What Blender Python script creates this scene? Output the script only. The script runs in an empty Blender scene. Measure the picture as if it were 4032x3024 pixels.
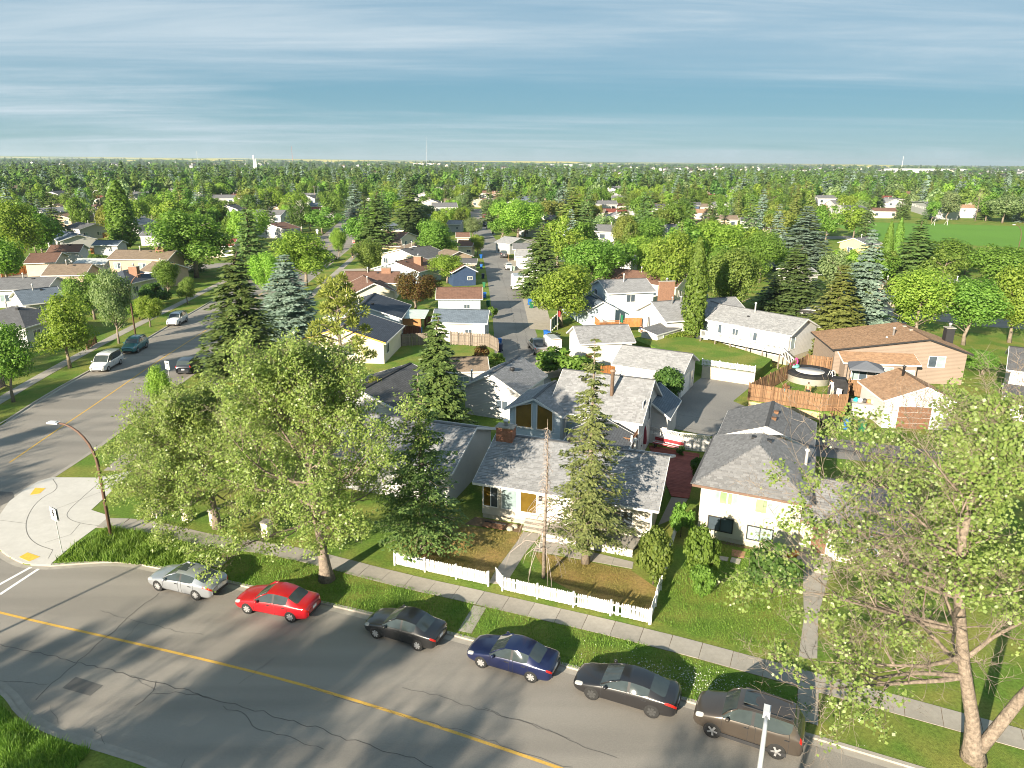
import bpy, bmesh, math, random
import numpy as np
from mathutils import Vector, Matrix
random.seed(7); rng = np.random.default_rng(11)
sc = bpy.context.scene
R = math.radians

# ---------------------------------------------------------------- camera
cam = bpy.data.cameras.new('camera'); camo = bpy.data.objects.new('camera', cam)
sc.collection.objects.link(camo); sc.camera = camo
cam.sensor_width = 36; cam.lens = 24.95; cam.clip_start = .5; cam.clip_end = 60000
camo.location = (0, 0, 24)
camo.rotation_euler = (Matrix.Rotation(R(90 - 17.44), 3, 'X') @ Matrix.Rotation(R(0.47), 3, 'Z')).to_euler()

# ---------------------------------------------------------------- light
SUN_AZ = 33.0      # shadows fall this many degrees right of straight ahead
SUN_EL = 19.0
w = bpy.data.worlds.new('World'); sc.world = w; w.use_nodes = True
nt = w.node_tree; nt.nodes.clear()
def N(t, ty, **k):
    n = t.nodes.new(ty)
    for a, b in k.items(): setattr(n, a, b)
    return n
wo = N(nt, 'ShaderNodeOutputWorld'); bg = N(nt, 'ShaderNodeBackground'); bg.inputs[1].default_value = .112
sky = N(nt, 'ShaderNodeTexSky', sky_type='NISHITA', sun_disc=False, sun_elevation=R(SUN_EL), altitude=1100, air_density=1.0, dust_density=0.0, ozone_density=4)
sky.sun_rotation = R(180 + SUN_AZ)
# thin cirrus: noise on the direction projected to a high plane, stretched into streaks
tc = N(nt, 'ShaderNodeTexCoord'); sep = N(nt, 'ShaderNodeSeparateXYZ'); nt.links.new(tc.outputs['Generated'], sep.inputs[0])
mx = N(nt, 'ShaderNodeMath', operation='MAXIMUM'); mx.inputs[1].default_value = .015; nt.links.new(sep.outputs[2], mx.inputs[0])
ad = N(nt, 'ShaderNodeMath', operation='ADD'); ad.inputs[1].default_value = .05; nt.links.new(mx.outputs[0], ad.inputs[0])
dx = N(nt, 'ShaderNodeMath', operation='DIVIDE'); dy = N(nt, 'ShaderNodeMath', operation='DIVIDE')
nt.links.new(sep.outputs[0], dx.inputs[0]); nt.links.new(ad.outputs[0], dx.inputs[1])
nt.links.new(sep.outputs[1], dy.inputs[0]); nt.links.new(ad.outputs[0], dy.inputs[1])
cb = N(nt, 'ShaderNodeCombineXYZ'); nt.links.new(dx.outputs[0], cb.inputs[0]); nt.links.new(dy.outputs[0], cb.inputs[1])
def cirrus(rot, sx, sy, scale, lo, hi, loc):
    mp = N(nt, 'ShaderNodeMapping'); mp.inputs['Rotation'].default_value = (0, 0, R(rot)); mp.inputs['Scale'].default_value = (sx, sy, 1); mp.inputs['Location'].default_value = loc
    nz = N(nt, 'ShaderNodeTexNoise'); nz.inputs['Scale'].default_value = scale; nz.inputs['Detail'].default_value = 7; nz.inputs['Roughness'].default_value = .6; nz.inputs['Distortion'].default_value = .9
    rp = N(nt, 'ShaderNodeMapRange'); rp.inputs[1].default_value = lo; rp.inputs[2].default_value = hi; rp.interpolation_type = 'SMOOTHSTEP'
    nt.links.new(cb.outputs[0], mp.inputs[0]); nt.links.new(mp.outputs[0], nz.inputs['Vector']); nt.links.new(nz.outputs[0], rp.inputs[0])
    return rp.outputs[0]
c1 = cirrus(-32, .20, .80, 1.0, .34, .74, (3.1, .3, 0)); c2 = cirrus(-24, .14, .30, .6, .34, .68, (2.2, 4.0, 0))
mm = N(nt, 'ShaderNodeMath', operation='MULTIPLY'); nt.links.new(c1, mm.inputs[0]); nt.links.new(c2, mm.inputs[1])
c3 = N(nt, 'ShaderNodeMath', operation='MULTIPLY_ADD'); nt.links.new(c2, c3.inputs[0]); c3.inputs[1].default_value = .45; nt.links.new(mm.outputs[0], c3.inputs[2])
fa = N(nt, 'ShaderNodeMath', operation='MULTIPLY', use_clamp=True); fa.inputs[1].default_value = .8; nt.links.new(c3.outputs[0], fa.inputs[0])
mix = N(nt, 'ShaderNodeMixRGB'); mix.inputs[2].default_value = (1.55, 1.85, 2.05, 1)
gmm = N(nt, 'ShaderNodeGamma'); gmm.inputs[1].default_value = .2           # even thin veil over the whole sky: soft contrast
hs = N(nt, 'ShaderNodeHueSaturation'); hs.inputs['Saturation'].default_value = 2.1; hs.inputs['Value'].default_value = .85
nt.links.new(sky.outputs[0], gmm.inputs[0]); nt.links.new(gmm.outputs[0], hs.inputs['Color'])
nt.links.new(fa.outputs[0], mix.inputs[0]); 
tint = N(nt, 'ShaderNodeVectorMath', operation='MULTIPLY'); tint.inputs[1].default_value = (.62, .985, 1.13); nt.links.new(hs.outputs[0], tint.inputs[0]); nt.links.new(tint.outputs[0], mix.inputs[1])
nt.links.new(mix.outputs[0], bg.inputs[0]); nt.links.new(bg.outputs[0], wo.inputs[0])
sun = bpy.data.lights.new('sun', 'SUN'); sun.energy = 4.0; sun.angle = R(.53); sun.color = (1, .88, .70)
suno = bpy.data.objects.new('sun', sun); sc.collection.objects.link(suno)
a, e = R(SUN_AZ), R(SUN_EL)
suno.rotation_euler = Vector((math.sin(a) * math.cos(e), math.cos(a) * math.cos(e), -math.sin(e))).to_track_quat('-Z', 'Y').to_euler()
suno.location = (-60, -80, 90)
sc.view_settings.view_transform = 'Standard'; sc.view_settings.look = 'None'; sc.view_settings.gamma = 1; sc.view_settings.use_curve_mapping = False
sc.view_settings.exposure = 1.85
sc.cycles.max_bounces = 4; sc.cycles.diffuse_bounces = 3; sc.cycles.glossy_bounces = 2; sc.cycles.transmission_bounces = 2; sc.cycles.transparent_max_bounces = 4; sc.cycles.use_denoising = True
sc.cycles.filter_width = 1.0; sc.cycles.volume_bounces = 0; sc.cycles.caustics_reflective = False; sc.cycles.caustics_refractive = False
w.cycles.sampling_method = 'MANUAL'; w.cycles.sample_map_resolution = 256

# ---------------------------------------------------------------- helpers
MATS = {}
def rgb(c): return (c[0], c[1], c[2], 1)
def M(name, col, rough=.8, var=.14, scale=2.0, bump=0., bscale=30., spec=.3, metal=0., big=0., bigscale=.15, bigcol=None, rnd=0., bigmap=None):
    """principled material: base colour with noise variation, optional larger patches and fine bump; rnd = per-object variation"""
    if name in MATS: return MATS[name]
    m = bpy.data.materials.new(name); m.use_nodes = True; t = m.node_tree; L = t.links
    b = t.nodes['Principled BSDF']; b.inputs['Roughness'].default_value = rough; b.inputs['Metallic'].default_value = metal; b.inputs['Specular IOR Level'].default_value = spec
    tc = N(t, 'ShaderNodeTexCoord')
    nz = N(t, 'ShaderNodeTexNoise'); nz.inputs['Scale'].default_value = scale; nz.inputs['Detail'].default_value = 3; nz.inputs['Roughness'].default_value = .65
    L.new(tc.outputs['Object'], nz.inputs['Vector'])
    mr = N(t, 'ShaderNodeMapRange'); mr.inputs[1].default_value = .28; mr.inputs[2].default_value = .72; mr.inputs[3].default_value = 1 - var; mr.inputs[4].default_value = 1 + var
    L.new(nz.outputs[0], mr.inputs[0])
    val = mr.outputs[0]
    if rnd:
        oi = N(t, 'ShaderNodeObjectInfo'); r2 = N(t, 'ShaderNodeMapRange'); r2.inputs[3].default_value = 1 - rnd; r2.inputs[4].default_value = 1 + rnd
        L.new(oi.outputs['Random'], r2.inputs[0]); mu = N(t, 'ShaderNodeMath', operation='MULTIPLY'); L.new(val, mu.inputs[0]); L.new(r2.outputs[0], mu.inputs[1]); val = mu.outputs[0]
    base = N(t, 'ShaderNodeRGB'); base.outputs[0].default_value = rgb(col); src = base.outputs[0]
    if big:
        n2 = N(t, 'ShaderNodeTexNoise'); n2.inputs['Scale'].default_value = bigscale; n2.inputs['Detail'].default_value = 2
        if bigmap:
            mpp = N(t, 'ShaderNodeMapping'); mpp.inputs['Rotation'].default_value = (0, 0, R(bigmap[0])); mpp.inputs['Scale'].default_value = (bigmap[1], bigmap[2], 1); L.new(tc.outputs['Object'], mpp.inputs[0]); L.new(mpp.outputs[0], n2.inputs['Vector'])
        else: L.new(tc.outputs['Object'], n2.inputs['Vector'])
        r3 = N(t, 'ShaderNodeMapRange'); r3.inputs[1].default_value = .4; r3.inputs[2].default_value = .62; r3.inputs[4].default_value = big; L.new(n2.outputs[0], r3.inputs[0])
        mxx = N(t, 'ShaderNodeMixRGB'); mxx.inputs[2].default_value = rgb(bigcol); L.new(r3.outputs[0], mxx.inputs[0]); L.new(src, mxx.inputs[1]); src = mxx.outputs[0]
    vm = N(t, 'ShaderNodeVectorMath', operation='SCALE'); L.new(src, vm.inputs[0]); L.new(val, vm.inputs['Scale'])
    L.new(vm.outputs[0], b.inputs['Base Color'])
    if bump:
        n3 = N(t, 'ShaderNodeTexNoise'); n3.inputs['Scale'].default_value = bscale; n3.inputs['Detail'].default_value = 1; L.new(tc.outputs['Object'], n3.inputs['Vector'])
        bp = N(t, 'ShaderNodeBump'); bp.inputs['Strength'].default_value = bump; bp.inputs['Distance'].default_value = .05; L.new(n3.outputs[0], bp.inputs['Height']); L.new(bp.outputs[0], b.inputs['Normal'])
    MATS[name] = m; return m
def Msiding(name, col, pitch=.16, rough=.6):
    """painted lap siding: fine horizontal laps as relief"""
    if name in MATS: return MATS[name]
    m = M(name, col, rough, .06, .7); t = m.node_tree; L = t.links; b = t.nodes['Principled BSDF']
    g = N(t, 'ShaderNodeTexCoord'); sp = N(t, 'ShaderNodeSeparateXYZ'); L.new(g.outputs['Object'], sp.inputs[0])
    mu = N(t, 'ShaderNodeMath', operation='MULTIPLY'); mu.inputs[1].default_value = 1 / pitch; L.new(sp.outputs[2], mu.inputs[0])
    fr = N(t, 'ShaderNodeMath', operation='FRACT'); L.new(mu.outputs[0], fr.inputs[0])
    bp = N(t, 'ShaderNodeBump'); bp.invert = True; bp.inputs['Strength'].default_value = .8; bp.inputs['Distance'].default_value = .03; L.new(fr.outputs[0], bp.inputs['Height']); L.new(bp.outputs[0], b.inputs['Normal'])
    return m
def Mshingle(name, col, spread=.35, far=False):
    """asphalt shingle; each separate tab (mesh island or object) takes its own shade"""
    if name in MATS: return MATS[name]
    m = bpy.data.materials.new(name); m.use_nodes = True; t = m.node_tree; L = t.links; b = t.nodes['Principled BSDF']; b.inputs['Roughness'].default_value = .9; b.inputs['Specular IOR Level'].default_value = .2
    tc = N(t, 'ShaderNodeTexCoord')
    nz = N(t, 'ShaderNodeTexNoise'); nz.inputs['Scale'].default_value = 1.2; nz.inputs['Detail'].default_value = 3; L.new(tc.outputs['Object'], nz.inputs['Vector'])
    mr = N(t, 'ShaderNodeMapRange'); mr.inputs[1].default_value = .3; mr.inputs[2].default_value = .7; mr.inputs[3].default_value = .92; mr.inputs[4].default_value = 1.08; L.new(nz.outputs[0], mr.inputs[0])
    if far:
        br = N(t, 'ShaderNodeTexBrick'); br.inputs['Scale'].default_value = 1; br.inputs['Brick Width'].default_value = .5; br.inputs['Row Height'].default_value = .2; br.inputs['Mortar Size'].default_value = .012
        br.inputs['Color1'].default_value = (1 - spread, 1 - spread, 1 - spread, 1); br.inputs['Color2'].default_value = (1 + spread, 1 + spread, 1 + spread, 1); br.inputs['Mortar'].default_value = (.45, .45, .45, 1)
        L.new(tc.outputs['UV'], br.inputs['Vector']); v = br.outputs['Color']
        bw = N(t, 'ShaderNodeRGBToBW'); L.new(v, bw.inputs[0]); rv = bw.outputs[0]
        # keep values above one
        rv2 = N(t, 'ShaderNodeMath', operation='MULTIPLY'); rv2.inputs[1].default_value = 1; L.new(rv, rv2.inputs[0]); rv = rv2.outputs[0]
    else:
        ge = N(t, 'ShaderNodeNewGeometry'); oi = N(t, 'ShaderNodeObjectInfo')
        ad = N(t, 'ShaderNodeMath', operation='ADD'); L.new(ge.outputs['Random Per Island'], ad.inputs[0]); L.new(oi.outputs['Random'], ad.inputs[1])
        fr = N(t, 'ShaderNodeMath', operation='FRACT'); L.new(ad.outputs[0], fr.inputs[0])
        r2 = N(t, 'ShaderNodeMapRange'); r2.inputs[3].default_value = 1 - spread; r2.inputs[4].default_value = 1 + spread; L.new(fr.outputs[0], r2.inputs[0]); rv = r2.outputs[0]
    mu = N(t, 'ShaderNodeMath', operation='MULTIPLY'); L.new(mr.outputs[0], mu.inputs[0]); L.new(rv, mu.inputs[1])
    base = N(t, 'ShaderNodeRGB'); base.outputs[0].default_value = rgb(col)
    vm = N(t, 'ShaderNodeVectorMath', operation='SCALE'); L.new(base.outputs[0], vm.inputs[0]); L.new(mu.outputs[0], vm.inputs['Scale']); L.new(vm.outputs[0], b.inputs['Base Color'])
    MATS[name] = m; return m
def Mleaf(name, col, col2, trans=.45, rough=.5, spec=.25):
    """leaf: two tones mixed per leaf, light passing through"""
    if name in MATS: return MATS[name]
    m = bpy.data.materials.new(name); m.use_nodes = True; t = m.node_tree; L = t.links; t.nodes.clear()
    o = N(t, 'ShaderNodeOutputMaterial'); ge = N(t, 'ShaderNodeNewGeometry'); oi = N(t, 'ShaderNodeObjectInfo'); tc = N(t, 'ShaderNodeTexCoord')
    nz = N(t, 'ShaderNodeTexNoise'); nz.inputs['Scale'].default_value = .6; nz.inputs['Detail'].default_value = 2; L.new(tc.outputs['Object'], nz.inputs['Vector'])
    ad = N(t, 'ShaderNodeMath', operation='ADD'); L.new(ge.outputs['Random Per Island'], ad.inputs[0]); L.new(nz.outputs[0], ad.inputs[1])
    rr = N(t, 'ShaderNodeMapRange'); rr.inputs[1].default_value = .3; rr.inputs[2].default_value = 1.25; L.new(ad.outputs[0], rr.inputs[0])
    col = [c * 1.15 for c in col]; col2 = [c * 1.15 for c in col2]; mx = N(t, 'ShaderNodeMixRGB'); mx.inputs[1].default_value = rgb(col); mx.inputs[2].default_value = rgb(col2); L.new(rr.outputs[0], mx.inputs[0])
    h = N(t, 'ShaderNodeHueSaturation'); r2 = N(t, 'ShaderNodeMapRange'); r2.inputs[3].default_value = .485; r2.inputs[4].default_value = .515; L.new(oi.outputs['Random'], r2.inputs[0]); L.new(r2.outputs[0], h.inputs['Hue'])
    r4 = N(t, 'ShaderNodeMapRange'); r4.inputs[3].default_value = .8; r4.inputs[4].default_value = 1.2; L.new(oi.outputs['Random'], r4.inputs[0]); L.new(r4.outputs[0], h.inputs['Value'])
    L.new(mx.outputs[0], h.inputs['Color'])
    b = N(t, 'ShaderNodeBsdfPrincipled'); b.inputs['Roughness'].default_value = rough; b.inputs['Specular IOR Level'].default_value = spec; L.new(h.outputs[0], b.inputs['Base Color'])
    tr = N(t, 'ShaderNodeBsdfTranslucent'); g2 = N(t, 'ShaderNodeVectorMath', operation='MULTIPLY'); g2.inputs[1].default_value = (1.15, 1.3, .55); L.new(h.outputs[0], g2.inputs[0]); L.new(g2.outputs[0], tr.inputs[0])
    ms = N(t, 'ShaderNodeMixShader'); ms.inputs[0].default_value = trans; L.new(b.outputs[0], ms.inputs[1]); L.new(tr.outputs[0], ms.inputs[2]); L.new(ms.outputs[0], o.inputs[0])
    MATS[name] = m; return m

COL = sc.collection
def link(o, parent=None):
    COL.objects.link(o)
    if parent is not None: o.parent = parent
    return o
def tag(o, label=None, cat=None, group=None, kind=None):
    if label: o['label'] = label
    if cat: o['category'] = cat
    if group: o['group'] = group
    if kind: o['kind'] = kind
    return o
def empty(name, loc=(0, 0, 0), rz=0, label=None, cat=None, group=None):
    o = bpy.data.objects.new(name, None); o.location = (loc[0], loc[1], loc[2] if len(loc) > 2 else 0); o.rotation_euler = (0, 0, rz); o.empty_display_size = .3
    link(o); return tag(o, label, cat, group)
class MB:
    def __init__(s): s.v = []; s.f = []; s.m = []; s.uv = {}
    def add(s, vs, fs, m=0):
        n = len(s.v); s.v += [tuple(v) for v in vs]; s.f += [tuple(i + n for i in f) for f in fs]; s.m += [m] * len(fs); return s
    def box(s, c, size, rz=0, m=0, taper=1.):
        x, y, z = size[0] / 2, size[1] / 2, size[2] / 2; cs, sn = math.cos(rz), math.sin(rz); vs = []
        for k, (a, b, d) in enumerate([(-1, -1, -1), (1, -1, -1), (1, 1, -1), (-1, 1, -1), (-1, -1, 1), (1, -1, 1), (1, 1, 1), (-1, 1, 1)]):
            t = taper if d < 0 else 1; px, py = a * x * t, b * y * t
            vs.append((c[0] + px * cs - py * sn, c[1] + px * sn + py * cs, c[2] + d * z))
        return s.add(vs, [(3, 2, 1, 0), (4, 5, 6, 7), (0, 1, 5, 4), (1, 2, 6, 5), (2, 3, 7, 6), (3, 0, 4, 7)], m)
    def bar(s, p, q, w, h, m=0, up=(0, 0, 1)):
        p, q = Vector(p), Vector(q); d = (q - p).normalized(); u = Vector(up)
        sd = d.cross(u)
        if sd.length < 1e-4: sd = d.cross(Vector((1, 0, 0)))
        sd.normalize(); n = sd.cross(d); vs = []
        for e in (p, q):
            for a, b in ((-1, -1), (1, -1), (1, 1), (-1, 1)): vs.append(e + sd * a * w / 2 + n * b * h / 2)
        return s.add(vs, [(3, 2, 1, 0), (4, 5, 6, 7), (0, 1, 5, 4), (1, 2, 6, 5), (2, 3, 7, 6), (3, 0, 4, 7)], m)
    def tube(s, pts, rads, n=6, m=0, cap=True):
        pts = [Vector(p) for p in pts]; rs = rads if hasattr(rads, '__len__') else [rads] * len(pts); vs = []; ref = Vector((.31, .17, .93)); k = len(pts)
        for i, p in enumerate(pts):
            d = (pts[min(i + 1, k - 1)] - pts[max(i - 1, 0)]); d = d.normalized() if d.length > 1e-9 else Vector((0, 0, 1))
            a = d.cross(ref)
            if a.length < .1: a = d.cross(Vector((1, 0, 0)))
            a.normalize(); b = d.cross(a)
            for j in range(n):
                t = 2 * math.pi * j / n; vs.append(p + (a * math.cos(t) + b * math.sin(t)) * rs[i])
        fs = [(i * n + j, i * n + (j + 1) % n, (i + 1) * n + (j + 1) % n, (i + 1) * n + j) for i in range(k - 1) for j in range(n)]
        if cap: fs += [tuple(reversed(range(n))), tuple((k - 1) * n + j for j in range(n))]
        return s.add(vs, fs, m)
    def lathe(s, c, prof, n=16, m=0, axis='z'):
        vs = []
        for r, h in prof:
            for j in range(n):
                t = 2 * math.pi * j / n; a, b = r * math.cos(t), r * math.sin(t)
                vs.append((c[0] + a, c[1] + b, c[2] + h) if axis == 'z' else ((c[0] + a, c[1] + h, c[2] + b) if axis == 'y' else (c[0] + h, c[1] + a, c[2] + b)))
        k = len(prof)
        fs = [(i * n + j, i * n + (j + 1) % n, (i + 1) * n + (j + 1) % n, (i + 1) * n + j) for i in range(k - 1) for j in range(n)]
        fs += [tuple(reversed(range(n))), tuple((k - 1) * n + j for j in range(n))]
        return s.add(vs, fs, m)
    def prism(s, poly, z0, z1, m=0):
        n = len(poly); ar = sum(poly[i][0] * poly[(i + 1) % n][1] - poly[(i + 1) % n][0] * poly[i][1] for i in range(n))
        if ar < 0: poly = poly[::-1]
        vs = [(p[0], p[1], z0) for p in poly] + [(p[0], p[1], z1) for p in poly]
        return s.add(vs, [tuple(reversed(range(n))), tuple(range(n, 2 * n))] + [(i, (i + 1) % n, n + (i + 1) % n, n + i) for i in range(n)], m)
    def sheet(s, poly, z, m=0):
        n = len(poly); ar = sum(poly[i][0] * poly[(i + 1) % n][1] - poly[(i + 1) % n][0] * poly[i][1] for i in range(n))
        if ar < 0: poly = poly[::-1]
        return s.add([(p[0], p[1], z) for p in poly], [tuple(range(n))], m)
    def strip(s, line, wd, z, m=0, off=0):
        L, Rr = offset(line, off + wd / 2), offset(line, off - wd / 2); n = len(line)
        return s.add([(p[0], p[1], z) for p in L] + [(p[0], p[1], z) for p in Rr], [(n + i, n + i + 1, i + 1, i) for i in range(n - 1)], m)
    def mesh(s, name, mats, smooth=False):
        me = bpy.data.meshes.new(name); me.from_pydata(s.v, [], s.f)
        for mt in (mats if isinstance(mats, (list, tuple)) else [mats]): me.materials.append(mt)
        if any(s.m): me.polygons.foreach_set('material_index', s.m)
        if smooth: me.polygons.foreach_set('use_smooth', [True] * len(s.f))
        me.update(); return me
    def build(s, name, mats, parent=None, smooth=False, kind=None):
        o = bpy.data.objects.new(name, s.mesh(name, mats, smooth)); link(o, parent)
        if kind: o['kind'] = kind
        return o
def offset(line, d):
    """polyline moved d to its left"""
    out = []; n = len(line)
    for i in range(n):
        a, b = line[max(i - 1, 0)], line[min(i + 1, n - 1)]; tx, ty = b[0] - a[0], b[1] - a[1]; l = math.hypot(tx, ty) or 1
        out.append((line[i][0] - ty / l * d, line[i][1] + tx / l * d))
    return out
def resample(line, step):
    out = [line[0]]; rest = step
    for (a, b) in zip(line, line[1:]):
        l = math.hypot(b[0] - a[0], b[1] - a[1]); t = rest
        while t <= l: out.append((a[0] + (b[0] - a[0]) * t / l, a[1] + (b[1] - a[1]) * t / l)); t += step
        rest = t - l
    return out
def smooth_line(line, it=2):
    for _ in range(it):
        o = [line[0]]
        for a, b in zip(line, line[1:]): o += [(a[0] * .75 + b[0] * .25, a[1] * .75 + b[1] * .25), (a[0] * .25 + b[0] * .75, a[1] * .25 + b[1] * .75)]
        line = o + [line[-1]]
    return line
def copy_tree(o, parent=None):
    c = o.copy(); link(c)
    if parent is not None: c.parent = parent
    for ch in o.children: copy_tree(ch, c)
    return c
def np_mesh(name, V, F, mats, mi=None, smooth=False):
    """fast mesh from arrays; F is (n,3) or (n,4)"""
    me = bpy.data.meshes.new(name); k = F.shape[1]
    me.vertices.add(len(V)); me.vertices.foreach_set('co', np.ascontiguousarray(V, np.float32).ravel())
    me.loops.add(F.size); me.loops.foreach_set('vertex_index', np.ascontiguousarray(F, np.int32).ravel())
    me.polygons.add(len(F)); me.polygons.foreach_set('loop_start', np.arange(0, F.size, k, dtype=np.int32))
    for mt in (mats if isinstance(mats, (list, tuple)) else [mats]): me.materials.append(mt)
    if mi is not None: me.polygons.foreach_set('material_index', np.ascontiguousarray(mi, np.int32))
    if smooth: me.polygons.foreach_set('use_smooth', np.ones(len(F), bool))
    me.update(calc_edges=True); return me

# ---------------------------------------------------------------- ground, roads, pavements
m_lawn = M('lawn_grass', (.115, .195, .032), .95, .3, 6, .9, 40, .1, big=.75, bigscale=.3, bigcol=(.24, .235, .06))
m_shade_lawn = M('park_grass', (.12, .25, .04), .95, .18, 3, .6, 25, .1, big=.4, bigscale=.04, bigcol=(.10, .21, .035))  # bright green turf of the sports field
m_ground = M('open_ground', (.085, .12, .035), .97, .3, .05, 0, 1, .1, big=.6, bigscale=.004, bigcol=(.13, .15, .05))
m_asph = M('asphalt_road', (.225, .208, .184), .9, .12, 18, .3, 160, .2, big=.9, bigscale=1.0, bigcol=(.275, .254, .224), bigmap=(20.5, .05, .55))
m_asph2 = M('asphalt_alley', (.185, .18, .172), .92, .14, 6, .3, 120, .25, big=.7, bigscale=.2, bigcol=(.24, .232, .215))
m_patch = M('asphalt_patch', (.13, .125, .118), .92, .12, 20, .3, 150, .2)
m_conc = M('concrete', (.33, .305, .265), .9, .1, 3, .15, 90, .25, big=.5, bigscale=.5, bigcol=(.27, .25, .215), rnd=.10)
m_conc_new = M('concrete_new', (.52, .50, .46), .85, .06, 2, .1, 90, .25, big=.4, bigscale=.3, bigcol=(.45, .43, .39))
m_apron = M('concrete_apron', (.36, .32, .26), .92, .12, 1.5, .15, 60, .2)
m_yel = M('yellow_line_paint', (.55, .34, .075), .7, .16, 9)
m_wht = M('white_line_paint', (.78, .78, .76), .7, .12, 9)
m_crack = M('crack_sealant', (.095, .088, .08), .7, .2, 8)
m_soil = M('bare_soil', (.17, .12, .075), .97, .3, 3, .6, 30, .1)
m_dry = M('dry_lawn', (.33, .23, .09), .97, .3, 5, .8, 40, .1, big=.6, bigscale=.5, bigcol=(.13, .15, .035))

def structure(name, mb, mat, parent=None, smooth=False):
    o = mb.build(name, mat, parent, smooth)
    if parent is None: o['kind'] = 'structure'
    return o
gm = MB(); gm.sheet([(-16000, -300), (16000, -300), (16000, 16000), (-16000, 16000)], -.16)
structure('ground', gm, m_ground)

FK = [(-28.33,38.35), (-26.68,38.61), (-25.09,38.84), (-23.44,38.76), (-21.89,38.22), (-19.25,37.50), (-16.6, 36.6), (-10.9, 34.75), (-7.8, 33.7), (-3.5, 32.15), (2.3, 29.8), (8.2, 27.3), (13.1, 25.2), (16.7, 23.6), (30, 17.6), (70, -.6)]
BULB = [(-36.03,50.92), (-36.69,50.18), (-36.79,48.63), (-36.63,46.78), (-36.03,45.06), (-35.2, 42.8), (-32.77,40.17), (-31.49,39.26), (-30.01,38.48)]
RK = [(-75, 400), (-58, 300), (-52, 255), (-47.2, 215), (-43, 160), (-40.3, 122), (-37.27,81.52), (-37.02,74.59), (-35.80,58.62)]
NK = [(90, -17), (60, -4.6), (20, 10.2), (0, 17.5), (-15.10,23.41), (-16.41,23.84), (-18.17,24.38), (-19.77,24.94), (-21.12,25.52), (-22.28,26.23), (-23.25,27.08), (-24.11,27.63), (-28, 30.2), (-40, 33.5), (-100, 55)]
LK = [(-100, 66), (-60, 52.5), (-52, 51.5), (-48.6, 55), (-47.9, 61), (-49.4, 71.7), (-50, 81), (-50.6, 92.6), (-51.7, 103.8), (-53, 121.8), (-56.5, 160), (-61, 215), (-66, 260), (-73, 310), (-90, 400)]
EDGE = RK + BULB + FK            # kerb of the main block, north to south then east
rd = MB(); rd.sheet(NK + LK + EDGE[:] + [(90, -9)], -.1)
road = structure('road', rd, m_asph)
main = EDGE + [(90, -9), (170, -40), (230, 215), (260, 400)]
structure('lawn', MB().prism(main, -.13, 0), m_lawn)
structure('lawn', MB().prism(LK + [(-90, 420), (-360, 420), (-320, 40)], -.13, 0), m_lawn)
structure('lawn', MB().prism(NK + [(-100, -60), (90, -60)], -.13, 0), m_lawn)

def kerb(line, side, name='kerb'):
    """concrete kerb standing on the edge with a gutter pan beside it; side=+1 puts the pan on the left of the line"""
    line = smooth_line(line, 1); mb = MB(); n = len(line)
    a, b, c = offset(line, -side * .17), offset(line, side * .02), offset(line, side * .38)
    for i in range(n - 1):
        mb.add([(*a[i], .012), (*a[i + 1], .012), (*b[i + 1], .004), (*b[i], .004), (*b[i], -.101), (*b[i + 1], -.101)], [(0, 1, 2, 3) if side > 0 else (3, 2, 1, 0), (3, 2, 5, 4) if side > 0 else (4, 5, 2, 3)])
        mb.add([(*b[i], -.094), (*b[i + 1], -.094), (*c[i + 1], -.096), (*c[i], -.096)], [(0, 1, 2, 3) if side > 0 else (3, 2, 1, 0)])
    return structure(name, mb, m_conc)
kerb(FK[:-1], -1); kerb(BULB + FK[:1], -1); kerb(RK[3:] + BULB[:1], -1); kerb(NK[2:-1], -1); kerb(LK[2:11], -1)

# markings
mk = MB(); YL = smooth_line([(-48, 40.2), (-36, 36.2), (-28.23,33.59), (-17.90,30.71), (-8.84,27.90), (2.23,23.41), (22, 14.8), (60, -.5)], 2)
mk.strip(YL, .16, -.094); mk.build('centre_line', m_yel, road)
mk = MB(); mk.strip(smooth_line([(-41.48,53.93), (-42.19,62.09), (-42.72,69.53), (-44.01,83.50), (-44.65,94.36), (-46.3, 122), (-49.5, 160), (-54, 215)], 1), .15, -.094); mk.build('centre_line', m_yel, road)
for a, b in (((0, 650), (225, 502)), ((-60, 625), (180, 492))):
    pa = (-29.46,35.38) if a[0] == 0 else (-30.36,35.80); pb = (-28.95,38.07) if a[0] == 0 else (-29.54,38.26)
    MB().bar((*pa, -.0955), (*pb, -.0955), .2, .006).build('crosswalk_line', m_wht, road)
MB().sheet([(-21.10,28.61), (-19.45,28.03), (-19.67,27.34), (-21.29,27.84)], -.0935).build('patch', m_patch, road)
MB().sheet([(-38.59,48.60), (-37.54,48.48), (-36.57,47.30), (-36.98,46.27)], -.0935).build('patch', m_patch, road)
def crack(pts, wd=.035, z=-.092, parent=None, jit=.09):
    wd *= .62; line = resample(pts, .35); line = [(p[0] + random.uniform(-jit, jit), p[1] + random.uniform(-jit, jit)) for p in line]
    MB().strip(line, wd, z).build('crack', m_crack, parent or road)
crack([(-20.37,35.68), (-21.00,33.23), (-21.63,29.66), (-21.98,28.00), (-22.13,27.09)], .06)
crack([(-26.38,30.92), (-23.71,30.21), (-21.63,29.66), (-17.10,28.30), (-13.78,27.24), (-7.90,25.26), (-7.72,25.05), (-5.36,24.29), (-2.90,23.36)], .055)
crack([(-17.10,28.30), (-16.85,27.43), (-17.34,26.65)], .045)
crack([(-16.85,27.43), (-15.47,27.62), (-13.83,27.19)], .04)
crack([(-13.18,26.75), (-12.04,26.23), (-11.21,25.42), (-9.44,24.85), (-7.64,24.21)], .045)
crack([(-22.88,33.91), (-20.73,33.09), (-18.08,32.23), (-16.07,31.82)], .025)
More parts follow.
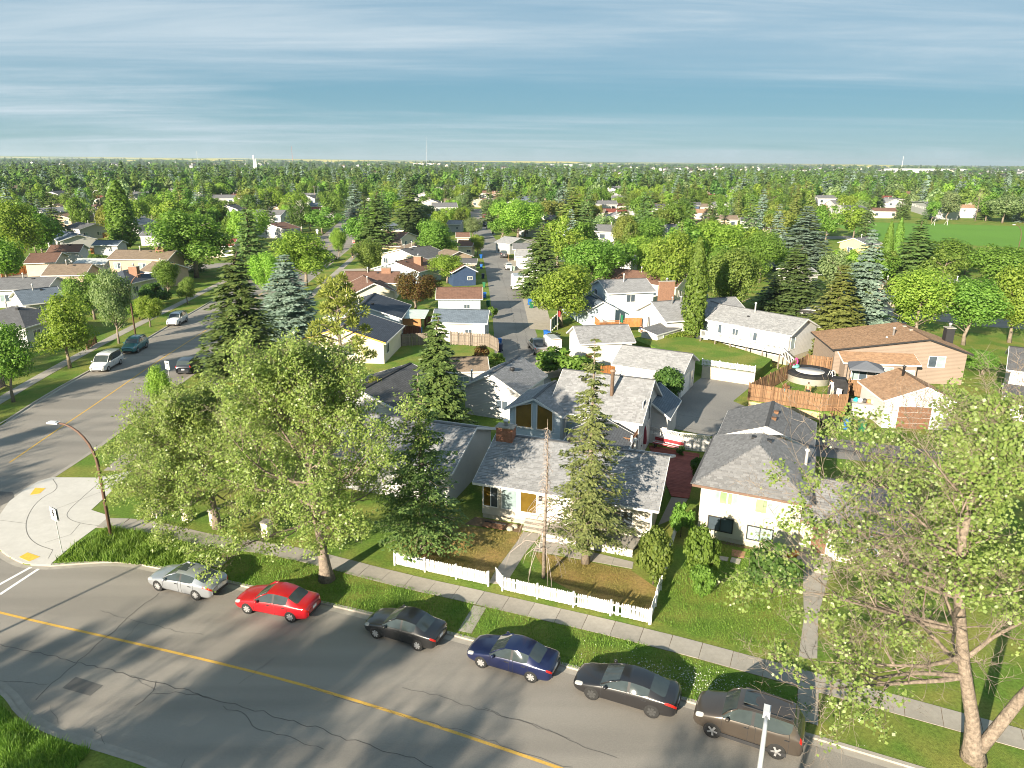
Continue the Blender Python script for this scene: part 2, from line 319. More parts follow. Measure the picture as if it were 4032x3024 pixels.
crack([(-9.82,28.10), (-7.73,27.28), (-4.80,26.25), (-2.16,25.40), (0.34,24.35), (2.69,23.42)], .03)
crack([(-5.07,28.06), (-2.97,27.34), (-0.95,26.55), (1.61,25.56), (4.84,23.73)], .03)
crack([(-24.59,28.33), (-23.24,28.16), (-21.98,28.00)], .035)
crack([(-1.24,26.73), (0.71,25.89), (2.68,25.01)], .025)
for k in range(10):
    x = random.uniform(-24, 14); y = 33 - .37 * (x + 20) + random.uniform(-10, 2); crack([(x, y), (x + random.uniform(-1, 2), y - random.uniform(.8, 2.2))], .022)

# corner bulb of new concrete with score lines and tactile pads
bulbpoly = BULB + [FK[0], (-28.43,38.54), (-28.41,41.04), (-28.17,43.33), (-28.14,44.69), (-29.96,45.56), (-30.11,48.31), (-30.34,50.72), (-30.54,52.33), (-31.59,51.39), (-32.60,50.92)]
bulb = structure('pavement', MB().prism(bulbpoly, -.05, .016), m_conc_new)
m_score = M('score_joint', (.20, .19, .17), .95, .1)
def joint(pts, wd=.03, parent=None): MB().strip(pts, wd, .0205).build('score_joint', m_score, parent or bulb)
joint(smooth_line([(-35.79,50.56), (-34.26,48.88), (-34.73,47.13), (-33.84,44.43), (-32.44,42.21), (-30.87,40.78), (-29.31,40.10)], 2), .05)
joint(smooth_line([(-31.86,50.06), (-31.69,47.19), (-31.49,45.19), (-30.87,44.25), (-29.59,43.58), (-28.09,43.27)], 2), .04)
joint([(-29.31,40.10), (-28.97,39.07)]); joint([(-29.59,43.58), (-29.33,42.05), (-30.38,40.99)]); joint([(-33.30,43.52), (-35.36,43.94)]); joint([(-30.77,48.54), (-32.52,45.66)])
m_tac = M('tactile_pad_yellow', (.72, .42, .06), .75, .12, 6)
for c in ([(-30.72,39.76), (-29.61,39.27), (-29.93,38.72), (-30.89,39.21)], [(-36.18,49.02), (-35.35,48.94), (-35.25,48.07), (-35.80,47.83)]):
    MB().prism(c, .014, .026).build('tactile_pad', m_tac, bulb)

# pavement slabs along the avenue
SW = [(-28.19,43.69), (-25.67,43.62), (-22.83,42.59), (-19.41,41.29), (-14.4, 40.3), (-6.6, 37.0), (-1.9, 35.35), (7.35, 31.9), (13.6, 29.1), (22, 25.3), (40, 17)]
def pavement(line, wd, step=1.55, mat=m_conc, name='pavement'):
    root = structure(name, MB().strip(line, wd + .05, .003), m_soil); line = resample(line, step)
    me = MB().box((0, 0, 0), (step - .025, wd, .04)).mesh('slab', mat)
    for a, b in zip(line, line[1:]):
        o = bpy.data.objects.new('slab', me); link(o, root); o.location = ((a[0] + b[0]) / 2, (a[1] + b[1]) / 2, .002 + random.uniform(-.004, .004)); o.rotation_euler = (random.uniform(-.004, .004), random.uniform(-.003, .003), math.atan2(b[1] - a[1], b[0] - a[0]))
    return root
pavement(smooth_line(SW, 1), 1.35)
LSW = [(-50.5, 52), (-51.5, 60), (-52.9, 69.3), (-54.4, 80.3), (-56.1, 97.7), (-58.4, 133), (-61, 170)]
pavement(smooth_line(LSW, 1), 1.4, 1.8)
RSW = [(-32.08,52.30), (-32.25,55.92), (-32.88,66.50), (-33.59,76.26), (-35.6, 110), (-37.23,129.18), (-41.54,189.79), (-44, 214)]
pavement(smooth_line(RSW, 1), 1.4, 1.8)
pavement([(-2.42,32.14), (-1.55,34.95)], .75, .8)              # boulevard crossing by the blue car
pavement([(-18.31,38.30), (-17.86,39.61)], .8, .8)
pavement([(13.40,25.93), (14.56,28.67)], .9, .9)
# front walk of the grey bungalow
fw = structure('path', MB().prism([(-1.27,36.79), (-0.94,38.06), (0.89,42.90), (2.08,42.67), (0.97,40.30), (-0.04,37.40), (-0.76,36.69)], -.02, .014), m_conc)
fw2 = structure('path', MB().prism([(2.05,41.86), (7.73,39.23), (7.53,38.46), (1.45,40.53)], -.02, .018), m_conc)
for t in (.2, .4, .6, .8):
    a = (2.05,41.86); b = (7.73,39.23); c = (1.45,40.53); d = (7.53,38.46)
    joint([(a[0] + (b[0] - a[0]) * t, a[1] + (b[1] - a[1]) * t), (c[0] + (d[0] - c[0]) * t, c[1] + (d[1] - c[1]) * t)], .03, fw2)
structure('path', MB().prism([(14.67,30.27), (15.63,30.28), (17.06,33.67), (19.94,38.80), (18.53,39.69), (16.27,33.66)], -.02, .014), m_conc)
structure('path', MB().prism([(10.19,43.99), (11.40,44.89), (13.29,48.16), (12.04,48.34)], -.02, .014), m_conc)
# dry front lawn, bare earth
structure('dry_lawn', MB().sheet([(-7.03,38.99), (-1.29,36.74), (-1.01,37.99), (0.85,42.82), (-1.9, 43.3), (-4.8, 44.4), (-7.34,41.08)], .006), m_dry)
structure('dry_lawn', MB().sheet([(1.45,40.38), (7.43,38.32), (8.70,36.30), (7.74,34.02), (4.13,35.59), (2.40,37.17)], .006), m_dry)
structure('flower_bed', MB().sheet([(-3.21,43.94), (0.68,42.81), (0.86,43.83), (-2.50,45.01)], .009), m_soil)
structure('flower_bed', MB().sheet([(12.96,43.22), (18.43,40.37), (18.03,39.75), (13.75,41.72)], .009), m_soil)
for c in ([(13.36,39.98), (13.88,39.84), (13.67,39.39), (13.15,39.53)], [(14.08,39.84), (14.62,39.63), (14.32,39.03), (13.81,39.32)]):
    tag(MB().prism(c, 0, .05).build('stepping_stone', m_conc), 'flat concrete stepping stone, ' + ('left' if c[0][0] < 14.7 else 'right') + ' one of the pair on the cream house lawn', 'stepping stone', 'stepping stones')
m_brickpave = M('brick_paver', (.32, .17, .11), .9, .25, 6, .3, 40)
structure('brick_border', MB().prism([(14.42,40.85), (15.23,40.55), (14.83,39.78), (14.11,40.07)], 0, .03), m_brickpave)

# back lane and paved lot
AL = [(1.6, 70), (1.4, 78), (1.0, 84), (.2, 107), (-1.7, 141), (-4.4, 183), (-8.2, 227), (-14, 280)]
al = MB(); al.strip(smooth_line(AL, 1), 6.2, .005); alley = structure('alley', al, m_asph2)
ap = MB()
for pts in ([(3, 78), (7, 80), (6.6, 96), (3, 99)], [(2.6, 104), (6, 103), (5.8, 128), (1.8, 129)], [(1.6, 131), (4.6, 131), (3.6, 150), (.8, 151)], [(.6, 152), (3.3, 153), (1.6, 185), (-1.6, 184)]): ap.sheet(pts, .009)
ap.build('apron', m_apron, alley)
for pts in ([(-1.8, 84), (4, 86)], [(-2, 105), (3, 104.5)], [(1.0, 84), (.4, 107), (-1.5, 141), (-4, 178)], [(2.4, 84), (1.9, 100), (1.2, 120)], [(-2.6, 120), (2, 121)]): crack(pts, .06, .012, alley, .15)
LOT = [(16.60,71.21), (18.69,74.00), (21.94,79.18), (22.22,79.51), (27.22,76.66), (23.34,71.00), (25.08,67.46), (26, 62), (31, 60), (46, 55), (46, 51), (24, 57), (19, 60.5), (14.78,63.02)]
lot = structure('parking_lot', MB().sheet(LOT, .006), m_asph2)
crack([(15.65,67.23), (18.30,65.79), (20.82,64.72)], .07, .012, lot); crack([(15.32,63.49), (17.95,62.19), (19.37,61.49)], .06, .012, lot)
# driveways
for c in ([(-35.39,98.64), (-31.93,99.33), (-32.69,108.53), (-27, 108), (-30, 108), (-34, 92)], [(-36.5, 205), (-30, 206), (-30, 209), (-36.5, 208.6)], [(-39, 160), (-27, 163), (-27, 166.5), (-39, 163.5)], [(50.11,133.12), (55.25,126.47), (70, 118), (52, 127)]):
    structure('driveway', MB().sheet(c, .007), m_apron)
# cross streets farther out
structure('road', MB().strip([(-47, 226), (-30, 222), (40, 232), (130, 250)], 9, .003), m_asph)
structure('road', MB().strip([(-60, 232), (-120, 236), (-220, 220)], 9, .003), m_asph)
structure('road', MB().strip([(52, 128), (75, 112), (110, 100), (160, 92)], 8, .004), m_asph)
structure('road', MB().strip([(-9, 245), (-14, 300), (-20, 380)], 6, .003), m_asph)
structure('road', MB().strip([(-150, 150), (-90, 152), (-66, 170)], 8, .003), m_asph)
structure('road', MB().strip([(62, 175), (100, 180), (125, 200), (140, 260)], 8, .003), m_asph)
# sports field and far canola fields
structure('sports_field', MB().sheet([(130.33,295.46), (154.26,313.91), (218.34,297.23), (164.43,214.19), (143.39,224.85), (120.24,236.58)], .01), m_shade_lawn)
m_can = M('canola_field', (.66, .54, .06), .95, .08, .01); m_fld = M('crop_field', (.16, .23, .07), .95, .15, .01); m_fld2 = M('pale_field', (.34, .33, .15), .95, .15, .01); m_wood = M('far_wood', (.05, .08, .03), .95, .3, .02)
# gentle farmland rise behind the suburb, one face per field
hb = MB(); fr_ = random.Random(12); NX, NY = 26, 9
def hill_z(x, y): t = max(0, min(1, (y - 4300) / 4700)); t = t * t * (3 - 2 * t); return -.5 + t * (24 - 8 * math.tanh(x / 4000) + 3 * math.sin(x / 1300) + 2 * math.sin(x / 510 + 1))
for i in range(NX):
    for j in range(NY):
        x0, x1 = -8600 + i * 660, -8600 + (i + 1) * 660; y0, y1 = 4300 + j * 560, 4300 + (j + 1) * 560
        hb.add([(x0, y0, hill_z(x0, y0)), (x1, y0, hill_z(x1, y0)), (x1, y1, hill_z(x1, y1)), (x0, y1, hill_z(x0, y1))], [(0, 1, 2, 3)], fr_.choices((0, 1, 2, 3), (5, 4, 3, 2) if j > 1 else (1, 3, 1, 5))[0])
structure('hills', hb, [m_can, m_fld, m_fld2, m_wood])

# ---------------------------------------------------------------- houses
m_white = Msiding('white_siding', (.50, .495, .48)); m_trim = M('white_trim', (.68, .67, .65), .5, .04, 2)
m_cream = M('cream_stucco', (.66, .60, .46), .9, .06, 2, .3, 60); m_tan = Msiding('tan_siding', (.25, .195, .155)); m_tanst = M('tan_stucco', (.42, .33, .24), .9, .08, 2, .3, 50)
m_beige = M('beige_stucco', (.58, .49, .37), .9, .07, 2, .3, 60); m_bluew = Msiding('pale_blue_siding_and_shade', (.46, .53, .58)); m_greyw = Msiding('grey_siding', (.42, .42, .42))
m_navy = M('navy_paint', (.035, .06, .12), .6, .1); m_yelw = M('yellow_stucco', (.62, .47, .22), .9, .07, 2)
m_found = M('foundation_concrete', (.40, .36, .28), .95, .15, 1.5, .2, 40)
m_stain = M('stained_concrete_wall', (.52, .47, .36), .95, .22, .8, .2, 40)
m_brick = M('red_brick', (.30, .13, .08), .9, .3, 5, .3, 30); m_brick2 = M('tan_brick', (.24, .135, .09), .9, .2, 5, .3, 30)
m_dark = M('dark_metal', (.03, .03, .032), .5, .1); m_galv = M('galvanised_metal', (.55, .56, .57), .4, .12, 3, metal=.5)
m_wd = M('brown_wood', (.19, .10, .055), .85, .25, 4, rnd=.2); m_cedar = M('cedar_board', (.20, .115, .062), .85, .28, 3, rnd=.28); m_orange = M('orange_stained_board', (.36, .15, .05), .85, .2, 3, rnd=.18)
m_grwd = M('weathered_board', (.20, .165, .135), .9, .3, 3, rnd=.3); m_reddeck = M('red_stained_deck', (.25, .075, .06), .85, .2, 3, rnd=.15); m_redwd = M('dark_red_board', (.13, .05, .03), .85, .25, 3, rnd=.2)
def Mglass(name, col, rough=.06):
    m = M(name, col, rough, .25, .9, spec=.6); return m
m_glass = Mglass('window_glass', (.06, .08, .10)); m_gcurt = Mglass('window_with_pale_blind', (.24, .31, .32), .12); m_gyel = Mglass('window_with_yellow_curtain', (.11, .07, .012), .15); m_gbrn = Mglass('window_with_brown_film', (.20, .115, .02), .3); m_ggrn = Mglass('window_with_green_blind', (.22, .30, .17), .12)
GL = {'d': m_glass, 'c': m_gcurt, 'y': m_gyel, 'b': m_gbrn, 'g': m_ggrn}
RF = {'grey': (.245, .248, .255), 'lgrey': (.28, .283, .288), 'mgrey': (.205, .205, .208), 'dgrey': (.15, .152, .157), 'char': (.10, .102, .108), 'brown': (.165, .095, .07), 'tan': (.33, .21, .13), 'navy': (.065, .078, .10), 'slate': (.12, .15, .185), 'taupe': (.20, .155, .115), 'red': (.20, .06, .045), 'metal': (.42, .45, .45)}
def roofmat(c, far=True): return Mshingle('shingle_' + c + ('' if far else '_tab'), RF[c], .12 if far else .18, far)

def quad_uv(me_obj, ux, vy):
    me = me_obj.data; uvl = me.uv_layers.new(name='UVMap'); ux, vy = Vector(ux), Vector(vy)
    for p in me.polygons:
        n = p.normal; u = Vector((0, 0, 1)).cross(n)
        u = u.normalized() if u.length > 1e-3 else Vector((1, 0, 0)); v = n.cross(u)
        for li in p.loop_indices:
            c = me.vertices[me.loops[li].vertex_index].co; uvl.data[li].uv = (c.dot(u), c.dot(v))
TAB = {}
def tab_mesh(mat, wd):
    k = (mat.name, wd)
    if k not in TAB: TAB[k] = MB().add([(-wd / 2, 0, .022), (wd / 2, 0, .022), (wd / 2, .15, .004), (-wd / 2, .15, .004), (-wd / 2, 0, 0), (wd / 2, 0, 0)], [(0, 1, 2, 3), (4, 5, 1, 0), (4, 0, 3), (5, 2, 1)]).mesh('shingle', mat)
    return TAB[k]
def shingle_slope(roof, poly, mat, nparts, exp=.155):
    """lay shingle tabs over a roof plane (poly: 3D points, first edge is the eave); the lowest rows of nparts tabs are single objects, the rest one part"""
    P = [Vector(p) for p in poly]; ex = (P[1] - P[0]).normalized(); n = ex.cross(P[-1] - P[0])
    if n.length < 1e-4: return
    n.normalize(); ey = n.cross(ex); L2 = [((p - P[0]).dot(ex), (p - P[0]).dot(ey)) for p in P]; ym = max(q[1] for q in L2)
    if n.z < 0: return
    V = []; F = []; cnt = 0; y = .0
    while y < ym - .05:
        xs = []
        for (a, b) in zip(L2, L2[1:] + L2[:1]):
            yy = y + .04
            if (a[1] - yy) * (b[1] - yy) < 0: t = (yy - a[1]) / (b[1] - a[1]); xs.append(a[0] + t * (b[0] - a[0]))
        if len(xs) >= 2:
            x0, x1 = min(xs), max(xs); x = x0 + random.uniform(-.2, 0)
            while x < x1 - .04:
                wd = random.choice((.16, .24, .32, .40)); a, b = max(x, x0), min(x + wd - .012, x1); x += wd
                if b - a < .05: continue
                lift = random.choice((0, 0, .012)); y2 = min(exp + .03, ym - y)
                if cnt < nparts and b - a > wd - .05:
                    o = bpy.data.objects.new('shingle', tab_mesh(mat, round(wd - .012, 3))); link(o, roof); c = P[0] + ex * (a + b) / 2 + ey * y + n * (.012 + lift)
                    o.matrix_local = Matrix((( ex.x, ey.x, n.x, c.x), (ex.y, ey.y, n.y, c.y), (ex.z, ey.z, n.z, c.z), (0, 0, 0, 1))); cnt += 1; continue
                k = len(V); o = P[0] + n * (.012 + lift)
                V += [o + ex * a + ey * y + n * .022, o + ex * b + ey * y + n * .022, o + ex * b + ey * (y + y2) + n * .003, o + ex * a + ey * (y + y2) + n * .003, o + ex * a + ey * y, o + ex * b + ey * y]
                F += [(k, k + 1, k + 2, k + 3), (k + 4, k + 5, k + 1, k)]
        y += exp
    if V:
        me = bpy.data.meshes.new('shingles'); me.from_pydata(V, [], F); me.materials.append(mat); o = bpy.data.objects.new('shingles', me); link(o, roof); o['kind'] = 'stuff'

class House:
    """a house whose front-left eave corner is A and front-right eave corner is B; local x runs along the front, y goes back"""
    def __init__(s, name, label, A, B, cat='house', group=None):
        s.root = empty(name, (A[0], A[1], 0), math.atan2(B[1] - A[1], B[0] - A[0]), label, cat, group); s.L = math.hypot(B[0] - A[0], B[1] - A[1])
    def block(s, depth, ze, rise, axis='x', roof='grey', wall=None, ov=.42, frac=.5, x0=0, L=None, y0=0, z0=0, fascia=None, det=0, hipd=None, found=0., ovg=None):
        L = L or s.L; D = depth; x1, y1 = x0 + L, y0 + D; wall = wall or m_white; og = ov if ovg is None else ovg; zr = ze + rise; th = .16
        fm = fascia or m_trim; w = MB(); ox, oy = (og, ov) if axis == 'x' else (ov, og)
        if axis == 'hip': ox = oy = ov
        a, b, c, d = x0 + ox, x1 - ox, y0 + oy, y1 - oy; zt = ze + .0
        w.prism([(a, c), (b, c), (b, d), (a, d)], z0 + found, zt)
        # gable walls
        if axis == 'x':
            ym = y0 + D * frac; hh = zr - th * .6
            for xx in (a, b - .1): w.add([(xx, c, ze - .002), (xx, d, ze - .002), (xx, ym, hh), (xx + .1, c, ze - .002), (xx + .1, d, ze - .002), (xx + .1, ym, hh)], [(0, 2, 1), (3, 4, 5), (0, 3, 5, 2), (1, 2, 5, 4)])
        elif axis == 'y':
            xm = x0 + L * frac; hh = zr - th * .6
            for yy in (c, d - .1): w.add([(a, yy, ze - .002), (b, yy, ze - .002), (xm, yy, hh), (a, yy + .1, ze - .002), (b, yy + .1, ze - .002), (xm, yy + .1, hh)], [(0, 1, 2), (3, 5, 4), (0, 2, 5, 3), (1, 4, 5, 2)])
        w.build('wall', wall, s.root)
        if found:
            f = MB(); f.prism([(a + .03, c + .03), (b - .03, c + .03), (b - .03, d - .03), (a + .03, d - .03)], z0 - .05, z0 + found + .002); f.build('foundation', m_found, s.root)
        # roof planes
        e = ze
        if axis == 'x':
            ym = y0 + D * frac; S = [[(x0, y0, e), (x1, y0, e), (x1, ym, zr), (x0, ym, zr)], [(x1, y1, e), (x0, y1, e), (x0, ym, zr), (x1, ym, zr)]]
            edges = [((x0, y0, e), (x1, y0, e)), ((x1, y1, e), (x0, y1, e)), ((x0, y0, e), (x0, ym, zr)), ((x0, ym, zr), (x0, y1, e)), ((x1, y0, e), (x1, ym, zr)), ((x1, ym, zr), (x1, y1, e))]
        elif axis == 'y':
            xm = x0 + L * frac; S = [[(x0, y1, e), (x0, y0, e), (xm, y0, zr), (xm, y1, zr)], [(x1, y0, e), (x1, y1, e), (xm, y1, zr), (xm, y0, zr)]]
            edges = [((x0, y1, e), (x0, y0, e)), ((x1, y0, e), (x1, y1, e)), ((x0, y0, e), (xm, y0, zr)), ((xm, y0, zr), (x1, y0, e)), ((x0, y1, e), (xm, y1, zr)), ((xm, y1, zr), (x1, y1, e))]
        elif axis == 'shed':
            S = [[(x0, y0, e), (x1, y0, e), (x1, y1, zr), (x0, y1, zr)]]; edges = [((x0, y0, e), (x1, y0, e)), ((x0, y0, e), (x0, y1, zr)), ((x1, y0, e), (x1, y1, zr))]
        else:
            hd = hipd or min(L, D) / 2
            if L >= D:
                p, q = (x0 + hd, y0 + D / 2, zr), (x1 - hd, y0 + D / 2, zr); S = [[(x0, y0, e), (x1, y0, e), q, p], [(x1, y0, e), (x1, y1, e), q], [(x1, y1, e), (x0, y1, e), p, q], [(x0, y1, e), (x0, y0, e), p]]
            else:
                p, q = (x0 + L / 2, y0 + hd, zr), (x0 + L / 2, y1 - hd, zr); S = [[(x0, y0, e), (x1, y0, e), p], [(x1, y0, e), (x1, y1, e), q, p], [(x1, y1, e), (x0, y1, e), q], [(x0, y1, e), (x0, y0, e), p, q]]
            edges = [((x0, y0, e), (x1, y0, e)), ((x1, y0, e), (x1, y1, e)), ((x1, y1, e), (x0, y1, e)), ((x0, y1, e), (x0, y0, e))]
        r = MB()
        for f in S: k = len(r.v); r.v += f; r.f.append(tuple(range(k, k + len(f)))); r.m.append(0)
        for f in S: k = len(r.v); r.v += [(q[0], q[1], q[2] - th * .8) for q in f]; r.f.append(tuple(range(k + len(f) - 1, k - 1, -1))); r.m.append(1)
        ro = r.build('roof', [roofmat(roof, True), fm], s.root); quad_uv(ro, (1, 0, 0), (0, 1, 0))
        fb = MB()
        for (p, q) in edges:
            mid = Vector(((x0 + x1) / 2, (y0 + y1) / 2, 0)); P, Q = Vector(p), Vector(q); dd = (Q - P); nn = Vector((dd.y, -dd.x, 0)).normalized()
            if nn.dot((P + Q) / 2 - mid) < 0: nn = -nn
            P2, Q2 = P + nn * .012 - Vector((0, 0, th * .45)), Q + nn * .012 - Vector((0, 0, th * .45)); fb.bar(P2, Q2, .05, th)
        fb.build('fascia', fm, s.root)
        if axis in 'xy' or axis == 'hip':
            rc = MB()
            def cap(p, q): rc.bar(Vector(p) + Vector((0, 0, .012)), Vector(q) + Vector((0, 0, .012)), .28, .035)
            if axis == 'x': cap((x0, ym, zr), (x1, ym, zr))
            elif axis == 'y': cap((xm, y0, zr), (xm, y1, zr))
            else:
                cap(p, q)
                for cc in ((x0, y0), (x1, y0)): cap((*cc, e + .03), p if (L < D or cc[0] == x0) else q)
            rc.build('ridge_cap', roofmat(roof, True), ro)
        if det:
            mt = roofmat(roof, False); n = det
            for i, f in enumerate(S):
                if i == 0 or axis == 'y' or (axis == 'hip' and i in (1, 3)) or (axis == 'x' and rise < 1.2): shingle_slope(ro, f, mt, n if n > 1 else 0); n = 1
        s.ro = ro; s.g = (a, b, c, d); return s
    def win(s, side, p, z, wd, ht, g='d', n=2, fr=None, dep=0, name='window'):
        """window on side f/b/l/r at p metres along it (from its left seen from outside), sill at z"""
        a, b, c, d = s.g; fr = fr or m_trim
        o, ux, nn = {'f': ((a, c), (1, 0), (0, -1)), 'b': ((b, d), (-1, 0), (0, 1)), 'l': ((a, d), (0, -1), (-1, 0)), 'r': ((b, c), (0, 1), (1, 0))}[side]
        ox, oy = o[0] + ux[0] * p + nn[0] * dep, o[1] + ux[1] * p + nn[1] * dep
        def pt(u, h, out): return (ox + ux[0] * u + nn[0] * out, oy + ux[1] * u + nn[1] * out, z + h)
        def bx(mb, u0, u1, h0, h1, o0, o1):
            vs = [pt(u, h, q) for q in (o0, o1) for (u, h) in ((u0, h0), (u1, h0), (u1, h1), (u0, h1))]
            mb.add(vs, [(3, 2, 1, 0), (4, 5, 6, 7), (0, 1, 5, 4), (1, 2, 6, 5), (2, 3, 7, 6), (3, 0, 4, 7)])
        f = MB(); t = .07
        bx(f, -t, wd + t, -t, 0, -.02, .05); bx(f, -t, wd + t, ht, ht + t, -.02, .05); bx(f, -t, 0, 0, ht, -.02, .05); bx(f, wd, wd + t, 0, ht, -.02, .05)
        for k in range(1, n): bx(f, wd * k / n - .03, wd * k / n + .03, 0, ht, -.02, .045)
        fo = f.build(name, fr, s.root)
        for k in range(n):
            q = MB(); bx(q, wd * k / n + (.03 if k else 0), wd * (k + 1) / n - (.03 if k < n - 1 else 0), 0, ht, -.03, .018)
            q.build('pane', GL[g[k % len(g)]], fo)
        return s
    def door(s, side, p, z, wd=.95, ht=2.05, mat=None, panels=4):
        a, b, c, d = s.g; mat = mat or m_trim
        o, ux, nn = {'f': ((a, c), (1, 0), (0, -1)), 'b': ((b, d), (-1, 0), (0, 1)), 'l': ((a, d), (0, -1), (-1, 0)), 'r': ((b, c), (0, 1), (1, 0))}[side]
        def bx(mb, u0, u1, h0, h1, o0, o1):
            vs = [(o[0] + ux[0] * (p + u) + nn[0] * q, o[1] + ux[1] * (p + u) + nn[1] * q, z + h) for q in (o0, o1) for (u, h) in ((u0, h0), (u1, h0), (u1, h1), (u0, h1))]
            mb.add(vs, [(3, 2, 1, 0), (4, 5, 6, 7), (0, 1, 5, 4), (1, 2, 6, 5), (2, 3, 7, 6), (3, 0, 4, 7)])
        f = MB(); bx(f, -.08, 0, 0, ht + .08, -.02, .05); bx(f, wd, wd + .08, 0, ht + .08, -.02, .05); bx(f, 0, wd, ht, ht + .08, -.02, .05); fo = f.build('door', m_trim, s.root)
        if wd > 2:
            for k in range(4): q = MB(); bx(q, .01, wd - .01, ht * k / 4 + .015, ht * (k + 1) / 4 - .015, -.03, .02); q.build('panel', mat, fo)
        else:
            q = MB(); bx(q, 0, wd, 0, ht, -.03, .02); q.build('panel', mat, fo); q = MB(); bx(q, wd - .12, wd - .06, 1, 1.1, .02, .07); q.build('handle', m_dark, fo)
        return s
    def pipe(s, x, y, z, h=.9, r=.09, mat=None):
        p = MB(); p.lathe((x, y, z - .3), [(r, 0), (r, h + .3), (r * 1.5, h + .32), (r * 1.5, h + .42), (r * .5, h + .5)], 10); p.build('flue', mat or m_galv, s.root, True); return s
    def vent(s, x, y, z, mat=None):
        p = MB(); p.box((x, y, z + .1), (.38, .38, .22), 0, 0, .9); p.build('roof_vent', mat or m_dark, s.root); return s
    def turbine(s, x, y, z):
        p = MB(); p.lathe((x, y, z - .1), [(.13, 0), (.13, .28), (.24, .32), (.24, .5), (.2, .58), (.05, .62)], 12); p.build('roof_vent', m_dark, s.root, True); return s
    def chimney(s, x, y, z0, z1, wx=1.1, wy=.7, mat=None):
        p = MB(); p.box((x, y, (z0 + z1) / 2), (wx, wy, z1 - z0)); o = p.build('chimney', mat or m_brick, s.root); q = MB(); q.box((x, y, z1 + .04), (wx + .16, wy + .16, .08)); q.build('cap', m_conc, o)
        q = MB(); q.lathe((x, y, z1 + .08), [(.14, 0), (.14, .3), (.2, .32), (.2, .42), (.06, .5)], 10); q.build('flue', m_galv, o, True); return s
    def pt(s, x, y, z=0):
        v = Matrix.Rotation(s.root.rotation_euler[2], 3, 'Z') @ Vector((x, y, z)); return (s.root.location.x + v.x, s.root.location.y + v.y, v.z)

# 1 the grey-roofed bungalow behind the picket fence
h1 = House('bungalow', 'long bungalow with mottled grey shingle roof and yellow curtains behind the white picket fence', (-2.66, 44.64), (9.38, 40.61))
h1.block(9.6, 2.85, 1.85, 'x', 'grey', M('pale_stucco', (.50, .46, .39), .9, .07, 2, .3, 60), ov=.5, det=300, z0=0, found=.35)
h1.win('f', .15, 1.0, 1.0, 1.6, 'yd', 2).win('f', 1.5, 1.0, 1.05, 1.6, 'c', 1).win('f', 2.85, 1.0, 1.1, 1.6, 'y', 1)
h1.door('f', 5.2, .55, .95, 2.0).win('f', 6.6, 1.1, 1.3, 1.1, 'd', 2).win('f', 9.0, 1.2, 1.5, 1.0, 'd', 2)
h1.chimney(.9, 4.4, 2.8, 5.5, 1.25, .8).turbine(5.4, 5.6, 4.5).pipe(10.2, 5.4, 4.4, .9, .1, m_trim).vent(9.2, 5.2, 4.5)
MB().bar((h1.g[1] + .05, .2, .1), (h1.g[1] + .05, .2, 2.8), .09, .09).build('downspout', m_trim, h1.root)
b = MB(); b.box((4.75, .35, 2.25), (.16, .18, .32)); b.build('lantern', m_dark, h1.root)
# low link roof between the two grey houses
h1.block(5.2, 2.9, 1.2, 'y', 'dgrey', None, .2, .5, x0=4.0, L=5.2, y0=7.3)
# 2 tall house with brown-filmed gable windows
h2 = House('split_level_house', 'tall pale-sided house with grey shingle roof and brown angled gable windows', (3.0, 57.0), (10.6, 53.9))
h2.block(8.2, 3.75, 2.6, 'x', 'grey', m_white, ov=.35, det=1, frac=.5)
h2.win('f', 1.3, 1.5, 1.3, 1.4, 'c', 1).win('f', 4.0, 1.4, 1.7, 1.6, 'd', 2).win('r', 1.0, 3.2, .7, 1.9, 'd', 1).win('r', 3.6, 2.6, .7, 1.9, 'd', 1).door('r', .6, .1, .9, 2.0, m_white)
h2.block(5.6, 3.7, 1.3, 'y', 'grey', m_bluew, ov=.35, det=1, x0=-3.55, L=5.3, y0=-.9)  # front wing: its bluish shade is put into the siding colour
wa = MB()
for (xa, xb, zl, zr_) in ((.55, 2.05, 4.0, 4.45), (2.5, 3.95, 4.45, 3.95)):
    x_, y_ = h2.g[0] + xa, h2.g[2]; wd_ = xb - xa; fo = MB()
    for (p, q) in (((0, 2.15), (wd_, 2.15)), ((0, 2.15), (0, zl)), ((wd_, 2.15), (wd_, zr_)), ((0, zl), (wd_, zr_))): fo.bar((x_ + p[0], y_ - .03, p[1]), (x_ + q[0], y_ - .03, q[1]), .08, .1)
    fw_ = fo.build('window', m_trim, h2.root)
    MB().add([(x_, y_ - .02, 2.15), (x_ + wd_, y_ - .02, 2.15), (x_ + wd_, y_ - .02, zr_), (x_, y_ - .02, zl)], [(0, 1, 2, 3)]).build('pane', m_gbrn, fw_)
h2.block(5.5, 2.6, 1.5, 'y', 'slate', m_white, ov=.3, x0=5.4, L=4.2, y0=5.3, det=0)
h2.pipe(5.0, 2.2, 5.1, 2.1, .16, M('rusty_flue', (.25, .17, .12), .6, .3)).vent(2.2, 3.2, 5.8).pipe(4.6, 6.0, 5.2, .8, .22, m_trim)
bd = MB()
for k in range(12): MB().box((5.6 + k * .2, -1.0, 2.3), (.18, 2.4, .05)).build('deck_board', m_wd, h2.root)
for xx in (5.55, 7.85): MB().bar((xx, -2.15, 0), (xx, -2.15, 3.5), .13, .13).build('post', m_trim, h2.root)
rl = MB(); rl.bar((5.55, -2.15, 3.2), (7.85, -2.15, 3.2), .07, .1); rl.bar((7.85, -2.15, 3.2), (7.85, .1, 3.2), .07, .1)
for k in range(14): rl.bar((5.6 + k * .17, -2.15, 2.3), (5.6 + k * .17, -2.15, 3.2), .04, .04)
for k in range(12): rl.bar((7.85, -2.1 + k * .19, 2.3), (7.85, -2.1 + k * .19, 3.2), .04, .04)
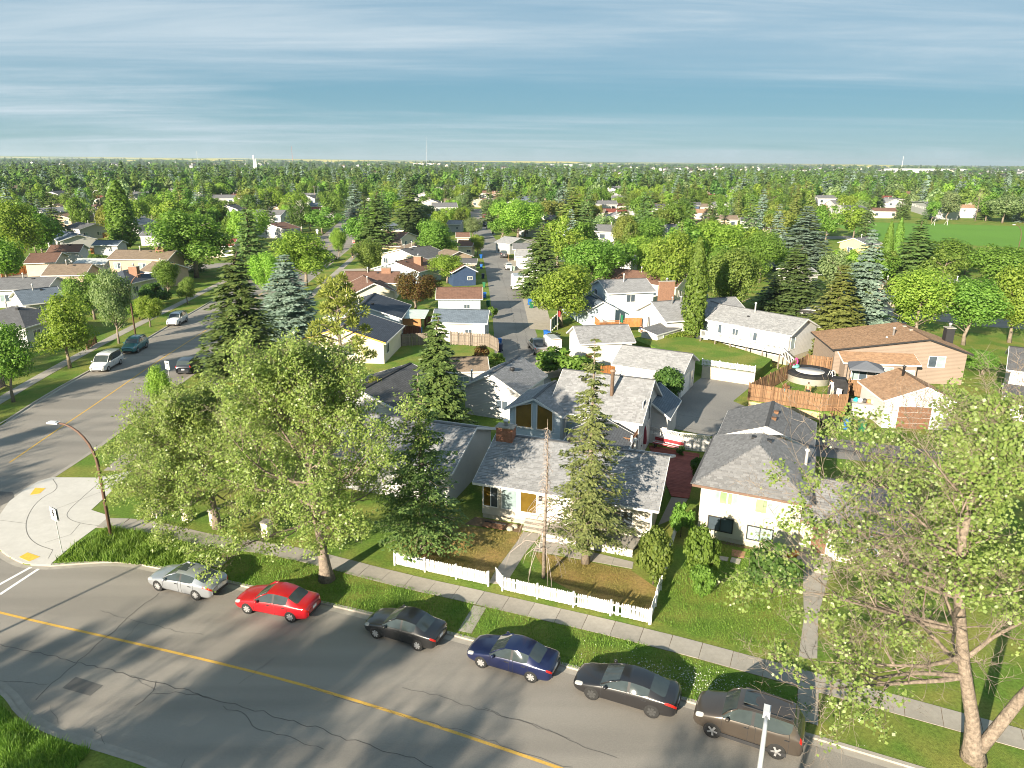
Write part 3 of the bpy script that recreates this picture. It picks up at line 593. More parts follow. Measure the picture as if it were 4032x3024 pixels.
rl.build('railing', m_wd, h2.root)
# 3 white garage with side window
h3 = House('garage', 'white gabled garage with grey roof and one black window beside the green lawn', (-5.01,66.31), (0.82,63.77), 'garage')
h3.block(7.2, 2.9, 1.7, 'y', 'grey', m_white, ov=.3, det=1).win('f', 3.4, 1.1, 1.2, .8, 'd', 2).turbine(h3.L / 2 + .9, 3.2, 4.0).pipe(.9, .6, 3.2, 1.2, .08, m_trim)
# 4 double garage on the paved lot
h4 = House('garage', 'double garage with grey roof standing in the paved lot next to the round bush', (10.82,74.61), (17.87,70.88), 'garage')
h4.block(6.6, 2.9, 1.5, 'x', 'lgrey', m_white, ov=.35, det=1).door('r', .5, 0, 3.2, 2.2, M('white_garage_door', (.72, .72, .70), .5, .05), 4).door('r', 4.3, 0, .9, 2.0, m_galv)
# 5 white bungalow with raised deck
h5 = House('bungalow', 'white-sided bungalow with light grey roof and long raised white deck', (25.90,93.63), (34.09,84.56))
h5.block(7.8, 3.9, 1.55, 'x', 'lgrey', m_white, ov=.4, det=1, found=.9).win('f', .9, 2.4, 1.6, 1.1, 'cd', 3).win('f', 3.6, 2.5, .8, .8, 'd', 2).win('f', 6.0, 2.2, 1.7, 1.1, 'cd', 3).win('r', .5, 1.9, 1.0, 1.7, 'c', 1).door('f', 9.0, 1.75, .9, 2.0, m_white).pipe(5.2, 3.4, 5.4, 1.0, .1, m_trim).vent(5, 2.3, 4.7)
# 6 white house with L-shaped grey roof
A6 = (20.94,95.09)
h6 = House('bungalow', 'white bungalow with broad grey roof behind the tall columnar poplar', A6, (A6[0] + 14 * math.cos(R(19)), A6[1] + 14 * math.sin(R(19))))
h6.block(8.6, 3.2, 2.0, 'x', 'grey', m_white, ov=.45, det=0).win('l', 2.5, .9, .8, 1.9, 'd', 2).win('l', 5.5, 1.3, .4, 1.2, 'd', 1).pipe(3, 3.6, 4.9, .8).pipe(4.8, 4.2, 5.1, .5, .12).pipe(9, 4, 5.1, .6)
h6.block(6, 3.2, 1.7, 'y', 'grey', m_bluew, ov=.4, x0=6, L=7, y0=-2)
# 7 small white garage by the lane
h7 = House('garage', 'small white garage with grey roof at the lane beside the parked pickup', (8.15,83.43), (15.19,84.81), 'garage')
h7.block(6.2, 2.9, 1.55, 'x', 'grey', m_white, ov=.35, det=1)
# 8 blue and white two-storey
h8 = House('two_storey_house', 'blue and white two-storey house with brick panel and grey roof', (14.58,108.11), (22.52,110.31))
h8.block(8, 4.7, 1.5, 'x', 'grey', m_bluew, ov=.35).win('f', 3.0, 3.2, 1.4, 1.1, 'd', 2).win('l', 1.5, 3.0, 1.0, 1.4, 'd', 2).pipe(4, 3.2, 6, 1.0, .1, m_trim)
h8.chimney(10, .2, .0, 6.2, 2.6, .5, m_brick2); h8.block(6, 2.7, 1.3, 'y', 'slate', m_bluew, ov=.3, x0=-4.2, L=5, y0=-2.4); h8.block(9, 3.2, 1.6, 'y', 'grey', m_bluew, ov=.3, x0=-4, L=4.6, y0=3)
# 9 tan house with pool yard
h9 = House('bungalow', 'tan house with wide orange-brown roof behind the fenced pool yard', (36.67,78.76), (51.70,76.95))
h9.block(9, 3.7, 1.6, 'y', 'tan', m_tan, ov=.45, frac=.68, det=1, fascia=m_dark).win('f', h9.L * .68, 2.0, 1.7, 1.2, 'dc', 2).pipe(h9.L * .5, 3.2, 4.6, 1.1, .12).pipe(h9.L * .44, 2.6, 4.4, .3, .1).vent(h9.L * .66, 6.5, 5.2, m_conc).vent(h9.L * .66, 4.6, 5.2, m_conc).chimney(h9.L - .6, 5.2, 3, 5.6, .9, .9, m_dark)
h9.block(2.4, 2.85, .7, 'shed', 'tan', m_tan, ov=.3, x0=.6, L=8.2, y0=-2.4, det=1).win('f', .8, .9, 1.6, 1.3, 'cd', 2).win('f', 3.4, .9, 1.7, 1.5, 'dc', 2).win('f', 5.9, .3, 1.5, 1.8, 'c', 2)
# 10 white garage with brown door
h10 = House('garage', 'white garage with orange-brown roof and brown panelled door behind the bare branches', (34.86,63.13), (41.71,62.56), 'garage')
h10.block(6.4, 2.8, 1.5, 'y', 'tan', m_white, ov=.35, frac=.55, det=1).door('f', 1.3, 0, 3.0, 2.2, M('brown_garage_door', (.17, .085, .05), .6, .1), 4).pipe(h10.L * .48, 4.2, 4.0, 1.0, .12, m_dark)
# 11 cream hip-roofed house
h11 = House('bi_level_house', 'cream stucco house with dark grey hip roof on the open green lawn', (11.86,42.34), (18.46,39.43))
h11.block(9.6, 3.95, 2.0, 'hip', 'mgrey', M('cream_wall', (.45, .42, .345), .9, .05, 1.2, .25, 60), ov=.5, det=300, fascia=M('brown_gutter', (.16, .10, .075), .5, .1), found=.35)
h11.win('f', .75, 2.75, .95, .8, 'cg', 2).win('f', 1.75, 2.75, .6, .8, 'gc', 2, name='window').win('f', 3.5, 2.6, 1.4, .9, 'gc', 2).win('f', .7, .75, 1.5, .9, 'd', 2, m_dark).win('f', 3.2, .6, 1.5, .9, 'c', 2, m_dark).vent(h11.L / 2 - .5, 5.6, 5.6).vent(h11.L / 2 + .5, 5.4, 5.6).pipe(h11.L - .6, 5.6, 4.3, 1.0, .11, m_trim)
h11.block(6.6, 2.55, 1.7, 'x', 'mgrey', m_cream, ov=.4, x0=h11.L - .9, L=6.6, y0=.6, fascia=M('brown_gutter', (.1, .1, .1))).door('f', .8, .3, .9, 2.0, m_wd).win('f', 2.4, .9, 2.2, 1.3, 'c', 3)
MB().box((h11.L + .6, -.2, .17), (2.0, 1.6, .34)).build('step', m_conc, h11.root)
# 12 dark-roofed garage behind it
h12 = House('garage', 'garage with dark charcoal roof and ridge vents behind the cream hip-roofed house', (16.93,54.40), (23.67,51.46), 'garage')
h12.block(6.8, 2.75, 1.4, 'y', 'dgrey', m_greyw, ov=.35, det=1, y0=-.4).vent(h12.L / 2 + .45, 3.6, 4.0, m_wd).vent(h12.L / 2 + .4, 1.9, 4.0, m_wd)
# 13 right edge
h13 = House('two_storey_house', 'white house with charcoal roof at the right edge of the photo', (49.65,68.54), (52.56,66.67))
h13.block(8, 4.4, 1.6, 'x', 'char', m_white, ov=.4).win('f', 1.4, 2.8, 1.0, 1.0, 'd', 2).block(3, 2.4, .5, 'shed', 'char', m_white, ov=.2, x0=0, L=8, y0=-2.6)

# ---------------------------------------------------------------- the rest of the block and the streets behind
def mir(ap, b): return (2 * ap[0] - b[0], 2 * ap[1] - b[1])
TABLE = [
 # axis y: gable to the viewer, ridge point and right eave; axis x: the two ends of the near eave
 ('house', 'y', (-21.01,97.20), (-15.47,97.20), 2.9, 4.7, 10, 'navy', m_bluew, 'house with ribbed navy roof and blue-white gable beside the wooden lean-to'),
 ('house', 'y', (-20.93,84.31), (-15.41,83.83), 2.7, 4.4, 10, 'navy', m_cream, 'cream stucco house with yellow-edged dark roof behind the scraggly pine'),
 ('bungalow', 'x', (-30.91,126.95), (-20.67,127.19), 2.9, 4.4, 8, 'brown', m_cream, 'bungalow with plain brown roof and a single white flue above the reddish tree'),
 ('house', 'y', (-22.90,116.58), (-19.31,118.05), 2.9, 4.6, 9, 'brown', m_cream, 'brown-roofed house wedged behind the navy-roofed house'),
 ('house', 'y', (-23.69,142.69), (-18.49,140.50), 2.9, 4.6, 10, 'brown', m_bluew, 'brown-tiled house with tan chimney and pale gable, mid row'),
 ('house', 'y', (-26.02,163.87), (-20.46,159.69), 2.9, 4.6, 10, 'char', m_cream, 'charcoal-roofed house behind the brown-tiled one'),
 ('house', 'y', (-23.49,170.81), (-18.47,171.26), 2.9, 4.6, 10, 'taupe', m_white, 'house with taupe roof and broad white gable wall facing the street'),
 ('bungalow', 'x', (-34.94,183.53), (-28.50,185.12), 2.8, 4.2, 8, 'taupe', m_yelw, 'low taupe-roofed bungalow beside the leafy hedge and stop sign'),
 ('house', 'y', (-29.71,204.81), (-27.80,210.93), 2.9, 4.5, 9, 'brown', m_cream, 'brown-roofed gable house left of the big round tree'),
 ('house', 'y', (-32.27,234.46), (-30.04,241.45), 2.9, 4.5, 10, 'slate', m_beige, 'beige gable house with blue-grey roof, last visible before the dark spruces'),
 ('garage', 'x', (-11.21,95.43), (-3.43,94.88), 2.8, 4.1, 6, 'slate', m_white, 'white garage with blue-grey roof at the lane corner behind the weathered fence'),
 ('garage', 'x', (-12.39,112.57), (-4.81,112.91), 2.8, 4.2, 6.4, 'brown', m_bluew, 'pale garage with brown roof and one dark window beside the reddish tree'),
 ('garage', 'y', (-9.55,141.57), (-6.98,142.48), 2.8, 4.2, 6, 'brown', m_navy, 'navy-blue garage with brown roof at the lane'),
 ('garage', 'x', (-14.09,154.69), (-7.84,154.66), 2.7, 3.5, 5.5, 'char', m_beige, 'low charcoal-roofed garage behind the domed green tree'),
 ('garage', 'y', (-12.29,164.16), (-9.10,166.66), 2.8, 4.2, 6, 'taupe', m_tanst, 'tan gabled garage with taupe roof facing the viewer by the lane'),
 ('garage', 'x', (-16.61,208.02), (-12.45,208.35), 2.8, 4.0, 6, 'brown', m_beige, 'far brown-roofed garage with beige wall right of the round tree'),
 ('garage', 'x', (-14.74,186.87), (-10.55,186.41), 2.8, 4.0, 6, 'brown', m_cream, 'brown-roofed garage partly behind the yellow-green bush by the lane'),
 ('garage', 'x', (-23.42,253.58), (-18.35,252.68), 2.8, 4.0, 6, 'grey', m_greyw, 'distant grey-roofed garage left of the lane'),
 ('garage', 'x', (0.28,166.53), (4.28,166.09), 2.8, 4.0, 6, 'lgrey', m_white, 'light grey-roofed garage beside the two parked SUVs in the lane'),
 ('garage', 'x', (-0.15,180.29), (4.62,180.14), 2.8, 4.1, 6, 'dgrey', m_beige, 'dark grey-roofed garage second along the right side of the lane'),
 ('garage', 'y', (2.05,195.21), (5.05,198.40), 2.8, 4.2, 6, 'lgrey', m_white, 'white garage with pale roof farthest along the right side of the lane'),
 ('garage', 'x', (1.92,153.42), (5.52,150.15), 2.8, 4.1, 6, 'grey', m_white, 'white-fascia garage half hidden by the spruce at the cargo trailer'),
 ('house', 'y', (13.58,218.39), (18.65,217.62), 2.9, 4.6, 9, 'char', m_bluew, 'pale blue gable house right of the lane with dark roof'),
 ('house', 'y', (12.70,242.15), (16.42,247.73), 2.9, 4.6, 9, 'slate', m_white, 'white house with slate roof behind the pale blue gable house'),
 ('house', 'x', (11.67,279.22), (16.78,278.63), 2.9, 4.2, 8, 'char', m_brick2, 'dark charcoal-roofed house peeking between lane trees'),
 ('bungalow', 'x', (16.69,133.53), (28.93,124.37), 3.0, 4.6, 8, 'brown', m_cream, 'red-brown roofed bungalow behind the blue and white two-storey house'),
 ('house', 'y', (22.65,163.13), (26.95,161.11), 2.8, 4.4, 6, 'slate', m_greyw, 'small house with glazed end wall below the weeping birch'),
 # left of the left-hand street
 ('bungalow', 'hip', (-72.87,90.81), (-63.15,89.79), 2.9, 4.7, 9, 'char', m_greyw, 'dark hip-roofed bungalow at the left edge behind the boulevard trees'),
 ('bungalow', 'x', (-86.27,115.94), (-77.71,117.56), 3.0, 4.4, 9, 'dgrey', m_white, 'white bungalow with dark grey roof at far left'),
 ('bungalow', 'x', (-73.17,104.47), (-69.04,108.69), 2.9, 4.5, 9, 'slate', m_white, 'slate-blue roofed bungalow behind the brownish boulevard tree'),
 ('bungalow', 'x', (-86.83,130.17), (-79.26,131.28), 3.2, 4.8, 8, 'taupe', m_tanst, 'tan bungalow with taupe roof and white-framed window'),
 ('bungalow', 'hip', (-75.35,125.18), (-67.37,123.60), 2.9, 4.6, 10, 'navy', m_white, 'navy hip-roofed bungalow with brick chimney behind the curved street lamp'),
 ('two_storey_house', 'x', (-80.76,141.45), (-68.35,141.33), 4.8, 6.2, 8, 'taupe', m_tanst, 'tan two-storey house with white fascia and tall white flue'),
 ('bungalow', 'x', (-72.99,138.26), (-67.10,135.86), 3.0, 4.4, 7, 'taupe', m_tanst, 'low taupe-roofed wing house beside the small boulevard tree'),
 ('bungalow', 'x', (-107.56,164.52), (-100.72,166.24), 3.0, 4.4, 8, 'brown', m_white, 'brown-roofed bungalow with white end wall behind the orange fence'),
 ('garage', 'y', (-98.69,156.49), (-100.78,162.57), 2.8, 4.2, 6, 'brown', m_beige, 'small brown-roofed garage beside the orange fence'),
 ('bungalow', 'x', (-130.80,201.05), (-119.22,188.83), 3.0, 4.4, 9, 'slate', m_greyw, 'pale blue-roofed grey house left of the columnar poplar'),
 ('house', 'y', (-128.63,223.19), (-125.86,227.86), 3.2, 4.6, 10, 'char', m_greyw, 'grey gable house with thick white fascia behind the columnar poplar'),
 ('garage', 'x', (-92.10,148.76), (-85.59,149.14), 2.7, 3.6, 6, 'metal', m_white, 'garage with pale metal roof beside the leafy shrub'),
 ('bungalow', 'x', (-123.01,237.28), (-122.86,250.83), 3.0, 4.4, 8, 'slate', m_white, 'white house with slate roof right of the columnar poplar'),
 ('garage', 'x', (-106.74,205.02), (-100.75,205.51), 2.8, 3.8, 7, 'dgrey', m_greyw, 'grey garage behind the tan two-storey house'),
 ('garage', 'x', (-106.93,181.74), (-100.36,182.22), 2.8, 3.8, 6, 'slate', m_greyw, 'blue-grey garage roof at the foot of the columnar poplar'),
 ('house', 'y', (-77.56,229.17), (-71.48,226.91), 2.9, 4.5, 8, 'brown', m_white, 'white garage-like house with dark maroon roof above the boulevard trees'),
 # right side, beyond
 ('two_storey_house', 'y', (143.90,322.52), (143.66,309.09), 5.2, 6.6, 9, 'dgrey', m_white, 'white two-storey house with dark roof in the middle distance'),
 ('house', 'y', (132.14,302.45), (136.17,301.97), 2.9, 4.4, 9, 'dgrey', m_white, 'white lower wing house in front of the white two-storey house'),
 ('two_storey_house', 'y', (203.49,363.76), (194.15,335.49), 5.0, 6.4, 10, 'dgrey', m_white, 'white two-storey house at the edge of the sports field'),
 ('bungalow', 'x', (75.66,316.33), (93.98,316.30), 3.0, 4.6, 9, 'tan', m_cream, 'cream house with orange-tan roof in the right middle distance'),
 ('two_storey_house', 'x', (74.22,340.69), (85.96,336.84), 5.0, 6.4, 9, 'char', m_navy, 'dark blue two-storey house with black roof left of the tan-roofed house'),
 ('bungalow', 'x', (85.81,274.41), (92.88,272.69), 2.9, 4.2, 8, 'char', m_white, 'white bungalow with black roof beside the slender poplar'),
 ('garage', 'y', (80.74,233.13), (83.25,229.36), 2.8, 4.2, 6, 'tan', m_beige, 'tan-roofed garage right of the bare white birch stems'),
 ('two_storey_house', 'x', (87.21,176.40), (92.80,180.71), 5.0, 6.4, 8, 'dgrey', m_yelw, 'yellow two-storey house behind the twin columnar poplars'),
 ('bungalow', 'x', (210.40,344.13), (218.09,342.52), 4.6, 6.0, 8, 'tan', m_white, 'white house with tan roof beyond the sports field'),
 ('house', 'y', (338.00,548.29), (322.16,508.93), 4.4, 5.6, 9, 'metal', m_white, 'pale house with green-white roof beyond the sports field'),
 ('bungalow', 'x', (341.18,533.30), (367.66,541.39), 4.6, 6.0, 9, 'taupe', m_white, 'broad taupe-roofed house at far right beyond the field'),
 ('bungalow', 'x', (58.40,140.09), (61.37,141.39), 3.0, 4.6, 9, 'lgrey', m_white, 'white house with light grey roof between the dark pine and big spruce'),
 ('house', 'y', (79.64,123.68), (82.95,124.28), 2.9, 4.4, 8, 'dgrey', m_white, 'white house tip with dark roof in the right-hand trees'),
 ('bungalow', 'x', (65.48,123.11), (68.12,122.88), 2.9, 4.2, 8, 'brown', m_beige, 'brown-roofed house mostly hidden in the right-hand trees'),
 ('bungalow', 'x', (224.70,451.37), (226.86,435.52), 3.2, 4.6, 9, 'dgrey', m_white, 'white and dark house among the spruces left of the sports field'),
 ('bungalow', 'x', (143.53,348.23), (149.48,346.42), 3.0, 4.6, 8, 'tan', m_tanst, 'tan-roofed house with chimney left of the white two-storey'),
 ('bungalow', 'x', (142.37,376.84), (148.18,373.14), 3.2, 4.6, 8, 'red', m_white, 'white house with dull red roof in the right middle distance'),
]
FOOT = []      # house footprints, kept clear of trees
for i, (nm, ax, p, q, ze, zr, dep, rf, wl, lab) in enumerate(TABLE):
    A, B = (mir(p, q), q) if ax == 'y' else (p, q)
    h = House(nm, lab, A, B, {'garage': 'garage'}.get(nm, 'house'))
    h.block(dep, ze, zr - ze, ax, rf, wl, ov=.4, found=0)
    L = h.L; dist = math.hypot(*A)
    zs = 1.0 if ze < 4 else 2.9
    if nm == 'garage':
        if L > 4: h.win('f', L * .55, 1.2, .9, .6, 'd', 2)
    else:
        for k in range(max(1, int(L // 4.2))): h.win('f', .9 + k * (L - 2.4) / max(1, int(L // 4.2)), zs, 1.3, 1.1, random.choice(('d', 'cd', 'dc')), 2)
        h.win('r', 1.2, zs, 1.2, 1.1, 'd', 2).win('l', 2.2, zs, 1.2, 1.1, 'd', 2)
        yr = dep * .5 if ax != 'y' else dep * .3
        h.pipe(L * .42, yr * .9, zr - .25, .9, .09, m_trim).vent(L * .6, yr * .85, zr - .3)
        if i in (2, 4, 31, 32, 46, 58): h.chimney(L * .75, dep * .45, ze - .3, zr + .7, 1.7, .8, m_brick2)
    if i == 1:
        MB().bar((.0, -.03, ze + .02), (L / 2, -.03, zr + .02), .06, .2).build('barge_board', M('yellow_trim', (.55, .32, .07), .6, .1), h.root); MB().bar((L, -.03, ze + .02), (L / 2, -.03, zr + .02), .06, .2).build('barge_board', MATS['yellow_trim'], h.root)
    FOOT.append((h, dep))
# hidden corner houses behind the poplars on the left
hc = House('bungalow', 'white-walled corner house with dark roof behind the left poplar', (-17.6, 60.5), (-9.0, 57.4))
hc.block(9.5, 3.1, 1.7, 'y', 'char', m_white, ov=.45, frac=.5).win('f', 5.5, 1.2, 1.3, 1.2, 'd', 2); FOOT.append((hc, 9.5))
hd = House('bungalow', 'grey-shingled bungalow seen through the left poplar leaves', (-13.4, 49.2), (-4.2, 46.1))
hd.block(9.6, 2.8, 1.8, 'x', 'grey', m_white, ov=.45, det=1).win('f', 1.2, 1.0, 1.8, 1.3, 'dc', 3).win('f', 6.6, 1.0, 1.4, 1.2, 'dc', 2).door('f', 4.4, .3, .95, 2.0); FOOT.append((hd, 9.6))
hs_ = House('shed', 'low shed with flaking grey roof beside the lane-corner garden', (-7.10,73.03), (-2.43,73.60), 'shed')
hs_.block(5, 2.3, 1.0, 'x', 'taupe', m_greyw, ov=.25).win('f', 1.0, .8, 1.2, .9, 'c', 2); FOOT.append((hs_, 5))
sh2 = House('shed', 'small grey shed with dark roof beside the clipped hedge', (19.22,91.90), (23.30,96.12), 'shed')
sh2.block(2.6, 2.1, .5, 'shed', 'dgrey', M('shed_siding', (.50, .46, .42), .7, .1), ov=.08).door('f', .3, 0, 1.3, 1.8, m_trim)
for h, d in ((h1, 9.6), (h2, 8.2), (h3, 7.2), (h4, 6.6), (h5, 7.8), (h6, 8.6), (h7, 6.2), (h8, 8), (h9, 9), (h10, 6.4), (h11, 9.6), (h12, 6.4), (h13, 8)): FOOT.append((h, d))

# ---------------------------------------------------------------- vehicles
def paint(name, col, met=.0, rough=.3):
    m = M('paint_' + name, col, rough, .04, 1.5, spec=.5, metal=met); b = m.node_tree.nodes['Principled BSDF']; b.inputs['Coat Weight'].default_value = .9; b.inputs['Coat Roughness'].default_value = .06; return m
m_cg = M('car_glass', (.045, .058, .06), .04, .2, 1, spec=.7); m_rub = M('tyre_rubber', (.022, .022, .022), .85, .2, 9); m_rim = M('alloy_rim', (.55, .55, .56), .35, .08, 3, metal=.6); m_steel = M('black_steel_rim', (.05, .05, .05), .5, .1)
m_tail = M('tail_lamp_red', (.45, .015, .01), .2, .1, spec=.6); m_head = M('head_lamp', (.34, .34, .33), .12, .1, spec=.7); m_plas = M('black_plastic', (.03, .03, .032), .6, .15); m_plate = M('licence_plate', (.68, .68, .70), .5, .1, 20)
STY = {
 # x, half width, sill, belt, top, half width at top
 'sedan': dict(st=[(2.30, .62, .30, .54, .60, .46), (2.20, .77, .21, .62, .69, .60), (1.84, .86, .18, .73, .79, .70), (1.40, .89, .18, .82, .89, .74), (.98, .90, .18, .90, .97, .76), (.22, .90, .18, .95, 1.40, .60), (-.20, .90, .18, .96, 1.46, .62), (-.30, .90, .18, .96, 1.465, .62), (-.80, .90, .18, .97, 1.43, .60), (-1.10, .90, .18, .98, 1.36, .58), (-1.68, .89, .20, .98, 1.06, .66), (-2.08, .86, .22, .95, 1.03, .66), (-2.26, .80, .27, .88, .97, .62), (-2.34, .64, .38, .74, .84, .5)], cowl=4, r0=5, b=6, r1=9, k0=10, wf=1.38, wr=-1.32, wrad=.345),
 'fastback': dict(st=[(2.32, .62, .30, .54, .60, .46), (2.22, .78, .20, .60, .68, .60), (1.84, .87, .17, .71, .78, .70), (1.40, .90, .17, .80, .88, .74), (1.05, .90, .17, .88, .94, .76), (.20, .90, .17, .94, 1.34, .60), (-.20, .90, .17, .96, 1.41, .62), (-.30, .90, .17, .96, 1.41, .62), (-.80, .90, .17, .98, 1.38, .60), (-1.15, .90, .17, 1.0, 1.30, .58), (-1.85, .89, .20, 1.0, 1.07, .64), (-2.12, .86, .22, .97, 1.06, .64), (-2.28, .80, .27, .88, .98, .62), (-2.36, .64, .38, .74, .84, .5)], cowl=4, r0=5, b=6, r1=9, k0=10, wf=1.38, wr=-1.34, wrad=.355),
 'suv': dict(st=[(2.24, .66, .38, .74, .84, .52), (2.15, .82, .30, .84, .96, .68), (1.80, .90, .28, .96, 1.06, .76), (1.36, .93, .28, 1.06, 1.16, .79), (1.06, .93, .28, 1.12, 1.21, .80), (.48, .93, .28, 1.16, 1.70, .71), (-.18, .93, .28, 1.18, 1.82, .73), (-.28, .93, .28, 1.18, 1.825, .73), (-1.0, .93, .28, 1.20, 1.82, .72), (-1.82, .92, .30, 1.22, 1.76, .69), (-2.13, .90, .32, 1.18, 1.29, .74), (-2.23, .86, .36, 1.06, 1.16, .72), (-2.29, .72, .46, .88, 1.0, .62)], cowl=4, r0=5, b=6, r1=9, k0=10, wf=1.36, wr=-1.30, wrad=.385),
 'van': dict(st=[(2.52, .66, .32, .66, .74, .5), (2.42, .84, .24, .76, .84, .68), (2.10, .93, .22, .88, .95, .78), (1.80, .96, .22, .96, 1.04, .82), (1.45, .97, .22, 1.02, 1.10, .84), (.72, .98, .22, 1.06, 1.74, .78), (.20, .98, .22, 1.06, 1.88, .80), (.10, .98, .22, 1.06, 1.885, .80), (-1.0, .98, .22, 1.06, 1.89, .80), (-2.15, .97, .24, 1.06, 1.84, .78), (-2.42, .94, .28, 1.06, 1.18, .76), (-2.50, .90, .34, .98, 1.06, .74), (-2.55, .74, .44, .8, .92, .6)], cowl=4, r0=5, b=6, r1=9, k0=10, wf=1.62, wr=-1.46, wrad=.34),
 'pickup': dict(st=[(2.75, .70, .48, .80, .90, .5), (2.65, .88, .40, .90, 1.0, .74), (2.30, .96, .38, 1.0, 1.08, .82), (1.80, .99, .38, 1.06, 1.14, .84), (1.40, .99, .38, 1.10, 1.18, .84), (.80, .99, .38, 1.14, 1.70, .72), (.30, .99, .38, 1.14, 1.80, .74), (.20, .99, .38, 1.14, 1.80, .74), (-.25, .99, .38, 1.14, 1.78, .74), (-.50, .99, .38, 1.14, 1.72, .72), (-.72, .99, .38, 1.10, 1.20, .86), (-2.4, .98, .40, 1.10, 1.18, .88), (-2.70, .94, .44, 1.06, 1.14, .84), (-2.76, .8, .54, .9, 1.0, .7)], cowl=4, r0=5, b=6, r1=9, k0=10, wf=1.85, wr=-1.75, wrad=.40)}
KEYS = ['body', 'windshield', 'rear_window', 'side_window', 'door', 'headlight', 'taillight', 'pillar', 'well', 'rear_quarter']
def wheel_mesh(r, style):
    t = MB(); t.lathe((0, 0, 0), [(r * .62, -.09), (r * .9, -.1), (r, -.07), (r, .07), (r * .9, .1), (r * .62, .09)], 22, 0, 'y'); q = MB(); q.lathe((0, 0, 0), [(r * .63, -.085), (r * .63, .075), (r * .56, .085), (r * .5, .05), (.03, .05)], 20, 0, 'y')
    n, wd = {'five': (5, .085), 'ten': (10, .05), 'cap': (7, .09), 'steel': (6, .12)}[style]; sp = MB()
    for k in range(n): a = 2 * math.pi * k / n; sp.bar((math.cos(a) * .05, .085, math.sin(a) * .05), (math.cos(a) * r * .58, .085, math.sin(a) * r * .58), wd, .03, 0, (0, 1, 0))
    sp.lathe((0, 0, 0), [(r * .16, .06), (r * .16, .105), (r * .1, .11)], 10, 0, 'y'); return t.mesh('tyre', m_rub, True), q.mesh('rim_dish', m_plas, True), sp.mesh('rim', m_rim if style != 'steel' else m_steel)
WH = {}
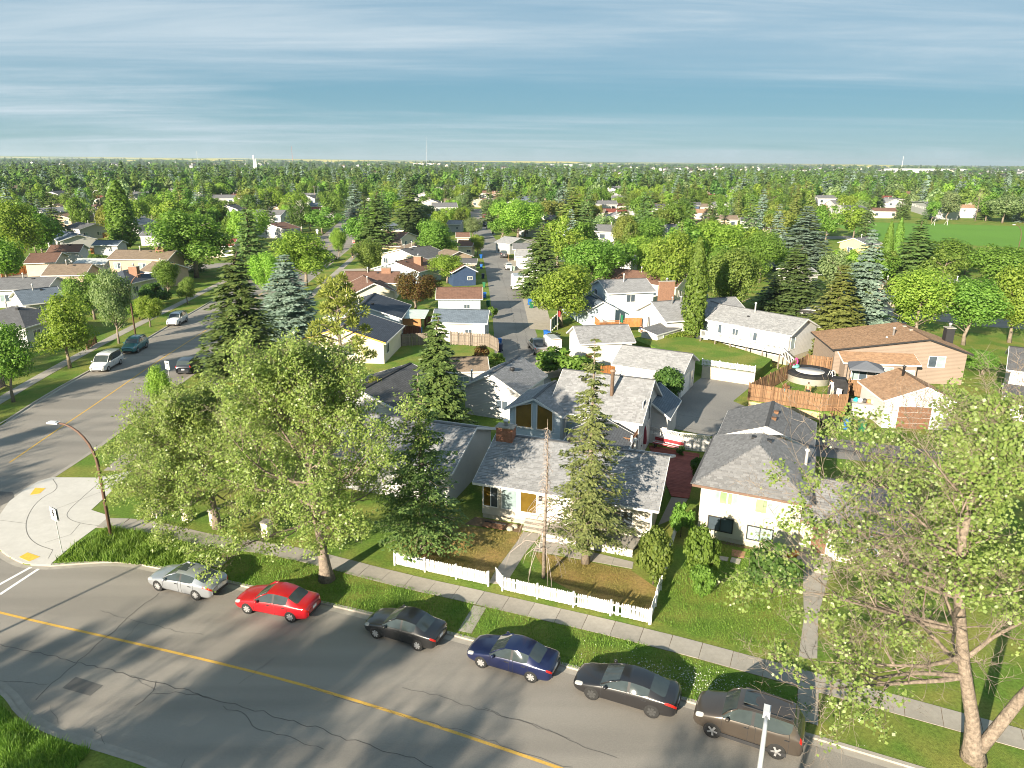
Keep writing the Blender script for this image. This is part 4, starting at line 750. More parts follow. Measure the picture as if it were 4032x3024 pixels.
def build_car_parts(sty):
    S = STY[sty]; st = S['st']; V = []; F = []; MI = []; n = 16
    for (x, w_, zb, zt, zp, wt) in st:
        half = [(0, zb), (w_ * .84, zb), (w_ * .975, zb + .07), (w_, zb + (zt - zb) * .52), (w_ * .985, zt - .10), (w_ * .93, zt), (wt, zp - .045), (wt * .6, zp - .005), (0, zp + .012)]
        V += [(x, -y, z) for y, z in half] + [(x, y, z) for y, z in half[7:0:-1]]
    cw, r0, b, r1, k0 = S['cowl'], S['r0'], S['b'], S['r1'], S['k0']; ns = len(st)
    for i in range(ns - 1):
        for k in range(n):
            s = min(k, 15 - k); F.append((i * n + k, i * n + (k + 1) % n, (i + 1) * n + (k + 1) % n, (i + 1) * n + k)); key = 'body'
            if i == cw and s >= 6: key = 'windshield'
            elif i == r1 and s >= 6: key = 'rear_window'
            elif s == 5 and cw <= i < r1: key = 'pillar' if i == b else 'side_window'
            elif s == 5 and i == r1 and sty in ('suv', 'van'): key = 'body'
            elif s in (2, 3, 4) and cw <= i < b: key = 'door'
            elif s in (2, 3, 4) and b < i < r1 - (0 if sty != 'van' else 1): key = 'rear_quarter'
            elif i == 1 and s in (4, 5): key = 'headlight'
            elif i == ns - 3 and s in ((4,) if sty in ('sedan', 'fastback') else (4, 5)): key = 'taillight'
            elif i == ns - 2 and s == 4 and sty in ('sedan', 'fastback'): key = 'taillight'
            elif i == ns - 4 and s == 4 and sty == 'fastback': key = 'taillight'
            MI.append(KEYS.index(key))
    F += [tuple(range(n)), tuple((ns - 1) * n + k for k in reversed(range(n)))]; MI += [0, 0]
    me = bpy.data.meshes.new('c'); me.from_pydata(V, [], F)
    for k in KEYS: me.materials.append(bpy.data.materials.get('paint_tmp') or bpy.data.materials.new('paint_tmp'))
    me.polygons.foreach_set('material_index', MI); me.update()
    ef = {}
    for p in me.polygons:
        for e in p.edge_keys: ef.setdefault(e, []).append(p.material_index)
    at = me.attributes.new('crease_edge', 'FLOAT', 'EDGE')
    for e in me.edges:
        mm = ef[tuple(sorted(e.vertices))]
        if len(set(mm)) > 1 and not (set(mm) <= {0, 4, 9}): at.data[e.index].value = .75
    o = bpy.data.objects.new('c', me); COL.objects.link(o); sub = o.modifiers.new('s', 'SUBSURF'); sub.levels = 2; sub.render_levels = 2
    cu = MB(); w_ = st[5][1]
    for wx in (S['wf'], S['wr']):
        for sd in (-1, 1): cu.lathe((wx, sd * (w_ - .02), S['wrad'] - .0), [(S['wrad'] + .06, -.26), (S['wrad'] + .06, .3)], 24, KEYS.index('well'), 'y')
    co = cu.build('cut', [bpy.data.materials['paint_tmp']] * len(KEYS)); bo = o.modifiers.new('b', 'BOOLEAN'); bo.object = co; bo.operation = 'DIFFERENCE'; bo.solver = 'EXACT'
    dg = bpy.context.evaluated_depsgraph_get(); ev = bpy.data.meshes.new_from_object(o.evaluated_get(dg)); bpy.data.objects.remove(o); bpy.data.objects.remove(co)
    groups = {}
    for p in ev.polygons:
        key = KEYS[min(p.material_index, len(KEYS) - 1)]; c = p.center
        if key in ('side_window', 'door', 'rear_quarter', 'headlight', 'taillight', 'pillar'): key = (key, 'L' if c.y > 0 else 'R', ('f' if c.x > st[b][0] - .05 else 'r') if key == 'side_window' else '')
        else: key = (key, '', '')
        groups.setdefault(key, []).append(tuple(p.vertices))
    out = []
    for key, fs in groups.items():
        ids = sorted({i for f in fs for i in f}); mp_ = {a: i for i, a in enumerate(ids)}; m2 = bpy.data.meshes.new(key[0]); m2.from_pydata([ev.vertices[i].co for i in ids], [], [tuple(mp_[i] for i in f) for f in fs]); m2.polygons.foreach_set('use_smooth', [True] * len(fs)); m2.materials.append(m_plas)
        seam = None
        if key[0] in ('door', 'rear_quarter'):
            cnt = {}
            for f in m2.polygons:
                for e in f.edge_keys: cnt[e] = cnt.get(e, 0) + 1
            sm = MB()
            for e, c in cnt.items():
                if c == 1: sm.bar(m2.vertices[e[0]].co, m2.vertices[e[1]].co, .014, .014)
            seam = sm.mesh('seam', m_plas)
        out.append((key, m2, seam))
    return out
CARP = {}
def car(sty, label, loc, heading, pm, rim='five', sx=1., sz=1., name=None, z=-.098, cat='car', sunroof=False, plastic=False, group=None):
    if sty not in CARP: CARP[sty] = build_car_parts(sty)
    S = STY[sty]; st = S['st']; root = empty(name or 'parked_car', (loc[0], loc[1], z), heading, label, cat, group); root.scale = (sx, 1, sz)
    NM = {'rear_quarter': 'door', 'well': 'wheel_well'}
    for key, me, seam in CARP[sty]:
        o = bpy.data.objects.new(NM.get(key[0], key[0]), me); link(o, root); o.material_slots[0].link = 'OBJECT'
        o.material_slots[0].material = {'body': pm, 'door': pm, 'rear_quarter': pm, 'windshield': m_cg, 'rear_window': m_cg, 'side_window': m_cg, 'pillar': m_plas, 'well': m_plas, 'headlight': m_head, 'taillight': m_tail}[key[0]]
        if seam:
            s = bpy.data.objects.new('seam', seam); link(s, o); sd = 1 if key[1] == 'L' else -1; xx = (st[S['b']][0] + .18) if key[0] == 'door' else (st[S['r1']][0] + .18)
            MB().box((xx, sd * (st[S['b']][1] * .985), st[S['b']][3] - .14), (.2, .05, .035)).build('handle', m_plas if pm.name != 'paint_chrome' else m_rim, o)
    wk = (S['wrad'], rim)
    if wk not in WH: WH[wk] = wheel_mesh(*wk)
    for wx in (S['wf'], S['wr']):
        for sd in (-1, 1):
            t = bpy.data.objects.new('wheel', WH[wk][0]); link(t, root); t.location = (wx, sd * (st[5][1] - .095), S['wrad'] - .005); t.rotation_euler = (0, random.uniform(0, 1), 0 if sd > 0 else math.pi)
            for m in WH[wk][1:]: link(bpy.data.objects.new('rim', m), t)
    xf, xr = st[0][0], st[-1][0]
    MB().box((xf - .03, 0, st[1][2] + .30), (.05, .95, .17)).build('grille', m_plas, root); MB().box((xf - .02, 0, st[1][2] + .13), (.05, 1.1, .1)).build('grille', m_plas, root)
    MB().box((xr + .005, 0, st[-1][3] - .06 if sty != 'pickup' else .75), (.03, .34, .15)).build('licence_plate', m_plate, root)
    MB().box((xr + .03, 0, st[-1][2] + .06), (.1, 1.15, .14)).build('bumper', m_plas, root)
    cx = st[S['cowl']][0]
    for sd in (-1, 1):
        mr = MB(); mr.lathe((cx - .28, sd * (st[4][1] + .085), st[4][3] + .08), [(.03, -.09), (.085, -.06), (.09, .03), (.03, .08)], 8, 0, 'y'); mr.build('mirror', pm, root, True)
        a, b_ = st[S['cowl']], st[S['r0']]; MB().tube([(a[0] - .05, sd * a[5] * .985, a[4] - .02), ((a[0] + b_[0]) / 2, sd * (a[5] + b_[5]) / 2 * 1.0, (a[4] + b_[4]) / 2 - .01), (b_[0] - .03, sd * b_[5] * .99, b_[4] - .05)], .035, 6).build('pillar', pm, root, True)
        if plastic:
            MB().box((0, sd * (st[5][1] - .02), .33), (3.4, .05, .16)).build('sill', m_plas, root)
            MB().bar((st[S['r0']][0] - .2, sd * .60, st[6][4] - .0), (st[S['r1']][0] + .1, sd * .58, st[9][4] + .03), .04, .04).build('roof_rail', m_plas, root)
    if sunroof: MB().box((-.05, 0, st[6][4] - .012), (.62, .72, .03)).build('sunroof', m_cg, root)
    if sty == 'pickup':
        bd = MB(); bd.box((-1.55, 0, 1.16), (1.55, 1.42, .06)); bd.build('bed', m_plas, root)
    return root
def by_wheels(f, r, off=.80):
    hx, hy = f[0] - r[0], f[1] - r[1]; l = math.hypot(hx, hy); hx, hy = hx / l, hy / l; lx, ly = -hy, hx
    return ((f[0] + r[0]) / 2 - lx * off, (f[1] + r[1]) / 2 - ly * off), math.atan2(hy, hx)
ROWG = 'cars parked along the avenue kerb'
for sty, f, r, pm, rim, lab, kw in (
 ('fastback', (-20.47,35.89), (-17.92,35.02), paint('silver', (.42, .44, .47), .6), 'ten', 'silver sedan with dark sunroof, first of the cars at the avenue kerb', dict(sunroof=True)),
 ('sedan', (-14.46,33.76), (-11.99,33.08), paint('red', (.36, .006, .012)), 'cap', 'bright red sedan parked below the big poplar', {}),
 ('sedan', (-6.99,31.72), (-4.74,30.79), paint('black', (.012, .012, .013)), 'cap', 'small black sedan with red tail lamp before the boulevard crossing', dict(sx=.93)),
 ('sedan', (-1.37,29.53), (1.06,28.52), paint('dark_blue', (.008, .013, .055), .2), 'cap', 'dark blue sedan with faded roof at the boulevard crossing', dict(sx=.98, sz=.98)),
 ('fastback', (3.94,27.38), (6.43,26.32), paint('black2', (.018, .017, .018), .1), 'steel', 'large black sedan with black steel wheels next to the brown SUV', dict(sx=1.04, sz=1.02)),
 ('suv', (8.99,25.17), (11.32,24.07), paint('brown', (.07, .057, .046), .3), 'five', 'dark brown compact SUV behind the near street lamp', dict(plastic=True, sunroof=True, sz=1.06))):
    c, hd_ = by_wheels(f, r); car(sty, lab, c, hd_, pm, rim, group=ROWG, **kw)
up = R(95); dn = R(-86)
for sty, c, hd_, pm, rim, lab, z, kw in (
 ('van', (-48.71,81.95), dn, paint('white', (.62, .62, .61)), 'cap', 'white minivan parked on the left-hand street', -.098, {}),
 ('suv', (-49.45,90.14), dn, paint('teal', (.05, .20, .22), .3), 'ten', 'teal compact SUV parked behind the white minivan', -.098, dict(plastic=True)),
 ('suv', (-51.08,105.89), dn, paint('white', (.62, .62, .61)), 'five', 'white SUV parked farthest up the left-hand street', -.098, dict(plastic=True)),
 ('suv', (-38.24,80.88), up, paint('slate', (.018, .022, .03), .3), 'five', 'dark SUV seen from behind beside the big spruce', -.098, {}),
 ('pickup', (3.41,90.99), R(100), paint('champagne', (.36, .33, .30), .5), 'cap', 'silver pickup truck parked in the lane beside the small cargo trailer', .008, {}),
 ('sedan', (5.68,95.74), R(98), paint('black', (.012, .012, .013)), 'cap', 'black car squeezed between the pickup and the green-panelled fence', .008, {}),
 ('sedan', (-1.03,166.03), R(95), paint('white', (.62, .62, .61)), 'cap', 'white car in the lane behind the large cargo trailer', .012, {}),
 ('suv', (-2.42,187.10), R(93), paint('grey', (.10, .10, .105), .4), 'five', 'grey SUV with rear spare wheel in the lane', .012, {}),
 ('suv', (-3.41,197.66), R(93), paint('black', (.012, .012, .013)), 'five', 'black SUV next to the grey one in the lane', .012, {}),
 ('sedan', (-9.06,267.85), R(96), paint('sage', (.22, .27, .26), .3), 'cap', 'small sage-green car far up the lane', .012, {}),
 ('pickup', (-10.97,279.00), R(96), paint('navy', (.015, .025, .06)), 'cap', 'dark blue pickup far up the lane', .012, {}),
 ('pickup', (-12.52,317.02), R(97), paint('red', (.36, .006, .012)), 'cap', 'red pickup at the far end of the lane', .012, {}),
 ('suv', (46.99,120.07), R(-45), paint('silver', (.42, .44, .47), .6), 'five', 'silver SUV in the driveway behind the white bungalow', .012, dict(plastic=True)),
 ('suv', (49.34,115.51), R(150), paint('black', (.012, .012, .013)), 'five', 'black SUV half hidden by the yellowish spruce', .012, {}),
 ('sedan', (48.63,128.67), R(-50), paint('navy', (.015, .025, .06)), 'cap', 'dark blue car beyond the silver SUV', .012, {}),
 ('sedan', (57.97,107.23), R(160), paint('black', (.012, .012, .013)), 'cap', 'dark car behind the tan house roof', .008, {}),
 ('suv', (-57.92,231.38), dn, paint('silver', (.42, .44, .47), .6), 'five', 'silver SUV parked far up the left-hand street', -.098, {}),
 ('sedan', (-58.56,246.51), dn, paint('slate_blue', (.10, .14, .19), .3), 'cap', 'slate blue car parked far up the left-hand street', -.098, {}),
 ('van', (-60.25,259.97), dn, paint('slate_blue', (.10, .14, .19), .3), 'cap', 'blue-grey van farthest up the left-hand street', -.098, {}),
 ('sedan', (-44.85,177.21), dn, paint('black', (.012, .012, .013)), 'cap', 'dark car in the driveway beside the far boulevard', .012, {}),
 ('sedan', (-163.48,263.64), R(10), paint('slate_blue', (.10, .14, .19), .3), 'cap', 'blue car parked before the far left houses', .012, {}),
 ('suv', (163.06,333.65), R(20), paint('white', (.62, .62, .61)), 'five', 'white SUV by the houses left of the sports field', .012, {}),
 ('pickup', (-35.68,183.32), R(180), paint('white', (.62, .62, .61)), 'cap', 'white pickup parked between the row houses', .012, {})):
    car(sty, lab, c, hd_, pm, rim, z=z, cat={'pickup': 'pickup truck', 'van': 'minivan'}.get(sty, 'car'), name={'pickup': 'pickup_truck', 'van': 'minivan'}.get(sty, 'parked_car'), **kw)
# cargo trailers
def trailer(label, c, rz, L, W, H, curved):
    o = empty('cargo_trailer', (*c, .01), rz, label, 'trailer'); b = MB(); z0 = .45; prof = [(-W / 2, z0), (W / 2, z0), (W / 2, z0 + H * .92), (W * .36, z0 + H), (-W * .36, z0 + H), (-W / 2, z0 + H * .92)]
    n = len(prof); vs = [(x, y, z) for x in (-L / 2, L / 2) for (y, z) in prof]; b.add(vs, [tuple(reversed(range(n))), tuple(range(n, 2 * n))] + [(i, (i + 1) % n, n + (i + 1) % n, n + i) for i in range(n)]); b.build('body', M('trailer_white', (.66, .66, .65), .4, .06), o)
    MB().box((0, 0, z0 + H + .01), (L * .96, W * .7, .03)).build('roof', m_galv, o)
    for sd in (-1, 1): MB().box((-L / 2 - .015, sd * W * .235, z0 + H * .48), (.03, W * .44, H * .82)).build('door', M('trailer_white', (.66, .66, .65)), o); MB().bar((-L / 2 - .05, sd * .08, z0 + .2), (-L / 2 - .05, sd * .08, z0 + H * .85), .03, .03).build('latch', m_galv, o)
    fr = MB(); fr.bar((-L / 2 - .02, -W / 2, z0 + H * .95), (-L / 2 - .02, W / 2, z0 + H * .95), .05, .06); fr.build('trim', m_wd if curved else m_galv, o)
    for sd in (-1, 1):
        t = MB(); t.lathe((-.2, sd * (W / 2 + .06), .32), [(.2, -.1), (.32, -.09), (.32, .09), (.2, .1)], 16, 0, 'y'); t.build('wheel', m_rub, o, True); MB().box((-.2, sd * (W / 2 + .1), .7), (.95, .3, .05)).build('fender', m_galv, o)
    MB().bar((L / 2, 0, .45), (L / 2 + 1.1, 0, .45), .08, .08).build('hitch', m_dark, o)
trailer('small white curved-roof cargo trailer behind the silver pickup', (5.24,90.17), R(105), 2.6, 1.7, 1.75, True)
trailer('large white box trailer with rear double doors parked in the lane', (0.90,138.90), R(94), 4.6, 2.3, 2.3, False)

# ---------------------------------------------------------------- vegetation
L_ = dict(
 mid=Mleaf('leaf_mid', (.085, .165, .025), (.17, .27, .05)), light=Mleaf('leaf_light', (.13, .235, .03), (.25, .36, .06)), yel=Mleaf('leaf_yellow_green', (.135, .23, .03), (.26, .35, .06)),
 dark=Mleaf('leaf_dark', (.045, .11, .022), (.095, .17, .04)), grey=Mleaf('leaf_grey_green', (.12, .19, .075), (.24, .31, .14)), olive=Mleaf('leaf_olive', (.095, .16, .03), (.185, .25, .055)),
 red=Mleaf('leaf_reddish', (.11, .035, .02), (.14, .12, .03)), spr=Mleaf('needle_green', (.055, .11, .028), (.13, .19, .055), .2), blue=Mleaf('needle_blue', (.09, .145, .105), (.21, .28, .22), .12), sprd=Mleaf('needle_dark', (.055, .105, .032), (.115, .175, .058), .18), oliv_s=Mleaf('needle_olive', (.09, .135, .03), (.20, .235, .065), .2),
 pop=Mleaf('leaf_poplar', (.105, .175, .03), (.23, .30, .075), .42, .4, .5), spr2=Mleaf('needle_front', (.08, .12, .035), (.19, .225, .08), .2), pop2=Mleaf('leaf_poplar_pale', (.10, .17, .03), (.22, .295, .08), .4, .4, .5), pine=Mleaf('needle_pine', (.11, .14, .025), (.25, .27, .06), .2), birch=Mleaf('leaf_birch', (.14, .175, .035), (.25, .27, .07)))
m_bark = M('bark_grey', (.22, .18, .14), .95, .35, 4, .8, 14); m_pbark = M('bark_poplar', (.20, .16, .125), .95, .45, 6, 1.0, 7); m_dbark = M('bark_dark', (.10, .075, .055), .95, .3, 4, .6, 12); m_wbark = M('bark_white', (.62, .58, .52), .8, .2, 3)

def leaf_quads(P, Nn, size, asp=.85, jit=.6):
    """rhombic leaves at points P facing Nn"""
    n = len(P); Nn = Nn + rng.normal(0, jit, (n, 3)); Nn /= np.linalg.norm(Nn, axis=1, keepdims=True) + 1e-9
    t = rng.normal(0, 1, (n, 3)); u = np.cross(Nn, t); u /= np.linalg.norm(u, axis=1, keepdims=True) + 1e-9; v = np.cross(Nn, u)
    s = (size * rng.uniform(.6, 1.35, (n, 1))) / 2; f = Nn * s * .35
    V = np.stack([P - u * s, P - v * s * asp + f, P + u * s, P + v * s * asp + f], 1).reshape(-1, 3); F = np.arange(4 * n).reshape(-1, 4)
    return V, F
def crown_broad(seed, n, size, H=10., W=8., lobes=24, low=.22, flat=1.):
    global rng
    rng = np.random.default_rng(seed); c = np.array([0, 0, H * (.5 + low / 2)]); rad = np.array([W / 2, W / 2, H * (1 - low) / 2])
    C = []
    while len(C) < lobes:
        q = rng.uniform(-1, 1, 3); r = np.linalg.norm(q)
        if .3 < r < .92: C.append(q * (.86 if r > .5 else .8))
    C = np.array(C); Rl = rng.uniform(.20, .36, lobes) * (1.08 - .35 * np.abs(C[:, 2]))
    per = rng.choice(lobes, n, p=Rl ** 2 / np.sum(Rl ** 2)); d = rng.normal(0, 1, (n, 3)); d[:, 2] += .25; d /= np.linalg.norm(d, axis=1, keepdims=True)
    rr = Rl[per] * np.where(rng.random(n) < .25, rng.uniform(.3, .8, n), rng.uniform(.8, 1.15, n)); bumpy = 1 + .18 * np.sin(7 * d[:, 0] + 5 * d[:, 2] + per) * np.cos(6 * d[:, 1])
    Q = C[per] + d * (rr * bumpy)[:, None]; P = c + Q * rad; nn = d * .9 + Q * .4 + np.array([0, 0, .25])
    return leaf_quads(P, nn, size, .8, .55)
def trunk_mesh(H, r, mat, limbs=7, low=.25, W=6., seed=1, top=.8):
    rd = random.Random(seed); mb = MB(); pts = [(0, 0, -.1)] + [(rd.uniform(-.03, .03) * H, rd.uniform(-.03, .03) * H, H * top * t) for t in (.18, .4, .62, .82, 1)]
    mb.tube(pts, [r * 1.5, r, r * .85, r * .62, r * .4, r * .15], 7)
    for k in range(limbs):
        t = rd.uniform(low, .85); z = H * top * t; a = k * 2.4 + rd.uniform(-.4, .4); l = W * .4 * (1.1 - t * .6); p = Vector((0, 0, z)); q = p + Vector((math.cos(a) * l * .5, math.sin(a) * l * .5, l * .35)); e = p + Vector((math.cos(a) * l, math.sin(a) * l, l * .6))
        mb.tube([p, q, e], [r * .45, r * .3, r * .1], 5, cap=False)
    return mb.mesh('trunk', mat, True)
def crown_spruce(seed, H=12., R0=2.7, whorls=27, per=8, k=24, size=.42, clump=.0, droop=.28, low=.05):
    global rng
    rng = np.random.default_rng(seed); Pp = []; Dd = []; Up = []
    for w_ in range(whorls):
        t = (w_ + rng.uniform(-.3, .3)) / whorls; z = H * (low + (1 - low) * t); t = min(max(t, 0), 1)
        rr = R0 * ((1 - t) ** .82) * rng.uniform(.9, 1.08) + .12; nb = max(4, int(per * (1 - t * .45)))
        for b in range(nb):
            a = 2 * math.pi * (b + rng.uniform(-.35, .35)) / nb + w_ * .7; l = rr * rng.uniform(.68, 1.15); dirv = np.array([math.cos(a), math.sin(a), 0]); lat = np.array([-math.sin(a), math.cos(a), 0])
            kk = max(5, int(k * (l / R0) ** .8)); s = rng.uniform(.12, 1, kk) ** .75
            if clump: s = np.clip(np.round(s * 5) / 5 + rng.normal(0, .06, kk), .08, 1.05)
            sp = rng.normal(0, .17, kk) * l * (1.1 - .55 * s); zz = z - droop * l * (s ** 1.3) + .22 * l * np.maximum(0, s - .75) + (.12 - .1 * rng.random(kk)) * l * .4 - np.abs(sp) * .25
            P = dirv * (s * l)[:, None] + lat * sp[:, None]; P[:, 2] = zz
            Pp.append(P); Dd.append(dirv * .8 + lat * np.sign(sp)[:, None] * .7 + np.array([0, 0, -.35]) + rng.normal(0, .25, (kk, 3))); Up.append(np.tile(dirv * .35 + np.array([0, 0, .9]), (kk, 1)))
    P = np.concatenate(Pp); D = np.concatenate(Dd); U = np.concatenate(Up) + rng.normal(0, .35, (len(P), 3)); D /= np.linalg.norm(D, axis=1, keepdims=True); U /= np.linalg.norm(U, axis=1, keepdims=True)
    S = np.cross(D, U); S /= np.linalg.norm(S, axis=1, keepdims=True) + 1e-9; n = len(P); ln = size * rng.uniform(.7, 1.3, (n, 1)); wd = ln * .3
    V = np.stack([P - D * ln * .4, P - S * wd, P + D * ln * .6, P + S * wd], 1).reshape(-1, 3)
    return V, np.arange(4 * n).reshape(-1, 4)
def crown_column(seed, n, size, H=12., W=2.6):
    global rng
    rng = np.random.default_rng(seed); t = rng.beta(1.3, 1.25, n); prof = np.interp(t, [0, .08, .3, .6, .85, 1], [.35, .8, 1, .85, .5, .08]) * W / 2; a = rng.uniform(0, 2 * math.pi, n)
    b = 1 + .22 * np.sin(5 * a + 14 * t) * np.cos(23 * t + 2 * a); r = prof * b * np.where(rng.random(n) < .3, rng.uniform(.3, .8, n), rng.uniform(.82, 1.1, n))
    P = np.stack([r * np.cos(a), r * np.sin(a), H * (.06 + .94 * t)], 1); return leaf_quads(P, np.stack([np.cos(a), np.sin(a), .5 + 0 * a], 1), size, .75, .5)
def crown_pine(seed, H=10., R0=2.6, tufts=46, k=150, size=.3):
    global rng
    rng = np.random.default_rng(seed); V = []; mb = MB(); mb.tube([(0, 0, -.1), (.05, .1, H * .35), (-.1, 0, H * .7), (0, 0, H * .98)], [.2, .16, .1, .04], 7); Pp = []; Nn = []
    for i in range(tufts):
        t = .28 + .72 * (i / tufts) ** .9; a = i * 2.4 + rng.uniform(-.4, .4); l = R0 * (1.15 - t) ** .6 * rng.uniform(.55, 1.1); c = np.array([math.cos(a) * l, math.sin(a) * l, H * t + .25 * l]); mb.tube([(0, 0, H * t - .2), tuple(c * [.6, .6, 1] - [0, 0, .15]), tuple(c)], [.06, .045, .02], 4, cap=False)
        d = rng.normal(0, 1, (k, 3)); d /= np.linalg.norm(d, axis=1, keepdims=True); r = rng.uniform(.25, 1, (k, 1)) ** .5 * np.array([.55, .55, .34]) * rng.uniform(.75, 1.2); Pp.append(c + d * r); Nn.append(d)
    P = np.concatenate(Pp); N_ = np.concatenate(Nn); n = len(P); D = N_ + np.array([0, 0, .4]); S = np.cross(D, rng.normal(0, 1, (n, 3))); S /= np.linalg.norm(S, axis=1, keepdims=True); D /= np.linalg.norm(D, axis=1, keepdims=True)
    V = np.stack([P - D * size * .4, P - S * size * .14, P + D * size * .6, P + S * size * .14], 1).reshape(-1, 3); return (V, np.arange(4 * n).reshape(-1, 4)), mb

PROTO = {}
def proto(key, crown, H, W, trunk): PROTO.setdefault(key[0], []).append((np_mesh('crown', crown[0], crown[1], L_['mid']), H, W, trunk))
for s in range(5): proto('B%d' % s, crown_broad(20 + s, 4200, .42, 10, 8, 22 + 3 * s, .2), 10, 8.6, trunk_mesh(10, .17, m_bark, 7, .2, 8, s))
for s in range(3): proto('H%d' % s, crown_broad(40 + s, 13000, .26, 10, 8, 34 + 4 * s, .18), 10, 8.6, trunk_mesh(10, .18, m_bark, 9, .2, 8, s + 9))
for s in range(3): proto('S%d' % s, crown_spruce(60 + s, 12, 2.7, 26 + s, 8, 26, .5), 12, 5.2, trunk_mesh(12, .16, m_dbark, 0, top=.96))
for s in range(2): proto('N%d' % s, crown_spruce(70 + s, 12, 2.7, 34, 11, 62, .34), 12, 5.2, trunk_mesh(12, .18, m_dbark, 0, top=.96))
proto('C', crown_column(80, 7000, .3), 12, 2.7, trunk_mesh(12, .14, m_bark, 0, top=.9)); proto('C', crown_column(81, 7000, .3), 12, 2.7, PROTO['C'][0][3])
pc, pm = crown_pine(90); proto('P', pc, 10, 5.6, pm.mesh('trunk', m_bark, True)); pc, pm = crown_pine(91, 10, 2.9, 60, 170, .3); proto('P', pc, 10, 6, pm.mesh('trunk', m_bark, True))
for s in range(3): proto('U%d' % s, crown_broad(95 + s, 5200, .2, 3, 3.4, 20, .0), 3, 3.6, trunk_mesh(3, .05, m_dbark, 6, .05, 3.4, s + 3))
tcount = {}
def tree(kind, x, y, h, w, mat, label, group=None, cat='tree', name=None, z=0, parts=True):
    k = tcount.get(kind, 0); tcount[kind] = k + 1; me, H, W, tm = PROTO[kind][k % len(PROTO[kind])]
    nm = name or {'S': 'spruce_tree', 'N': 'spruce_tree', 'C': 'poplar_tree', 'P': 'pine_tree', 'U': 'shrub'}.get(kind, 'broadleaf_tree')
    o = empty(nm, (x, y, z), random.uniform(0, 6.28), label, cat, group); sx, sz = w / W, h / H
    if kind in 'SN': sx *= 1.3
    if kind in 'HB': sx *= 1.1; sz *= 1.05
    o.scale = (sx, sx, sz)
    c = bpy.data.objects.new('crown', me); link(c, o); c.material_slots[0].link = 'OBJECT'; c.material_slots[0].material = L_[mat]
    t = bpy.data.objects.new('trunk', tm); link(t, o); return o
